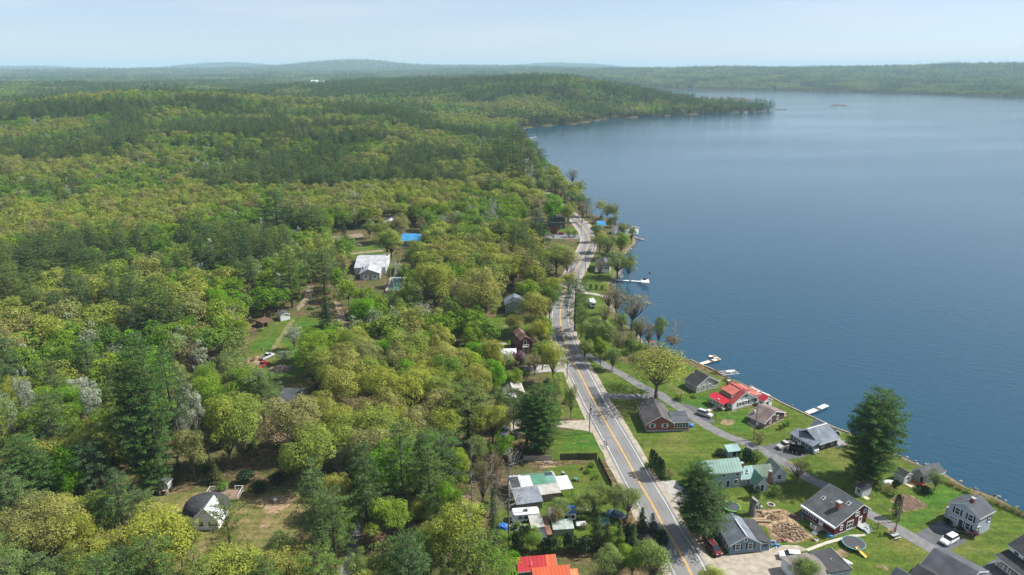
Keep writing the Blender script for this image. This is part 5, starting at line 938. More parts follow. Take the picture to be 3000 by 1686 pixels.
# right edge white house
h = House('porch_house', 'white two-storey house with dark roofs and a railed porch at the right edge', 'house', z1(2375, 1290), z1(2700, 1540), z1(2640, 1210)); L_, W_ = h.L, h.W
h.vol(0, L_, 0, W_, 4.7, 6.6, ROOF_DARK, W_WHITE, 'x', .5, .4).win('L', .5, 3, .9, 1.2).win('F', .25, 3.0, 1, 1.2).win('F', .55, 3.0, 1, 1.2).win('F', .2, .6, 1, 1.5).win('F', .5, .6, 1, 1.5).chimney(L_ * .35, W_ * .5, 6, 7.6)
h.flat(.2, L_, -3, -.02, 2.5, ROOF_DARK, None, 3.3, .3, trim=TRIM).deck(.2, L_, -3, -.02, .5).posts([(.4 + i * 2.6, -2.85) for i in range(5)], .5, 2.5).rail([(.3, -2.9), (L_, -2.9)], .5)
# green-roofed house
h = House('green_roofed_house', 'rambling grey-green house with green metal roofs, two chimneys and a small gabled entry', 'house', z2(955, 512), z2(1352, 470), z2(1310, 345)); L_, W_ = h.L, h.W
h.vol(0, L_, 0, W_, 4.9, 6.8, M_GREEN, W_TEALGREY, 'x', .5, .35, ribs=True, found=.3)
for u, z in ((.52, 3.5), (.9, 3.5), (.87, 1.1), (.45, 1.1), (.15, 1.1), (.15, 3.5)): h.win('F', u, z, .9, 1.15)
h.win('F', .66, .25, .9, 2.05, door=True, pane=DOORG)
x1_ = L_ + .42 * L_; x2_ = L_ + .92 * L_
h.vol(L_ + .02, x1_, .3, W_ * .82, 2.3, 4.3, M_TEAL, W_TEALGREY, 'x', .5, .3, ribs=True, gend=.0).win('F', .55, .9, .7, .7).skylight(L_ + .9, W_ * .27, 3.5, pitch=R(28)).skylight(L_ + 2.2, W_ * .27, 3.5, pitch=R(28))  # glare on the wing roof's left stretch is painted as paler teal
h.vol(x1_ + .02, x2_, .3, W_ * .82, 2.3, 4.3, M_GREEN2, W_TEALGREY, 'x', .5, .3, ribs=True, gend=.0).win('F', .35, .9, .7, .7).chimney(L_ + .12 * L_, W_ * .45, 3.6, 5.4, .7)
h.vol(L_ + .28 * L_, L_ + .6 * L_, -2.8, 1.6, 2.0, 3.7, M_DGREEN, W_PALE, 'y', .5, .25, ribs=True, gend=.25).win('F', .5, .2, .8, 1.8, door=True, pane=DOORG)
h.chimney(x1_ + .36 * L_, -.25, 0, 3.9, .6)
h.vol(x2_ + .02, L_ + 1.27 * L_, .1, W_ * .9, 2.7, 4.4, M_GREEN2, W_PALE, 'y', .42, .3, ribs=True, found=.6).win('F', .45, 1.1, 1.1, 1.2).win('R', .5, 1.1, 1.1, 1.2)
h = House('green_roofed_shed', 'small shed with pale green striped metal roof behind the green-roofed house', 'shed', z2(1222, 152), z2(1355, 138), z2(1330, 92)); h.flat(0, h.L, 0, h.W, 1.7, M_TEAL, W_TEALGREY, 2.3, .2, ribs=True).win('F', .5, .1, 1.2, 1.5, door=True, pane=DOORG)
# brick-red ranch
h = House('brick_ranch_house', 'low brick-red ranch house with dark shingle roof, pale shutters and corner sunroom', 'house', z5(2045, 1100), z3(296, 1093), z5(1893, 872)); L_, W_ = h.L, h.W
h.vol(0, L_, 0, W_, 2.75, 5.1, ROOF_RANCH, W_BRICK, 'y', .52, .4, found=.55).win('F', .2, 1.35, .95, 1.15, SHUT_LT).win('F', .68, 1.35, .95, 1.15, SHUT_LT)
for u in (.12, .42, .6, .78): h.win('L', u, 1.2, 1.0, 1.3)
h.flat(L_ + .02, L_ + 4.6, .1, 5.2, 2.85, ROOF_CHAR, W_BRICK, 3.35, .3, trim=TRIM).win('F', .5, 1.25, 4.0, 1.35, n=5).win('R', .5, 1.25, 4.2, 1.35, n=5).box('foundation', L_ - .02, L_ + 4.66, .04, 5.2, -.3, .55, CONC)
# red-roofed white house
h = House('red_roofed_house', 'white house with bright red roof, faded red dormer, brick chimney and railed front porch', 'house', z3(832, 735), z3(1013, 842), z3(1303, 766)); L_, W_ = h.L, h.W
h.vol(0, L_, 0, W_, 2.3, 5.2, M_DULLRED, W_WHITE, 'x', .5, .45, found=.35)
for u in (.3, .56): h.win('R', u, 1.0, 1.2, 1.1, SHUT_DK)
h.win('R', .86, .9, 2.6, 1.2, SHUT_DK, n=3).win('R', .42, 3.3, .7, .95, SHUT_DK).win('R', .56, 3.3, .7, .95).win('F', .6, .3, .9, 2, door=True, pane=DOORG).win('F', .3, 1, 1, 1.2).win('F', .85, 1, 1, 1.2)
h.flat(L_ * .05, L_ * .72, W_ * .12, W_ * .56, 4.35, M_SALMON, W_WHITE, 5.45, .35, z0=2.4, ribs=True, rname='dormer_roof', wname='dormer_wall').win('F', .5, 3.35, 4.0, .75, n=5)
h.flat(L_ * .1, L_ * .7, W_ * .5, W_ * .9, 5.4, M_SALMON, W_WHITE, 4.3, .3, z0=2.4, ribs=True, rname='dormer_roof', wname='dormer_wall')
h.chimney(-.1, W_ * .42, 0, 6.4, .95)
pd = -W_ * .3; h.flat(-.6, L_ * .86, pd, -.5, 2.35, M_RED, None, 2.95, .3, ribs=True, trim=TRIM, rname='porch_roof').deck(-.6, L_ * .86, pd, -.03, .55, DECKW, 'porch_floor').posts([(-.5 + i * (L_ * .86 + .4) / 4, pd + .1) for i in range(5)], .5, 2.4).rail([(-.55, pd + .1), (L_ * .38, pd + .1)], .55).rail([(L_ * .5, pd + .1), (L_ * .84, pd + .1)], .55).rail([(-.5, pd + .1), (-.5, -.1)], .55).steps(L_ * .44, pd, 0, -1, 3, .55)
h.box('porch_vent', L_ * .42, L_ * .5, pd + .3, pd + .5, 2.7, 3.0, TRIM)
h.flat(L_ * .2, L_ * .9, W_ + .02, W_ + 2.6, 2.6, M_SALMON, W_WHITE, 2.4, .25, trim=None, rname='rear_roof', wname='rear_wall').rail([(L_ * .2, W_ + 2.5), (L_ * .9, W_ + 2.5), (L_ * .9, W_ + .3)], 2.8)
h = House('red_roofed_shed', 'small white shed with red gambrel roof right of the red-roofed house', 'shed', z3(1325, 768), z3(1392, 806), z3(1482, 775)); L_, W_ = h.L, h.W
h.vol(0, L_, 0, W_, 2.1, 3.1, M_RED, W_WHITE, 'x', .5, .2, gend=.15).win('R', .45, .1, .9, 1.7, door=True, pane=mat('brown_door', (.12, .06, .04))).win('F', .5, .9, .7, .8)
# brown cottage
h = House('brown_cottage', 'dark brown cottage with taupe shingle roof and white-framed windows', 'house', z3(1207, 972), z3(1397, 1060), z3(1716, 980)); L_, W_ = h.L, h.W
h.vol(0, L_, 0, W_, (1.95, 2.3), 4.1, ROOF_TAUPE, W_BROWN, 'x', .5, .5, found=.25).win('R', .3, .9, .75, 1.3).win('R', .66, 1.0, .75, 1.25).win('R', .5, 3.0, .7, .7).win('F', .25, .8, .9, .9).win('F', .8, .8, .9, .9).win('F', .55, .2, .85, 1.75, door=True, pane=TRIM).box('flue', L_ * .12, L_ * .12 + .5, W_ * .12, W_ * .12 + .5, 2.5, 3.6, M_WHITE)
h.deck(L_ * .3, L_ - .2, W_ + .02, W_ + 2.2, .5).rail([(L_ - .3, W_ + .1), (L_ - .3, W_ + 2.1), (L_ * .3, W_ + 2.1)], .5, m=mat('new_timber', (.4, .22, .12))).box('side_shed', -1.6, -.02, W_ * .5, W_ * .8, -.2, 1.9, W_DKBROWN)
# grey-roofed brown / blue cottage
h = House('grey_roofed_cottage', 'cottage with broad blue-grey roof, blue front wall and dark brown side beside the parked pickup', 'house', z3(1715, 1205), z3(1978, 1363), z3(2242, 1247)); L_, W_ = h.L, h.W
h.flat(0, L_, 0, 2.6, 2.3, ROOF_BLUEGREY, W_BLUE, 3.0, .3, trim=TRIM, rname='front_roof', wname='front_wall').win('F', .75, .9, .8, 1.0).win('F', .42, .3, .9, 1.9, door=True, pane=TRIM).win('F', .2, 1, .8, .8, frame=TRIM)
h.vol(.2, L_, 2.6, W_, 2.55, 4.6, ROOF_BLUEGREY, W_DKBROWN, 'y', .42, .45, gend=.5).win('R', .2, .9, .75, 1.3).win('R', .72, .9, .75, 1.3).vent(L_ * .7, W_ * .4, 3.6)
h.box('ridge_cap', .2 + (L_ - .2) * .42 - .22, .2 + (L_ - .2) * .42 + .22, 2.2, W_ + .3, 4.72, 4.84, M_WHITE)
h.vol(-1.2, L_ * .72, W_ + .05, W_ + 3.2, 2.3, 3.5, ROOF_BLUEGREY, W_DKBROWN, 'x', .5, .4).win('R', .5, .9, 1.4, 1.2, n=2)
h.deck(L_ * .75, L_ + 1.5, W_ + .1, W_ + 2.8, .6, mat('grey_deck', (.24, .23, .22), .9)).rail([(L_ + 1.4, W_ + .2), (L_ + 1.4, W_ + 2.7)], .6, m=POSTW).steps(L_ + .9, W_ + .1, 0, -1, 3, .6)
# grey clapboard cottage
h = House('clapboard_cottage', 'pale grey clapboard cottage with dark roof and green shutters under the spreading tree', 'house', z3(440, 548), z3(578, 629), z3(843, 563)); L_, W_ = h.L, h.W
h.vol(0, L_, 0, W_, 2.4, 4.9, ROOF_DARK, W_GREY, 'x', .5, .35, found=.25).win('R', .14, 1.0, .7, .7).win('R', .33, .85, .9, 1.1, SHUT_GR).win('R', .6, .95, .9, 1.0, SHUT_GR).win('R', .85, 1.1, 1.9, 1.1, n=2).win('R', .5, 3.1, .7, .8, SHUT_GR).win('F', .6, .9, .9, 1.1)
# gambrel
h = House('gambrel_house', 'dark red gambrel house with brown roof, balcony and tall glass door', 'house', z6(478, 1402), z6(735, 1372), z6(425, 1295)); L_, W_ = h.L, h.W
m = MB(); P = [(0, -.3), (L_ * .72, -.3), (L_ * .72, 3.4), (L_ * .6, 5.5), (L_ * .36, 6.7), (L_ * .12, 5.3), (0, 2.4)]; m.prism(P, 'y', 0, W_); m.build('wall', W_DKBROWN if False else W_RED, h.o); h.b = (0, L_ * .72, 0, W_)
m = MB()
for a, b in zip(P[3:], P[4:]): m.slab([(a[0], -.5, a[1] + .18), (b[0], -.5, b[1] + .18), (b[0], W_ + .4, b[1] + .18), (a[0], W_ + .4, a[1] + .18)], .16)
a, b = P[2], P[3]; m.slab([(a[0] + .1, -.5, a[1] + .1), (b[0], -.5, b[1] + .18), (b[0], W_ + .4, b[1] + .18), (a[0] + .1, W_ + .4, a[1] + .1)], .16); m.build('roof', ROOF_BROWN, h.o)
h.win('F', .5, 3.2, 1.0, 2.1, door=True, pane=GLASS).win('F', .5, .6, 1.5, 1.0, n=2).deck(L_ * .22, L_ * .5, -1.3, -.05, 3.0, DECKW, 'balcony').rail([(L_ * .22, -1.2), (L_ * .5, -1.2)], 3.0)
h.flat(L_ * .72, L_ * 1.03, .5, W_ - .6, 2.4, ROOF_BROWN, W_RED, 2.4, .3).vol(L_ * .72 + .02, L_ * 1.03, .5, W_ - .6, (3.3, 2.2), 3.3, ROOF_BROWN, W_RED, 'y', .02, .3).win('F', .55, .9, .9, .9, pane=GLASS).vent(L_ * .1, W_ * .5, 5.4, .8)
h = House('metal_roofed_shed', 'low shed with flat white metal roof left of the gambrel house', 'shed', z5(272, 292), z5(470, 288), z5(240, 190)); h.flat(0, h.L, 0, h.W, 2.2, M_WHITE, W_WOOD, 2.9, .3, ribs=True).win('F', .3, .1, 2, 1.8, door=True, pane=DOORG)
h = House('sage_house', 'pale sage gable-fronted house with grey roof in the trees left of the road', 'house', z6(332, 902), z6(562, 902), z6(325, 822)); L_, W_ = h.L, h.W
h.vol(0, L_, 0, W_, 3.9, 5.9, ROOF_BLUEGREY, W_SAGE, 'y', .47, .4, found=.3).win('F', .12, 1.7, .8, 1.1).win('F', .75, 1.7, .8, 1.1).vent(L_ * .2, W_ * .4, 4.8)
# white lakeside cottage with dormer
h = House('dormer_cottage', 'small white lakeside cottage with dark roof and a front dormer', 'house', z6(1425, 408), z6(1596, 416), z6(1430, 325)); L_, W_ = h.L, h.W
h.vol(0, L_, 0, W_, 3.4, 5.2, ROOF_DARK, W_WHITE, 'x', .55, .45).win('F', .72, 1.9, .85, 1.1).win('F', .9, 1.9, .85, 1.1).win('F', .42, 1.2, 1.0, 1.9, door=True, pane=DOORG).deck(-.3, L_ * .5, -2.2, -.02, 1.1, DECKW, 'porch_floor').rail([(-.2, -2.1), (L_ * .5, -2.1)], 1.1).posts([(-.1, -2.1), (L_ * .5, -2.1)], 1.1, 3.2)
h.vol(L_ * .4, L_ * .72, 1.3, W_ * .6, 5.4, 6.3, ROOF_GREY, W_WHITE, 'y', .5, .2, z0=3.8, rname='dormer_roof', wname='dormer_wall').win('F', .33, 4.4, .6, .8).win('F', .68, 4.4, .6, .8)
h = House('blue_roofed_cottage', 'grey cottage with sky blue metal roof at the water beyond the road', 'house', za(1128, 1338), za(1232, 1340), za(1130, 1285)); h.vol(0, h.L, 0, h.W, 3.2, 4.9, M_BLUE, W_PALE, 'x', .5, .4, ribs=True).win('F', .3, 1, 1, 1.2).win('F', .75, 1, 1, 1.2)
h = House('waterfront_house', 'white waterfront house with dark gable roofs behind the shore trees', 'house', za(1345, 1362), za(1505, 1405), za(1562, 1345)); h.vol(0, h.L, 0, h.W, 3.6, 5.4, ROOF_CHAR, W_WHITE, 'x', .5, .4).win('R', .3, 1, .9, 1.2).win('R', .7, 1, .9, 1.2).win('F', .3, 1, 1, 1.2).win('F', .7, 1, 1, 1.2).vol('.1L', '.45L', -3, .2, 3.0, 4.6, ROOF_GREY, W_WHITE, 'y', .5, .3)
h = House('two_storey_house', 'grey-green two-storey house with pale roof at the bend left of the road', 'house', za(292, 1352), za(415, 1352), za(300, 1275)); h.vol(0, h.L, 0, h.W, 5.2, 6.8, ROOF_TAUPE, W_GREEN, 'x', .55, .4).win('F', .3, 3.4, 1, 1.3).win('F', .72, 3.4, 1.3, 1.3, n=2).win('F', .72, .6, 1.6, 1.9, n=2).win('R', .4, 3.2, .9, 1.2)
h = House('olive_barn', 'dark olive barn-like house behind the vivid green maple', 'house', za(512, 1318), za(705, 1315), za(520, 1240)); h.vol(0, h.L, 0, h.W, 4.6, 7.2, ROOF_DARK, siding('olive_boards', (.1, .095, .06), 0, .3), 'x', .5, .4).win('F', .72, .8, .9, 1.0)
# houses in the wood
h = House('long_house', 'long white-grey roofed house in the clearing with an attached gabled garage', 'house', zb(1095, 662), zb(1385, 655), zb(1110, 540)); L_, W_ = h.L, h.W
h.vol(0, L_, 0, W_, 3.7, 5.8, ROOF_PALE, W_PALE, 'x', .55, .4).win('R', .4, 1.4, 1, 1.2).win('F', .85, 1.4, 1, 1.2).chimney(L_ - .3, W_ * .6, 3.5, 7.0, .8)
h.vol(L_ * .24, L_ * .86, -9.5, -.1, 3.3, 5.4, ROOF_PALE, W_GREY, 'y', .42, .4, rname='garage_roof', wname='garage_wall').win('F', .3, .1, 2.6, 2.2, door=True, pane=TRIM).win('F', .75, .1, 2.6, 2.2, door=True, pane=TRIM).box('flue', L_ * .3, L_ * .3 + .4, -6, -5.6, 4, 5.9, SHUT_DK)
h = House('white_roofed_house', 'house with pale roof glimpsed between trees behind the forest yard', 'house', zb(1350, 228), zb(1480, 228), zb(1360, 170)); h.vol(0, h.L, 0, h.W, 3, 5, M_WHITE, W_WHITE, 'y', .5, .4).win('F', .3, 1, 1, 1.2).win('F', .7, 1, 1, 1.2)
h = House('blue_roofed_house', 'house with saturated blue metal roof among the trees', 'house', zb(1522, 392), zb(1695, 392), zb(1522, 325)); h.vol(0, h.L, 0, h.W, 3.2, 5.0, M_BLUE, W_BLUE, 'x', .6, .5, ribs=True).win('F', .5, 1, 1.6, 1.2, n=2).posts([(.3, -.6), (h.L - .3, -.6)], 0, 3)
h = House('corrugated_house', 'weathered house with grey corrugated roofs left of the big pine', 'house', z5(322, 708), z5(560, 692), z5(268, 600)); L_, W_ = h.L, h.W
h.vol(0, L_ * .98, 0, W_, 2.2, 3.9, M_GREYM, W_WOOD, 'y', .42, .35, ribs=True).win('F', .3, .9, .9, 1).box('ridge_cap', L_ * .41 - .25, L_ * .41 + .25, -.2, W_ + .2, 4.03, 4.14, M_WHITE).flat(.1, L_ * .55, -3.0, -.1, 1.7, M_WHITE, W_WOOD, 2.2, .2, ribs=True, rname='lean_to_roof', wname='lean_to_wall')
h = House('grey_cabin', 'narrow grey house with charcoal shingle roof beside the dark pine', 'house', zc(790, 738), zc(990, 743), zc(830, 610)); L_, W_ = h.L, h.W
h.vol(0, L_, 0, W_, 3.1, 5.1, ROOF_CHAR, W_PALE, 'x', .6, .35).win('F', .3, 1.2, .9, 1.1).win('R', .3, 1.2, .9, 1.2, frame=M_RED).win('R', .7, 1.2, .9, 1.2, frame=M_RED).box('doorstep', L_ + .1, L_ + 4, -.3, .1, -.1, .15, MATS['pale_plank'])
h = House('dome_house', 'white house with steep gable roof and a rounded dark roof behind it', 'house', zd(1960, 870), zd(2200, 870), zd(1990, 740)); L_, W_ = h.L, h.W
h.vol(0, L_, 0, W_, 2.8, 5.6, M_WHITE, W_WHITE, 'y', .55, .35).win('F', .3, 1, 1, 1.2).win('F', .7, 1, 1, 1.2)
m = MB(); n_, k_ = 20, 7; cx_, cy_, r_ = L_ * .16, W_ + .8, 5.4
vs = [(cx_ + r_ * math.cos(2 * math.pi * j / n_) * math.cos(i * math.pi / 2 / k_), cy_ + r_ * .8 * math.sin(2 * math.pi * j / n_) * math.cos(i * math.pi / 2 / k_), 2.2 + 3.0 * math.sin(i * math.pi / 2 / k_)) for i in range(k_) for j in range(n_)] + [(cx_, cy_, 5.2)]
m.add(vs, [(i * n_ + j, i * n_ + (j + 1) % n_, (i + 1) * n_ + (j + 1) % n_, (i + 1) * n_ + j) for i in range(k_ - 1) for j in range(n_)] + [((k_ - 1) * n_ + j, (k_ - 1) * n_ + (j + 1) % n_, k_ * n_) for j in range(n_)]).build('rounded_roof', ROOF_DARK, h.o)
m = MB(); m.tube([(cx_, cy_, -.3), (cx_, cy_, 2.25)], r_ * .8, 16, False).build('round_wall', W_WHITE, h.o)
h = House('timber_deck', 'raised timber deck with white railings behind the rounded dark roof', 'deck', zd(2060, 600), zd(2400, 590), zd(2080, 500)); L_, W_ = h.L, h.W
h.deck(0, L_, 0, W_, .8, mat('brown_deck', (.22, .15, .12), .9), 'floor').rail([(0, 1.5), (0, W_), (L_ * .5, W_)], .8, 1.1).rail([(L_ * .75, W_), (L_, W_), (L_, 0)], .8, 1.1)
h = House('playhouse', 'small weathered playhouse on stilts at the edge of the wood', 'playhouse', zd(1600, 500), zd(1700, 505), zd(1610, 455)); L_, W_ = h.L, h.W
h.posts([(.15, .15), (L_ - .15, .15), (.15, W_ - .15), (L_ - .15, W_ - .15)], -.2, 1.2, POSTW, .16); h.vol(0, L_, 0, W_, 3.0, 4.2, ROOF_CHAR, siding('pale_weathered_boards', (.27, .3, .32), 0, .2, .4), 'y', .5, .2, z0=1.2).win('F', .5, 1.25, .55, 1.3, door=True, pane=DOORG)
h.box('ladder', L_ * .5 - .35, L_ * .5 - .28, -1.2, -.1, -.1, 1.2, POSTW).rail([(0, -.7), (L_, -.7)], 1.2, .8, POSTW).deck(0, L_, -.8, -.02, 1.2, DECKW, 'porch_floor')
# pool deck beside the long house
h = House('pool_deck', 'raised deck around a teal swimming pool beside the long house', 'pool', zb(1378, 835), zb(1552, 832), zb(1385, 705)); L_, W_ = h.L, h.W
h.box('deck', 0, L_, 0, 1.0, -.2, 1.1, DECKW).box('deck', 0, L_, W_ - 1.6, W_, -.2, 1.1, M_WHITE).box('deck', L_ - 1.6, L_, 1.02, W_ - 1.62, -.2, 1.1, DECKW).box('deck', 0, 1.0, 1.02, W_ - 1.62, -.2, 1.1, DECKW).box('pool_water', 1.02, L_ - 1.62, 1.02, W_ - 1.62, .4, .9, mat('pool_cover', (.035, .11, .11), .3)).rail([(0, .1), (L_, .1), (L_, W_)], 1.1, m=POSTW)
# far white farm buildings and distant houses
def far_house(A, w, d, hh, label, roofm=M_WHITE, wallm=W_WHITE, name='distant_house', cat='house', z=None, group=None, rz=0):
    g = G(*A); zz = float(gh(g.x, g.y)) + .8 if z is None else z; o = thing(name, label, cat, (g.x, g.y, zz), rz, group)
    MB().prism([(0, -1), (d, -1), (d, hh), (d / 2, hh * 1.45), (0, hh)], 'x', 0, w).build('wall', wallm, o)
    m = MB(); m.slab([(-.4, -.5, hh - .05), (w + .4, -.5, hh - .05), (w + .4, d / 2, hh * 1.45 + .25), (-.4, d / 2, hh * 1.45 + .25)], .2); m.slab([(-.4, d / 2, hh * 1.45 + .25), (w + .4, d / 2, hh * 1.45 + .25), (w + .4, d + .5, hh - .05), (-.4, d + .5, hh - .05)], .2); m.build('roof', roofm, o)
    return o
far_house((912, 262), 34, 26, 11, 'large white farm building in the far green field, the left and bigger one', name='farm_building', cat='barn'); far_house((934, 262), 26, 22, 9, 'smaller white farm building right of the large one in the far field', name='farm_building', cat='barn')
for p, lab, rm, wm in (((2144, 331.5), 'small dark-roofed cottage on the far point, leftmost of four', ROOF_DARK, W_GREY), ((2180, 330), 'white cottage on the far point, second from the left', ROOF_CHAR, W_WHITE), ((2206, 329), 'dark cottage on the far point, third from the left', ROOF_DARK, W_BROWN), ((2234, 327), 'cottage at the tip of the far wooded point', ROOF_GREY, W_PALE)): far_house(p, 9, 8, 4, lab, rm, wm, 'lake_cottage')
# ------------------------------------------------------------------ vehicles
def paint(n, c, r=.28): return mat(n, c, r, .04, 1, spec=.6)
P_WHITE = paint('white_paint', (.78, .79, .8)); P_SILVER = paint('silver_paint', (.42, .44, .46)); P_GOLD = paint('champagne_paint', (.36, .35, .32)); P_MAROON = paint('maroon_paint', (.12, .015, .02)); P_RED = paint('dark_red_paint', (.28, .02, .025)); P_BLACK = paint('black_paint', (.02, .02, .022)); P_BLUE = paint('blue_paint', (.1, .2, .35)); P_LIGHT = paint('pale_blue_paint', (.5, .58, .65))
TYRE = mat('tyre_rubber', (.02, .02, .02), .9); RIM = mat('alloy_rim', (.45, .45, .46), .35); LAMP = mat('headlight_glass', (.7, .7, .68), .15); TAIL = mat('tail_light', (.45, .02, .02), .3); CARGL = glass('tinted_glass', (.015, .02, .025)); BED = mat('truck_bed', (.05, .05, .055), .8)
def loft(mb, secs):                           # secs: list of (x, half-width bottom, half-width top, z bottom, z top)
    vs = []
    for x, wb, wt, z0, z1_ in secs: vs += [(x, -wb, z0), (x, wb, z0), (x, wb * 1.0, (z0 + z1_) / 2), (x, wt, z1_), (x, -wt, z1_), (x, -wb * 1.0, (z0 + z1_) / 2)]
    n = len(secs); mb.add(vs, [(i * 6 + j, i * 6 + (j + 1) % 6, i * 6 + 6 + (j + 1) % 6, i * 6 + 6 + j) for i in range(n - 1) for j in range(6)] + [tuple(range(6)), tuple(range((n - 1) * 6, n * 6))[::-1]]); return mb
def vehicle(kind, label, p, heading, col, roof=None, cat=None, name=None, group=None):
    """x forward; heading in degrees from +X (east)"""
    g = G(*p); o = thing(name or {'suv': 'parked_suv', 'pickup': 'pickup_truck', 'van': 'parked_van', 'car': 'parked_car'}[kind], label, cat or {'suv': 'car', 'pickup': 'pickup truck', 'van': 'van', 'car': 'car'}[kind], (g.x, g.y, GZ + .02), R(heading), group)
    Ln = {'suv': 4.7, 'pickup': 5.6, 'van': 5.0, 'car': 4.6}[kind]; a = -Ln / 2; b = Ln / 2; hw = .93; hb = {'suv': 1.08, 'pickup': 1.1, 'van': 1.05, 'car': .95}[kind]; ht = {'suv': 1.72, 'pickup': 1.85, 'van': 1.78, 'car': 1.45}[kind]
    loft(MB(), [(a, hw * .86, hw * .8, .5, hb * .88), (a + .12, hw * .97, hw * .92, .38, hb), (a + .9, hw, hw * .96, .32, hb), (b - 1.5, hw, hw * .95, .32, hb), (b - .8, hw, hw * .9, .32, hb * .93), (b - .15, hw * .93, hw * .8, .36, hb * .82), (b, hw * .82, hw * .7, .45, hb * .66)]).build('body', col, o)
    if kind == 'pickup': c0, c1, r0, r1 = -.5, b - 1.45, -.35, b - 2.15
    elif kind == 'van': c0, c1, r0, r1 = a + .1, b - .9, a + .35, b - 1.9
    elif kind == 'suv': c0, c1, r0, r1 = a + .12, b - 1.25, a + .5, b - 2.05
    else: c0, c1, r0, r1 = a + .5, b - 1.35, a + 1.25, b - 2.1
    loft(MB(), [(c0, hw * .9, hw * .88, hb - .04, hb + .02), (r0, hw * .91, hw * .74, hb - .04, ht - .05), (r1, hw * .91, hw * .74, hb - .04, ht - .05), (c1, hw * .9, hw * .84, hb - .04, hb + .02)]).build('windows', CARGL, o)
    rf = loft(MB(), [(r0 - .06, hw * .76, hw * .72, ht - .07, ht - .02), (r0 + .25, hw * .77, hw * .72, ht - .07, ht), (r1 - .25, hw * .77, hw * .72, ht - .07, ht), (r1 + .05, hw * .76, hw * .7, ht - .07, ht - .02)])
    for x in ((r0 + r1) / 2, r0 + .12, r1 - .05):
        for sg in (-1, 1): rf.add([(x - .05, sg * hw * .93, hb - .02), (x + .05, sg * hw * .93, hb - .02), (x + .05, sg * hw * .76, ht - .04), (x - .05, sg * hw * .76, ht - .04)], [(0, 1, 2, 3)])
    rf.build('roof', roof or col, o)
    if kind in ('suv', 'van'):
        for sg in (-1, 1): MB().box(r0 + .2, r1 - .1, sg * .6 - .025, sg * .6 + .025, ht, ht + .06).build('roof_rack', RIM, o)
    if kind == 'pickup': MB().box(a + .18, -.62, -.76, .76, hb - .02, hb + .012).build('bed', BED, o)
    for x in (a + .95, b - .92):
        for sg in (-1, 1):
            w = MB().tube([(x, sg * (hw - .2), .34), (x, sg * (hw + .02), .34)], .35, 14).build('wheel', TYRE, o); MB().tube([(x, sg * (hw + .0), .34), (x, sg * (hw + .035), .34)], .21, 10).build('rim', RIM, w)
    for sg in (-1, 1):
        MB().box(b - .26, b - .06, sg * .62 - .17, sg * .62 + .17, hb * .62, hb * .8).build('headlight', LAMP, o); MB().box(a - .01, a + .12, sg * .78 - .1, sg * .78 + .1, hb * .66, hb * .92).build('tail_light', TAIL, o)
        MB().box(c1 - .35, c1 - .15, sg * (hw + .1) - .09, sg * (hw + .1) + .09, hb - .02, hb + .16).build('mirror', col, o)
    return o
vehicle('suv', 'white SUV parked on the asphalt drive of the grey two-storey house', z1(1765, 1062), 208, P_WHITE)
vehicle('suv', 'silver SUV parked in the bay by the lane before the red-roofed house', z3(680, 900), -42, P_SILVER)
vehicle('pickup', 'champagne pickup parked beside the black dump trailer', z3(1655, 1285), 205, P_GOLD)
vehicle('van', 'maroon van parked in the shade left of the slate blue cottage', z2(1062, 1150), -72, P_MAROON)
vehicle('suv', 'white SUV with black glass behind the low garage in the gravel yard', z2(1890, 1235), 172, P_WHITE)
vehicle('pickup', 'silver pickup nose-to-tail above the dark red pickup in the forest clearing', zc(664, 178), 62, P_SILVER); vehicle('pickup', 'dark red pickup behind the silver pickup in the forest clearing', zc(617, 268), 66, P_RED)
vehicle('car', 'dark red car parked by the olive barn at the road bend', za(645, 1392), 175, P_RED); vehicle('car', 'pale blue car under the pines near the long house', zb(500, 655), 170, P_LIGHT); vehicle('car', 'silver-blue car right of the pale blue car near the long house', zb(625, 650), 160, P_SILVER)
vehicle('pickup', 'dark blue pickup under the wide pine behind the dark fence', z5(325, 1125), 80, P_BLUE); vehicle('suv', 'black SUV in the yard right of the dark blue pickup', z5(455, 1150), 85, P_BLACK)
vehicle('car', 'dark car half hidden by the roadside willow', z4(1850, 790), 150, P_BLUE)
# dump trailer
g = G(*z3(1790, 1345)); o = thing('dump_trailer', 'black open dump trailer beside the champagne pickup', 'trailer', (g.x, g.y, GZ + .02), R(-25)); BLK = mat('black_steel', (.015, .015, .016), .6)
m = MB(); m.box(-2, 2, -1, 1, .7, .8); m.box(-2, 2, -1, -.94, .8, 1.75); m.box(-2, 2, .94, 1, .8, 1.75); m.box(-2, -1.94, -.94, .94, .8, 1.75); m.box(1.94, 2, -.94, .94, .8, 1.75)
for k in range(6):
    for sg in (-1, 1): m.box(-1.9 + k * .75, -1.82 + k * .75, sg * 1.03 - .03, sg * 1.03 + .03, .7, 1.78)
m.build('bed', BLK, o); MB().tube([(2, .5, .6), (3.1, 0, .5), (2, -.5, .6)], .06, 5).build('tongue', BLK, o)
for x in (-.9, .1):
    for sg in (-1, 1): w = MB().tube([(x, sg * .85, .36), (x, sg * 1.1, .36)], .36, 12).build('wheel', TYRE, o); MB().tube([(x, sg * 1.1, .36), (x, sg * 1.13, .36)], .2, 8).build('rim', RIM, w)
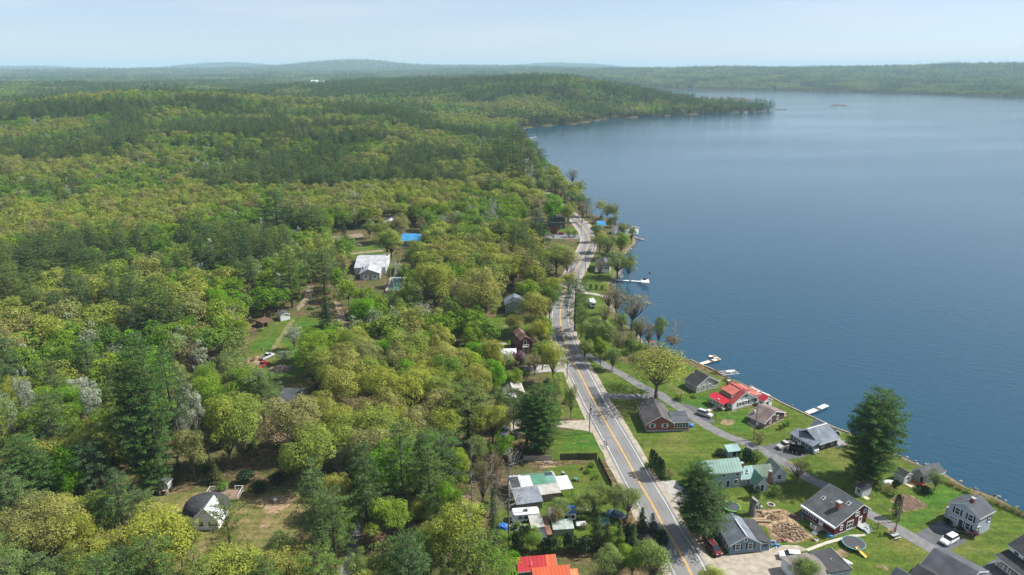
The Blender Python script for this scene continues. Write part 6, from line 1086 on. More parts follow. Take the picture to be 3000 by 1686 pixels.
# caravans
def caravan(label, A, B, Q, h=2.5, group=None, extra=None, cover=None):
    c = House('caravan', label, 'caravan', A, B, Q); L_, W_ = c.L, c.W; W_ = min(W_, 2.7); c.W = W_
    m = MB(); m.prism([(0, .9), (.35, .5), (L_ - .2, .5), (L_, .9), (L_, h - .35), (L_ - .3, h), (.5, h), (0, h - .6)], 'y', 0, W_).build('body', P_WHITE, c.o)
    MB().box(.35, L_ - .2, .15, W_ - .15, h, h + .06).build('roof', M_WHITE, c.o); c.b = (0, L_, 0, W_)
    for u in (.3, .5, .64, .88): c.win('F', u, 1.25, .6, .5, frame=P_BLACK)
    c.win('F', .75, .6, .6, 1.6, door=True, pane=P_WHITE); MB().box(L_ * .45, L_ * .58, W_ * .35, W_ * .6, h + .06, h + .3).build('roof_unit', P_BLACK, c.o)
    for x in (L_ * .45, L_ * .58): MB().tube([(x, -.03, .36), (x, .2, .36)], .35, 12).build('wheel', TYRE, c.o)
    return c
caravan('long white camper in front of the patched mobile home', z4(735, 868), z4(1035, 845), z4(1020, 760), 2.3)
c = caravan('white camper with a blue tarp over its right end', z4(1135, 860), z4(1425, 845), z4(1420, 760), 2.3); MB().slab([(c.L * .68, -.15, 2.5), (c.L + .15, -.15, 2.45), (c.L + .15, c.W + .1, 2.5), (c.L * .68, c.W + .1, 2.5)], .08).build('tarp', mat('blue_tarp', (.03, .13, .42), .5), c.o)
g = G(*z6(1382, 815)); o = thing('caravan', 'white travel trailer parked on the grass between the road and the lake', 'caravan', (g.x, g.y, GZ), R(92))
MB().prism([(-3.2, .6), (2.8, .6), (3.4, 1.2), (3.3, 2.4), (2.8, 2.8), (-3.0, 2.8), (-3.2, 2.5)], 'y', -1.2, 1.2).build('body', P_WHITE, o); MB().box(-.6, .3, -.4, .4, 2.8, 3.05).build('roof_unit', P_WHITE, o); MB().box(-3.26, -3.2, -.8, .8, 1.5, 2.1).build('window', CARGL, o); MB().box(-1, .4, -1.23, -1.2, 1.4, 2).build('window', CARGL, o)
MB().tube([(-3.2, .6, .6), (-4.4, 0, .5), (-3.2, -.6, .6)], .05, 4).build('tongue', BLK, o); MB().box(-4.0, -3.4, -.4, .4, .5, 1.0).build('gas_locker', BLK, o)
for sg in (-1, 1): MB().tube([(-.3, sg * 1.0, .35), (-.3, sg * 1.22, .35)], .35, 12).build('wheel', TYRE, o)
# ------------------------------------------------------------------ the cluttered yard left of the road
h = House('mobile_home', 'mobile home with a patchwork roof of green, white and dark metal sheets', 'mobile home', z4(735, 590), z4(1215, 528), z4(1170, 400)); L_, W_ = h.L, h.W
h.vol(0, L_, 0, W_, 2.7, 3.3, M_GREYM, W_PALE, 'x', .72, .25).win('F', .3, 1.1, .9, .9).win('F', .6, 1.1, .9, .9).win('F', .8, .3, .8, 1.9, door=True, pane=TRIM)
def patch(x0, x1, y0, y1, m, dz=.19):
    f = lambda y: 2.7 + (3.3 - 2.7) * (y / (W_ * .72)) if y < W_ * .72 else 3.3 - .6 * (y - W_ * .72) / (W_ * .28)
    q = MB().slab([(x0 * L_, y0 * W_, f(y0 * W_) + dz + .03), (x1 * L_, y0 * W_, f(y0 * W_) + dz + .03), (x1 * L_, y1 * W_, f(y1 * W_) + dz + .03), (x0 * L_, y1 * W_, f(y1 * W_) + dz + .03)], .03)
    for i in range(int((x1 - x0) * L_ / .6)): e = x0 * L_ + i * .6; q.slab([(e, y0 * W_, f(y0 * W_) + dz + .06), (e + .05, y0 * W_, f(y0 * W_) + dz + .06), (e + .05, y1 * W_, f(y1 * W_) + dz + .06), (e, y1 * W_, f(y1 * W_) + dz + .06)], .03)
    q.build('roof_sheet', m, h.o)
patch(.2, .47, -.03, .7, M_WHITE); patch(.47, .8, 0, .71, M_DGREEN); patch(.8, 1.0, 0, .5, M_GREEN); patch(.8, .98, .52, .71, M_DARKM); patch(0, .19, .0, .7, M_DARKM); patch(.3, .6, .73, 1.02, M_GREEN); patch(.61, .97, .73, 1.02, M_DGREEN); patch(.02, .28, .73, 1.02, M_WHITE); patch(.45, .8, .685, .725, M_RUST, .22)
h.flat(0, L_ * .55, -5.5, -.3, 1.9, mat('grey_tarp', (.17, .19, .22), .6, .3, 1), W_WOOD, 2.5, .2, rname='lean_to_roof', wname='lean_to_wall').flat(L_ * .57, L_ * 1.0, -3.2, -.3, 2.1, M_GREYM, W_WOOD, 2.5, .2, rname='lean_to_roof', wname='lean_to_wall').flat(L_ + .3, L_ + 3.4, -2.6, 2.8, 2.3, M_WHITE, None, 2.5, .1, rname='awning').posts([(L_ + .4, -2.4), (L_ + 3.2, -2.4), (L_ + 3.2, 2.6)], 0, 2.3, POSTW)
h = House('rusty_shed', 'shed with rust-streaked white roof left of the dead conifers', 'shed', z4(140, 858), z4(272, 876), z4(115, 730)); h.flat(0, h.L, 0, h.W, 1.9, mat('rust_streaked_white', (.62, .63, .64), .6, .2, .7, col2=(.5, .44, .38)), W_WOOD, 2.4, .2).win('F', .5, .1, 1.4, 1.6, door=True, pane=DOORG); MB().slab([(h.L * .3, h.W * .2, 2.32), (h.L * .7, h.W * .2, 2.32), (h.L * .55, h.W * .75, 2.62), (h.L * .25, h.W * .75, 2.62)], .04).build('rust_patch', M_RUST, h.o)
h = House('lean_shed', 'small shed with grey sheet roof and a rusty red panel by the campers', 'shed', z4(950, 1000), z4(1082, 985), z4(1075, 870)); h.flat(0, h.L, 0, h.W, 2.1, M_GREYM, W_WOOD, 2.5, .15).flat(h.L + .1, h.L + 1.3, -2.5, h.W, 1.7, M_RUST, None, 2.1, .05, rname='rust_sheet').posts([(h.L + .2, -2.3), (h.L + 1.2, -2.3)], 0, 1.7, POSTW).flat(h.L * .4, h.L, -4, -.2, 1.3, M_DARKM, W_WOOD, 1.8, .1, rname='lean_to_roof', wname='lean_to_wall')
h = House('greenhouse', 'low greenhouse of clouded panels below the tarped camper', 'greenhouse', z4(1180, 1000), z4(1400, 985), z4(1390, 900)); h.flat(0, h.L, 0, h.W, 1.6, mat('clouded_panel', (.3, .36, .33), .4, .3, 1), mat('clear_panel', (.22, .28, .25), .4, .2, 1), 2.0, .1)
for p, lab, mt, w, d, hh in ((z4(1500, 745), 'white topped table in the yard right of the blue tarp', M_WHITE, 3, 1.5, 1.1), (z4(1745, 880), 'stack covered with a green tarp beside the dark spruce', mat('green_tarp', (.06, .16, .12), .6), 2.2, 3, 1.1), (z4(1480, 900), 'white sheeted pile beside the dark spruce', M_WHITE, 2.4, 1.6, 1.0)):
    g = G(*p); o = thing('covered_pile' if 'table' not in lab else 'yard_table', lab, 'pile' if 'table' not in lab else 'table', (g.x, g.y, GZ), .1); m = MB(); m.box(-w / 2, w / 2, -d / 2, d / 2, hh - .12, hh, taper=.06)
    m.build('cover', mt, o); MB().box(-w / 2 + .2, w / 2 - .2, -d / 2 + .2, d / 2 - .2, -.1, hh - .12).build('base', POSTW, o)
h = House('red_metal_house', 'house with crimson and orange ribbed metal roofs at the bottom edge', 'house', z4(800, 1492), z4(1222, 1452), z4(1175, 1358)); L_, W_ = h.L, h.W
h.vol(0, L_ * .73, 0, W_, 2.6, 3.9, M_CRIM, W_WOOD, 'x', .9, .3, ribs=True, gend=.02).vol(L_ * .73 + .05, L_, 0, W_, 2.6, 3.9, M_ORANGE, W_WOOD, 'x', .9, .3, ribs=True, gend=.02).vent(L_ * .36, W_ * .25, 2.9, 1.1)
h.vol(L_ * .35, L_ * 1.22, -8.5, -.6, 2.6, 4.0, M_ORANGE, W_WOOD, 'x', .92, .3, ribs=True).vol(L_ * 1.22 + .1, L_ * 1.42, -8.0, -1.2, 2.2, 3.3, metal('bright_orange_metal', (.8, .2, .07)), W_WOOD, 'x', .92, .2, ribs=True)
def fence(label, pts, h, m, name='board_fence', z=GZ, posts=2.2, cat='fence'):
    P = [G(*p) for p in pts]; o = thing(name, label, cat, tuple(P[0])); mb = MB(); a0 = P[0]
    for a, b in zip(P, P[1:]):
        a, b = a - a0, b - a0; L_ = (b - a).length; d = (b - a) / L_; n = Vector((-d.y, d.x, 0)); k = int(L_ / .3)
        for i in range(k): p, q = a + d * (i * .3 + .01), a + d * (i * .3 + .28); hh = h + rng.uniform(-.05, .05); mb.add([p - n * .02, q - n * .02, q + n * .02, p + n * .02, p - n * .02 + Vector((0, 0, hh)), q - n * .02 + Vector((0, 0, hh)), q + n * .02 + Vector((0, 0, hh)), p + n * .02 + Vector((0, 0, hh))], [(0, 3, 2, 1), (4, 5, 6, 7), (0, 1, 5, 4), (1, 2, 6, 5), (2, 3, 7, 6), (3, 0, 4, 7)])
        for i in range(int(L_ / posts) + 1): p = a + d * i * posts + n * .09; MB().box(p.x - .06, p.x + .06, p.y - .06, p.y + .06, -.2, h + .1).build('post', m, o)
    mb.build('boards', m, o); return o
DKF = mat('dark_fence_boards', (.035, .03, .028), .9, .3, 2)
fence('tall dark board fence running across the green bank beside the road', [z4(1255, 178), z4(1460, 172), z4(1660, 172)], 1.9, DKF); fence('low dark fence following the roadside bank downhill', [z4(1665, 175), z4(1700, 250), z4(1760, 370), z4(1815, 475)], 1.2, DKF)
fence('ragged grey fence of metal sheets behind the mobile home', [z4(860, 185), z4(1000, 188), z4(1170, 180)], 1.5, MATS['grey_metal'])
# heaps, crates and small things of the yards: one object each
def heap(name, label, cat, p, w, d, h, mats, n, seed, long_=0, z=GZ):
    g = G(*p); r = random.Random(seed); mb = MB()
    for i in range(n):
        a = r.uniform(0, 6.28); rr = math.sqrt(r.random()); x, y = math.cos(a) * rr * w / 2, math.sin(a) * rr * d / 2; zz = h * (1 - rr) * r.random(); mb.cur = r.randrange(len(mats)); L_ = r.uniform(.2, .65) if not long_ else r.uniform(.5, 1) * long_
        M = Matrix.Translation((x, y, zz + .12)) @ Matrix.Rotation(r.uniform(0, 3.14), 4, 'Z') @ Matrix.Rotation(r.uniform(-.4, .4), 4, 'Y')
        if long_: mb.tube([M @ Vector((-L_ / 2, 0, 0)), M @ Vector((L_ / 2, 0, 0))], r.uniform(.04, .09), 5)
        else: mb.box(-L_ / 2, L_ / 2, -L_ * .22, L_ * .22, -.1, r.uniform(0, .14), M, taper=L_ * .06)
    o = mb.build(name, mats); o.location = (g.x, g.y, z); tag(o, label, cat); return o
WOODL = mat('pale_cut_wood', (.33, .25, .165), .9, .3, 2); WOODB = mat('brown_wood', (.26, .17, .1), .9, .25, 2); BLUEP = mat('blue_plastic', (.04, .11, .24), .5); REDP = mat('red_plastic', (.3, .03, .03), .5); WHITEP = mat('white_plastic', (.5, .5, .5), .5); BLACKP = mat('black_plastic', (.025, .025, .03), .6); GREYP = mat('grey_junk', (.3, .32, .33), .7, .3, 2)
heap('wood_pile', 'heap of split firewood and bark in the dirt yard', 'wood pile', z2(1890, 945), 7.5, 6.5, .6, [WOODL, WOODB, WOODL, WOODB, MATS['grey_timber']], 300, 1); heap('debris_pile', 'pile of broken planks beside the big stump', 'debris', z2(1690, 790), 5, 2.6, .8, [WOODL, WOODB], 60, 2, 2.2)
for i, (x, y, l, a) in enumerate(((1530, 832, 4.6, 4), (1590, 850, 4.2, -3), (1640, 800, 2.6, 40), (1620, 750, 3.5, -20), (1690, 745, 5, 12))):
    g = G(*z2(x, y)); o = MB().tube([(-l / 2, 0, .28), (0, .06, .28), (l / 2, 0, .28)], [.3, .27, .24], 9).build('felled_log', mat('peeled_log', (.33, .25, .16), .9, .25, 1.5)); o.location = (g.x, g.y, GZ); o.rotation_euler = (0, 0, R(a)); tag(o, ('lower long felled log right of the big stump', 'second long felled log just behind the lower one', 'short log lying askew right of the long pair', 'log lying behind, nearest to the tall stump', 'grey branch-thin log at the back of the dirt yard')[i], 'log')
o = heap('debris_pile', 'blue and white junk heap at the corner of the slate blue cottage', 'debris', z2(1695, 1090), 3.4, 2.6, .8, [BLUEP, WHITEP, GREYP, M_BLUE], 50, 3); heap('debris_pile', 'junk heap of black and blue things under the porch eave of the red house', 'debris', z2(2000, 790), 4.5, 3.0, .9, [BLACKP, BLUEP, GREYP, REDP], 60, 4); heap('debris_pile', 'low row of red and grey tools on the grass edge', 'debris', z2(1810, 1050), 2.4, .9, .4, [REDP, BLACKP, GREYP], 18, 5); heap('debris_pile', 'pink and white toys on the grass by the red house corner', 'debris', z1(325, 1050), 1.8, .8, .3, [REDP, WHITEP, BLACKP], 14, 6)
heap('debris_pile', 'black junk heap beside the steps of the red house gable', 'debris', z1(870, 930), 2.6, 1.6, .7, [BLACKP, GREYP], 36, 7); heap('brush_pile', 'heap of cut grey branches in the forest clearing beside the blossoming bush', 'brush pile', zc(810, 300), 8, 5, 1.4, [mat('grey_branch', (.3, .25, .21), .9)], 170, 8, 3.0); heap('debris_pile', 'white and rust-red scrap heap in the wood below the lime tree', 'debris', zb(1320, 1350), 5, 3, .6, [WHITEP, M_RUST, GREYP], 40, 9, 1.6)
heap('debris_pile', 'scattered junk between the camper and the dead conifer', 'debris', z4(790, 900), 4, 2.5, .6, [WOODL, WHITEP, GREYP], 36, 10); heap('debris_pile', 'heap of bricks and pale rubble below the dark fence', 'debris', z4(1100, 220), 5.5, 2.2, .6, [WOODB, WOODL, GREYP], 70, 11); heap('debris_pile', 'black scrap pile with grey sheets left of the dark fence', 'debris', z4(820, 175), 6, 3.5, 1.2, [BLACKP, GREYP, BLACKP], 70, 12)
heap('debris_pile', 'orange and red scrap at the foot of the wide white pine', 'debris', z5(520, 1300), 3.5, 2, .8, [REDP, mat('orange_plastic', (.75, .18, .03), .5), GREYP], 24, 13); heap('debris_pile', 'pale rubble heap at the forest shed', 'debris', z4(190, 590), 4, 2.4, .6, [WOODL, GREYP], 36, 14); heap('wood_pile', 'stack of firewood at the shed behind the red house', 'wood pile', z1(850, 430), 4.5, 1.8, .7, [WOODL, WOODB], 60, 15)
heap('rock_bank', 'grey boulders shoring up the bank by the dormer cottage', 'rocks', z6(1700, 430), 5, 14, .9, [mat('grey_rock', (.36, .35, .34), .9, .2, 1)], 120, 16, z=GZ - .7)
for p, lab, m_ in ((z4(640, 905), 'bright blue round tarp heap beside the dead conifer', MATS['blue_tarp']), (z3(495, 1030), 'blue tarp over a woodpile at the ranch house corner', MATS['blue_tarp']), (z1(480, 1000), 'blue tarp bundle at the near corner of the red house', M_BLUE), (z3(2340, 1220), 'blue inflatable bundle by the cottage deck', BLUEP), (zb(1135, 385), 'pale tarp lump in the forest yard', GREYP)):
    g = G(*p); k_ = .55 if 'red house' in lab or 'inflatable' in lab else 1; o = MB().ball((0, 0, .25 * k_), 1.2 * k_, 12, 7, (1.25, .9, .62), .16, random.Random(5)).build('tarp_heap', m_); o.location = (g.x, g.y, GZ); tag(o, lab, 'tarp')
# big stump
g = G(*z2(1485, 765)); o = MB().tube([(0, 0, -.2), (.02, 0, .5), (-.1, 0, 2.2), (0, .1, 3.6), (.3, .1, 4.1)], [1.15, .9, .72, .85, .95], 12).build('tree_stump', mat('weathered_stump', (.17, .16, .15), .95, .35, 1.2, .6, stretch=(6, 6, 1))); o.location = (g.x, g.y, GZ); tag(o, 'tall thick grey tree stump standing behind the slate blue cottage', 'stump')
o = heap('debris_pile', 'pale torn branches and toys leaning on the tall stump', 'debris', z2(1550, 700), 1.8, 1.6, 2.8, [WHITEP, M_GREEN, BLACKP, GREYP], 46, 21)
# trampolines
def trampoline(label, p, r, rim, slide=False):
    g = G(*p); o = thing('trampoline', label, 'trampoline', (g.x, g.y, GZ)); n = 28; m = MB(); c = [(math.cos(2 * math.pi * i / n), math.sin(2 * math.pi * i / n)) for i in range(n)]
    m.add([(x * (r - .18), y * (r - .18), .88) for x, y in c], [tuple(range(n))]).build('mat', mat('trampoline_mat', (.05, .055, .065), .8), o)
    m = MB(); m.add([(x * (r - .2), y * (r - .2), .92) for x, y in c] + [(x * r, y * r, .92) for x, y in c] + [(x * r, y * r, .84) for x, y in c], [(i, (i + 1) % n, n + (i + 1) % n, n + i) for i in range(n)] + [(n + i, n + (i + 1) % n, 2 * n + (i + 1) % n, 2 * n + i) for i in range(n)]).build('rim_pad', rim, o)
    for i in range(0, n, 4): x, y = c[i]; MB().tube([(x * (r - .06), y * (r - .06), .84), (x * (r - .02), y * (r - .02), 0)], .035, 5).build('leg', GREYP, o)
    return o
trampoline('round trampoline with pale teal rim on the lawn by the red house', z1(735, 1105), 2.45, mat('teal_pad', (.1, .23, .22), .6)); trampoline('trampoline with lime green rim half hidden behind the roadside pine', z2(1262, 712), 2.1, mat('lime_pad', (.1, .38, .03), .6))
g = G(*z1(815, 1195)); o = thing('slide', 'yellow slide leading down from the teal-rimmed trampoline', 'slide', (g.x, g.y, GZ), R(-62)); m = MB(); YEL = mat('yellow_plastic', (.75, .45, .03), .4)
m.slab([(-1.3, -.28, 1.0), (1.3, -.28, .15), (1.3, .28, .15), (-1.3, .28, 1.0)], .05); m.build('chute', YEL, o)
for sg in (-1, 1): MB().slab([(-1.3, sg * .3 - .03, 1.14), (1.3, sg * .3 - .03, .29), (1.3, sg * .3 + .03, .29), (-1.3, sg * .3 + .03, 1.14)], .16).build('side_rail', YEL, o)
# play frame and arbor
g = G(*z1(1080, 960)); o = thing('play_frame', 'weathered wooden play frame with ladder bars beside the utility pole', 'play frame', (g.x, g.y, GZ), R(-28)); T_ = mat('play_timber', (.22, .17, .11), .9)
for x in (-1.6, 1.7):
    for y in (-.6, .6): MB().tube([(x, y * 1.5, 0), (x, y * .6, 2.3)], .07, 5).build('leg', T_, o)
m = MB(); m.tube([(-1.7, -.36, 2.3), (1.8, -.36, 2.3)], .06, 5); m.tube([(-1.7, .36, 2.3), (1.8, .36, 2.3)], .06, 5)
for i in range(9): m.tube([(-1.5 + i * .4, -.36, 2.32), (-1.5 + i * .4, .36, 2.32)], .035, 4)
m.build('ladder_bars', mat('pale_timber', (.45, .36, .24), .9), o); MB().box(.4, 1.6, -.7, .7, .9, 1.0).build('platform', T_, o)
g = G(*z1(1180, 1010)); o = thing('picnic_table', 'grey picnic table at the foot of the utility pole', 'table', (g.x, g.y, GZ), R(20)); MB().box(-.95, .95, -.42, .42, .7, .76).build('tabletop', GREYP, o)
for sg in (-1, 1): MB().box(-.95, .95, sg * .85 - .15, sg * .85 + .15, .42, .47).build('bench', GREYP, o)
for x in (-.7, .7): MB().tube([(x, -.75, 0), (x, -.2, .7)], .05, 4).tube([(x, .75, 0), (x, .2, .7)], .05, 4).build('leg', POSTW, o)
g = G(*z1(612, 1270)); o = thing('overturned_boat', 'white overturned boat on the lawn beside the low garage', 'boat', (*G(*z1(615, 1272)).xy, GZ), R(-35)); loft(MB(), [(-1.9, .5, .3, 0, .45), (-1, .68, .42, 0, .55), (.8, .62, .4, 0, .55), (2.0, .12, .08, .05, .4)]).build('hull', P_WHITE, o); MB().box(-1.7, 1.2, .62, .72, .0, .12).build('gunwale', BLUEP, o)
g = G(*z1(1415, 430)); o = thing('canoe', 'orange canoe lying along the boathouse wall', 'canoe', (g.x, g.y, GZ), R(-47)); loft(MB(), [(-2.4, .05, .05, .2, .5), (-1.5, .35, .42, .02, .42), (0, .42, .5, 0, .4), (1.5, .35, .42, .02, .42), (2.4, .05, .05, .2, .5)]).build('hull', mat('orange_hull', (.62, .14, .02), .5), o); MB().box(-.9, .9, -.3, .3, .4, .43).build('thwart', WOODB, o)
g = G(*z1(1110, 425)); o = thing('rowing_boat', 'small white boat leaning by the bush behind the tool shed', 'boat', (g.x, g.y, GZ), R(12)); loft(MB(), [(-1.5, .4, .3, .1, .6), (0, .6, .45, 0, .65), (1.6, .1, .08, .1, .55)]).build('hull', P_WHITE, o); MB().box(-1.4, 1.2, -.05, .05, .6, .68).build('keel', GREYP, o)
g = G(*z6(2100, 1252)); o = thing('kayak', 'orange-red kayak lying at the water edge', 'kayak', (g.x, g.y, GZ), R(-15)); loft(MB(), [(-1.7, .05, .05, .1, .3), (-.8, .3, .25, 0, .34), (.8, .3, .25, 0, .34), (1.7, .05, .05, .1, .3)]).build('hull', mat('coral_hull', (.75, .16, .06), .4), o); MB().box(-.4, .4, -.17, .17, .32, .36).build('cockpit', BLACKP, o)
g = G(*z2(1687, 662)); o = thing('fire_ring', 'stone fire ring on the lawn behind the dirt yard', 'fire pit', (g.x, g.y, GZ)); m = MB()
for i in range(14): a = i * 6.283 / 14; m.ball((math.cos(a) * .8, math.sin(a) * .8, .12), .2, 6, 4, (1, 1, .8), .15)
m.build('stones', mat('pale_stone', (.5, .45, .4), .9, .2, 2), o); MB().tube([(0, 0, .0), (0, 0, .05)], .62, 12).build('ash', BLACKP, o)
for i, (x, y) in enumerate(((2012, 1364), (2042, 1353))):
    g = G(*z3(x, y)); o = thing('gas_tank', ('left' if i == 0 else 'right') + ' of two white upright gas tanks against the blue cottage wall', 'gas tank', (g.x, g.y, GZ)); MB().tube([(0, 0, .05), (0, 0, .15), (0, 0, 1.05), (0, 0, 1.25)], [.3, .4, .4, .16], 12).build('cylinder', P_WHITE, o); MB().tube([(0, 0, 1.22), (0, 0, 1.4)], .12, 8).build('valve_cap', GREYP, o)
g = G(*z3(2150, 1330)); 
g = G(*z6(300, 1290)); o = thing('garden_bench', 'white garden bench on the grass left of the gambrel house', 'bench', (g.x, g.y, GZ)); MB().box(-1.5, 1.5, -.25, .25, .42, .48).build('seat', P_WHITE, o); MB().box(-1.5, 1.5, .22, .28, .5, .95).build('backrest', P_WHITE, o)
for x in (-1.3, 1.3): MB().box(x - .05, x + .05, -.2, .2, 0, .42).build('leg', P_WHITE, o)
g = G(*z4(1280, 350)); o = thing('grill', 'grey covered grill on the grass above the mobile home', 'grill', (g.x, g.y, GZ)); MB().ball((0, 0, .95), .45, 10, 6, (1.2, .8, .8)).build('lid', GREYP, o); MB().box(-.4, .4, -.25, .25, 0, .8).build('cart', BLACKP, o)
g = G(*z4(1425, 400)); o = thing('wheelbarrow', 'green wheelbarrow on the lawn above the mobile home', 'wheelbarrow', (g.x, g.y, GZ), R(-50)); MB().box(-.5, .5, -.35, .35, .4, .7, taper=-.1).build('tray', M_DGREEN, o); MB().tube([(.8, -.05, .25), (.8, .05, .25)], .22, 10).build('wheel', TYRE, o); MB().tube([(-1.1, -.3, .6), (.8, -.1, .25)], .03, 4).tube([(-1.1, .3, .6), (.8, .1, .25)], .03, 4).build('handles', POSTW, o)
g = G(*z4(1495, 280)); o = MB().tube([(0, 0, 0), (0, 0, .3), (.05, 0, .9)], [.5, .38, .3], 9).build('tree_stump', mat('cut_stump', (.16, .11, .07), .9)); o.location = (g.x, g.y, GZ); tag(o, 'short brown stump on the lawn below the dark fence', 'stump')
g = G(*zc(600, 88)); o = heap('debris_pile', 'small white and red toys in the forest clearing', 'debris', zc(600, 92), 2.4, 1.2, .5, [WHITEP, REDP, BLACKP], 16, 31)
h = House('open_shed', 'small open-fronted shed with rusty leaf-strewn roof at the wood edge', 'shed', zb(232, 1165), zb(318, 1135), zb(215, 1125)); h.flat(0, h.L, 0, h.W, 2.1, mat('leaf_strewn_rust', (.11, .065, .04), .9, .4, 1.5), None, 2.4, .25).posts([(.1, .1), (h.L - .1, .1)], 0, 2.1, POSTW, .16); h.box('wall', 0, h.L, h.W - .1, h.W, -.2, 2.3, W_WOOD).box('wall', 0, .1, .2, h.W - .12, -.2, 2.1, W_WOOD).box('divider', h.L * .5, h.L * .5 + .1, .2, h.W - .12, -.2, 2.1, W_WOOD)
h = House('pale_shed', 'pale shed with dark door beyond the open-fronted shed', 'shed', zb(395, 1100), zb(440, 1090), zb(405, 1030)); h.W = 4; h.L = 4; h.vol(0, 4, 0, 4, 2.3, 3.1, ROOF_GREY, W_PALE, 'y', .5, .2).win('R', .5, .2, .9, 1.8, door=True, pane=DOORG)
g = G(*ZE([(395, 640)])[0]); o = thing('yard_drum', 'small white-lidded bin standing alone on the lower clearing', 'bin', (g.x, g.y, GZ)); MB().tube([(0, 0, 0), (0, 0, 1.0)], [.34, .38], 10).build('barrel', GREYP, o); MB().tube([(0, 0, 1.0), (0, 0, 1.08)], .42, 10).build('lid', P_WHITE, o)
for i, (x, y) in enumerate(((1535, 1262), (1552, 1278), (1562, 1298))):
    g = G(*z5(x, y)); o = thing('mailbox', 'dark roadside mailbox beside the bank, %s of three' % ('upper', 'middle', 'lower')[i], 'mailbox', (g.x, g.y, GZ)); MB().box(-.05, .05, -.05, .05, 0, 1.05).build('post', POSTW, o); MB().prism([(-.12, 1.05), (.12, 1.05), (.12, 1.25), (.06, 1.34), (-.06, 1.34), (-.12, 1.25)], 'y', -.28, .28).build('box', BLACKP, o)
# ------------------------------------------------------------------ docks and boats
def dock(name, label, pts, w, m, z=.55, posts=3.0):
    P = [G(*p, 0) for p in pts]; o = thing(name, label, 'dock', tuple(P[0])); a0 = P[0]; mb = MB(); pm = MB()
    for a, b in zip(P, P[1:]):
        a, b = a - a0, b - a0; L_ = (b - a).length; d = (b - a) / L_; n = Vector((-d.y, d.x, 0)); a2 = a - d * w / 2; b2 = b + d * w / 2
        for i in range(int((L_ + w) / .5)): p, q = a2 + d * (i * .5), a2 + d * (i * .5 + .47); mb.slab([p - n * w / 2 + Vector((0, 0, z)), q - n * w / 2 + Vector((0, 0, z)), q + n * w / 2 + Vector((0, 0, z)), p + n * w / 2 + Vector((0, 0, z))], .14)
        for i in range(int(L_ / posts) + 1):
            for sg in (-1, 1): p = a + d * (i * posts) + n * sg * (w / 2 + .05); o['group'] = 'docks along the shore'; MB().tube([p + Vector((0, 0, -1.5)), p + Vector((0, 0, z + .7))], .05, 5).build('post', GREYP, o)
    mb.build('decking', m, o); return o
PALEW = mat('pale_dock_boards', (.68, .56, .46), .8, .15, 1.5); GREYW = mat('grey_dock_boards', (.55, .57, .58), .8, .1, 1.5)
dock('dock', 'pale wooden dock ending in an L-shaped platform', [z3(655, 285), z3(760, 253), z3(845, 232)], 1.6, PALEW); o = dock('dock_platform', 'short angled arm of the pale L-shaped dock', [z3(840, 230), z3(790, 200), z3(745, 198)], 1.5, PALEW)
dock('dock', 'grey-white straight dock behind the grey-roofed cottage', [z3(1940, 880), z3(2050, 838), z3(2145, 797)], 1.7, GREYW); dock('dock', 'long thin white dock with a float and flag by the dormer cottage', [z6(1690, 512), z6(1850, 522), z6(1985, 530)], 1.2, P_WHITE)
h = House('dock_float', 'white swim float with dark seats at the end of the long dock', 'dock', z6(1985, 542), z6(2078, 545), z6(1985, 505)); MB().box(0, h.L, 0, h.W, .1, .6).build('float', P_WHITE, h.o); MB().box(h.L * .2, h.L * .7, h.W * .7, h.W * .95, .6, 1.4).build('seat', BLACKP, h.o)
g = G(*z6(2066, 510)); o = thing('flagpole', 'slim flagpole with dark flag on the swim float', 'flagpole', (g.x, g.y, .6)); MB().tube([(0, 0, 0), (0, 0, 5.6)], .05, 5).build('pole', GREYP, o); MB().slab([(0, 0, 5.6), (.9, .1, 5.3), (.8, .1, 4.3), (0, 0, 4.6)], .03).build('flag', mat('navy_flag', (.04, .04, .12), .8), o); MB().slab([(.3, -.04, 5.5), (1.0, .06, 5.3), (.95, .06, 4.9), (.3, -.04, 5.1)], .03).build('flag_stripe', mat('flag_red', (.5, .15, .17), .8), o)
g = G(*z3(1335, 690)); o = thing('flagpole', 'short flagpole with striped flag behind the red-roofed house', 'flagpole', (g.x, g.y, GZ)); MB().tube([(0, 0, 0), (0, 0, 2.6)], .03, 5).build('pole', P_WHITE, o); m = MB()
for i in range(6): m.cur = i % 2; m.slab([(.02 + i * .14, 0, 2.5 - .06 * i), (.16 + i * .14, 0, 2.44 - .06 * i), (.16 + i * .14, .03, 1.6 - .06 * i), (.02 + i * .14, .03, 1.66 - .06 * i)], .02)
m.build('flag', [MATS['flag_red'], P_WHITE], o)
h = House('boat_lift', 'open boat lift frame with a small white boat on it', 'boat lift', z3(935, 425), z3(1090, 410), z3(1000, 388)); L_ = h.L; W_ = max(h.W, 3)
m = MB()
for y in (0, W_ / 2, W_): m.tube([(-1.2, y, .5), (L_ + .3, y, .5)], .09, 5)
for x in (0, L_ / 2, L_): m.tube([(x, 0, .5), (x, W_, .5)], .08, 5)
m.build('frame', PALEW, h.o); loft(MB(), [(L_ * .2, .4, .5, .55, 1.0), (L_ * .5, .6, .7, .5, 1.1), (L_ * .85, .1, .15, .7, 1.2)]).build('hull', P_WHITE, h.o).location = (0, W_ / 2, 0)
dock('dock', 'short dark dock below the waterfront house', [(1858, 697), (1872, 702), (1884, 704)], 1.3, DECKW); dock('dock', 'small pale dock at the tree-lined point', [(1808, 739), (1822, 742), (1833, 744)], 1.3, GREYW)
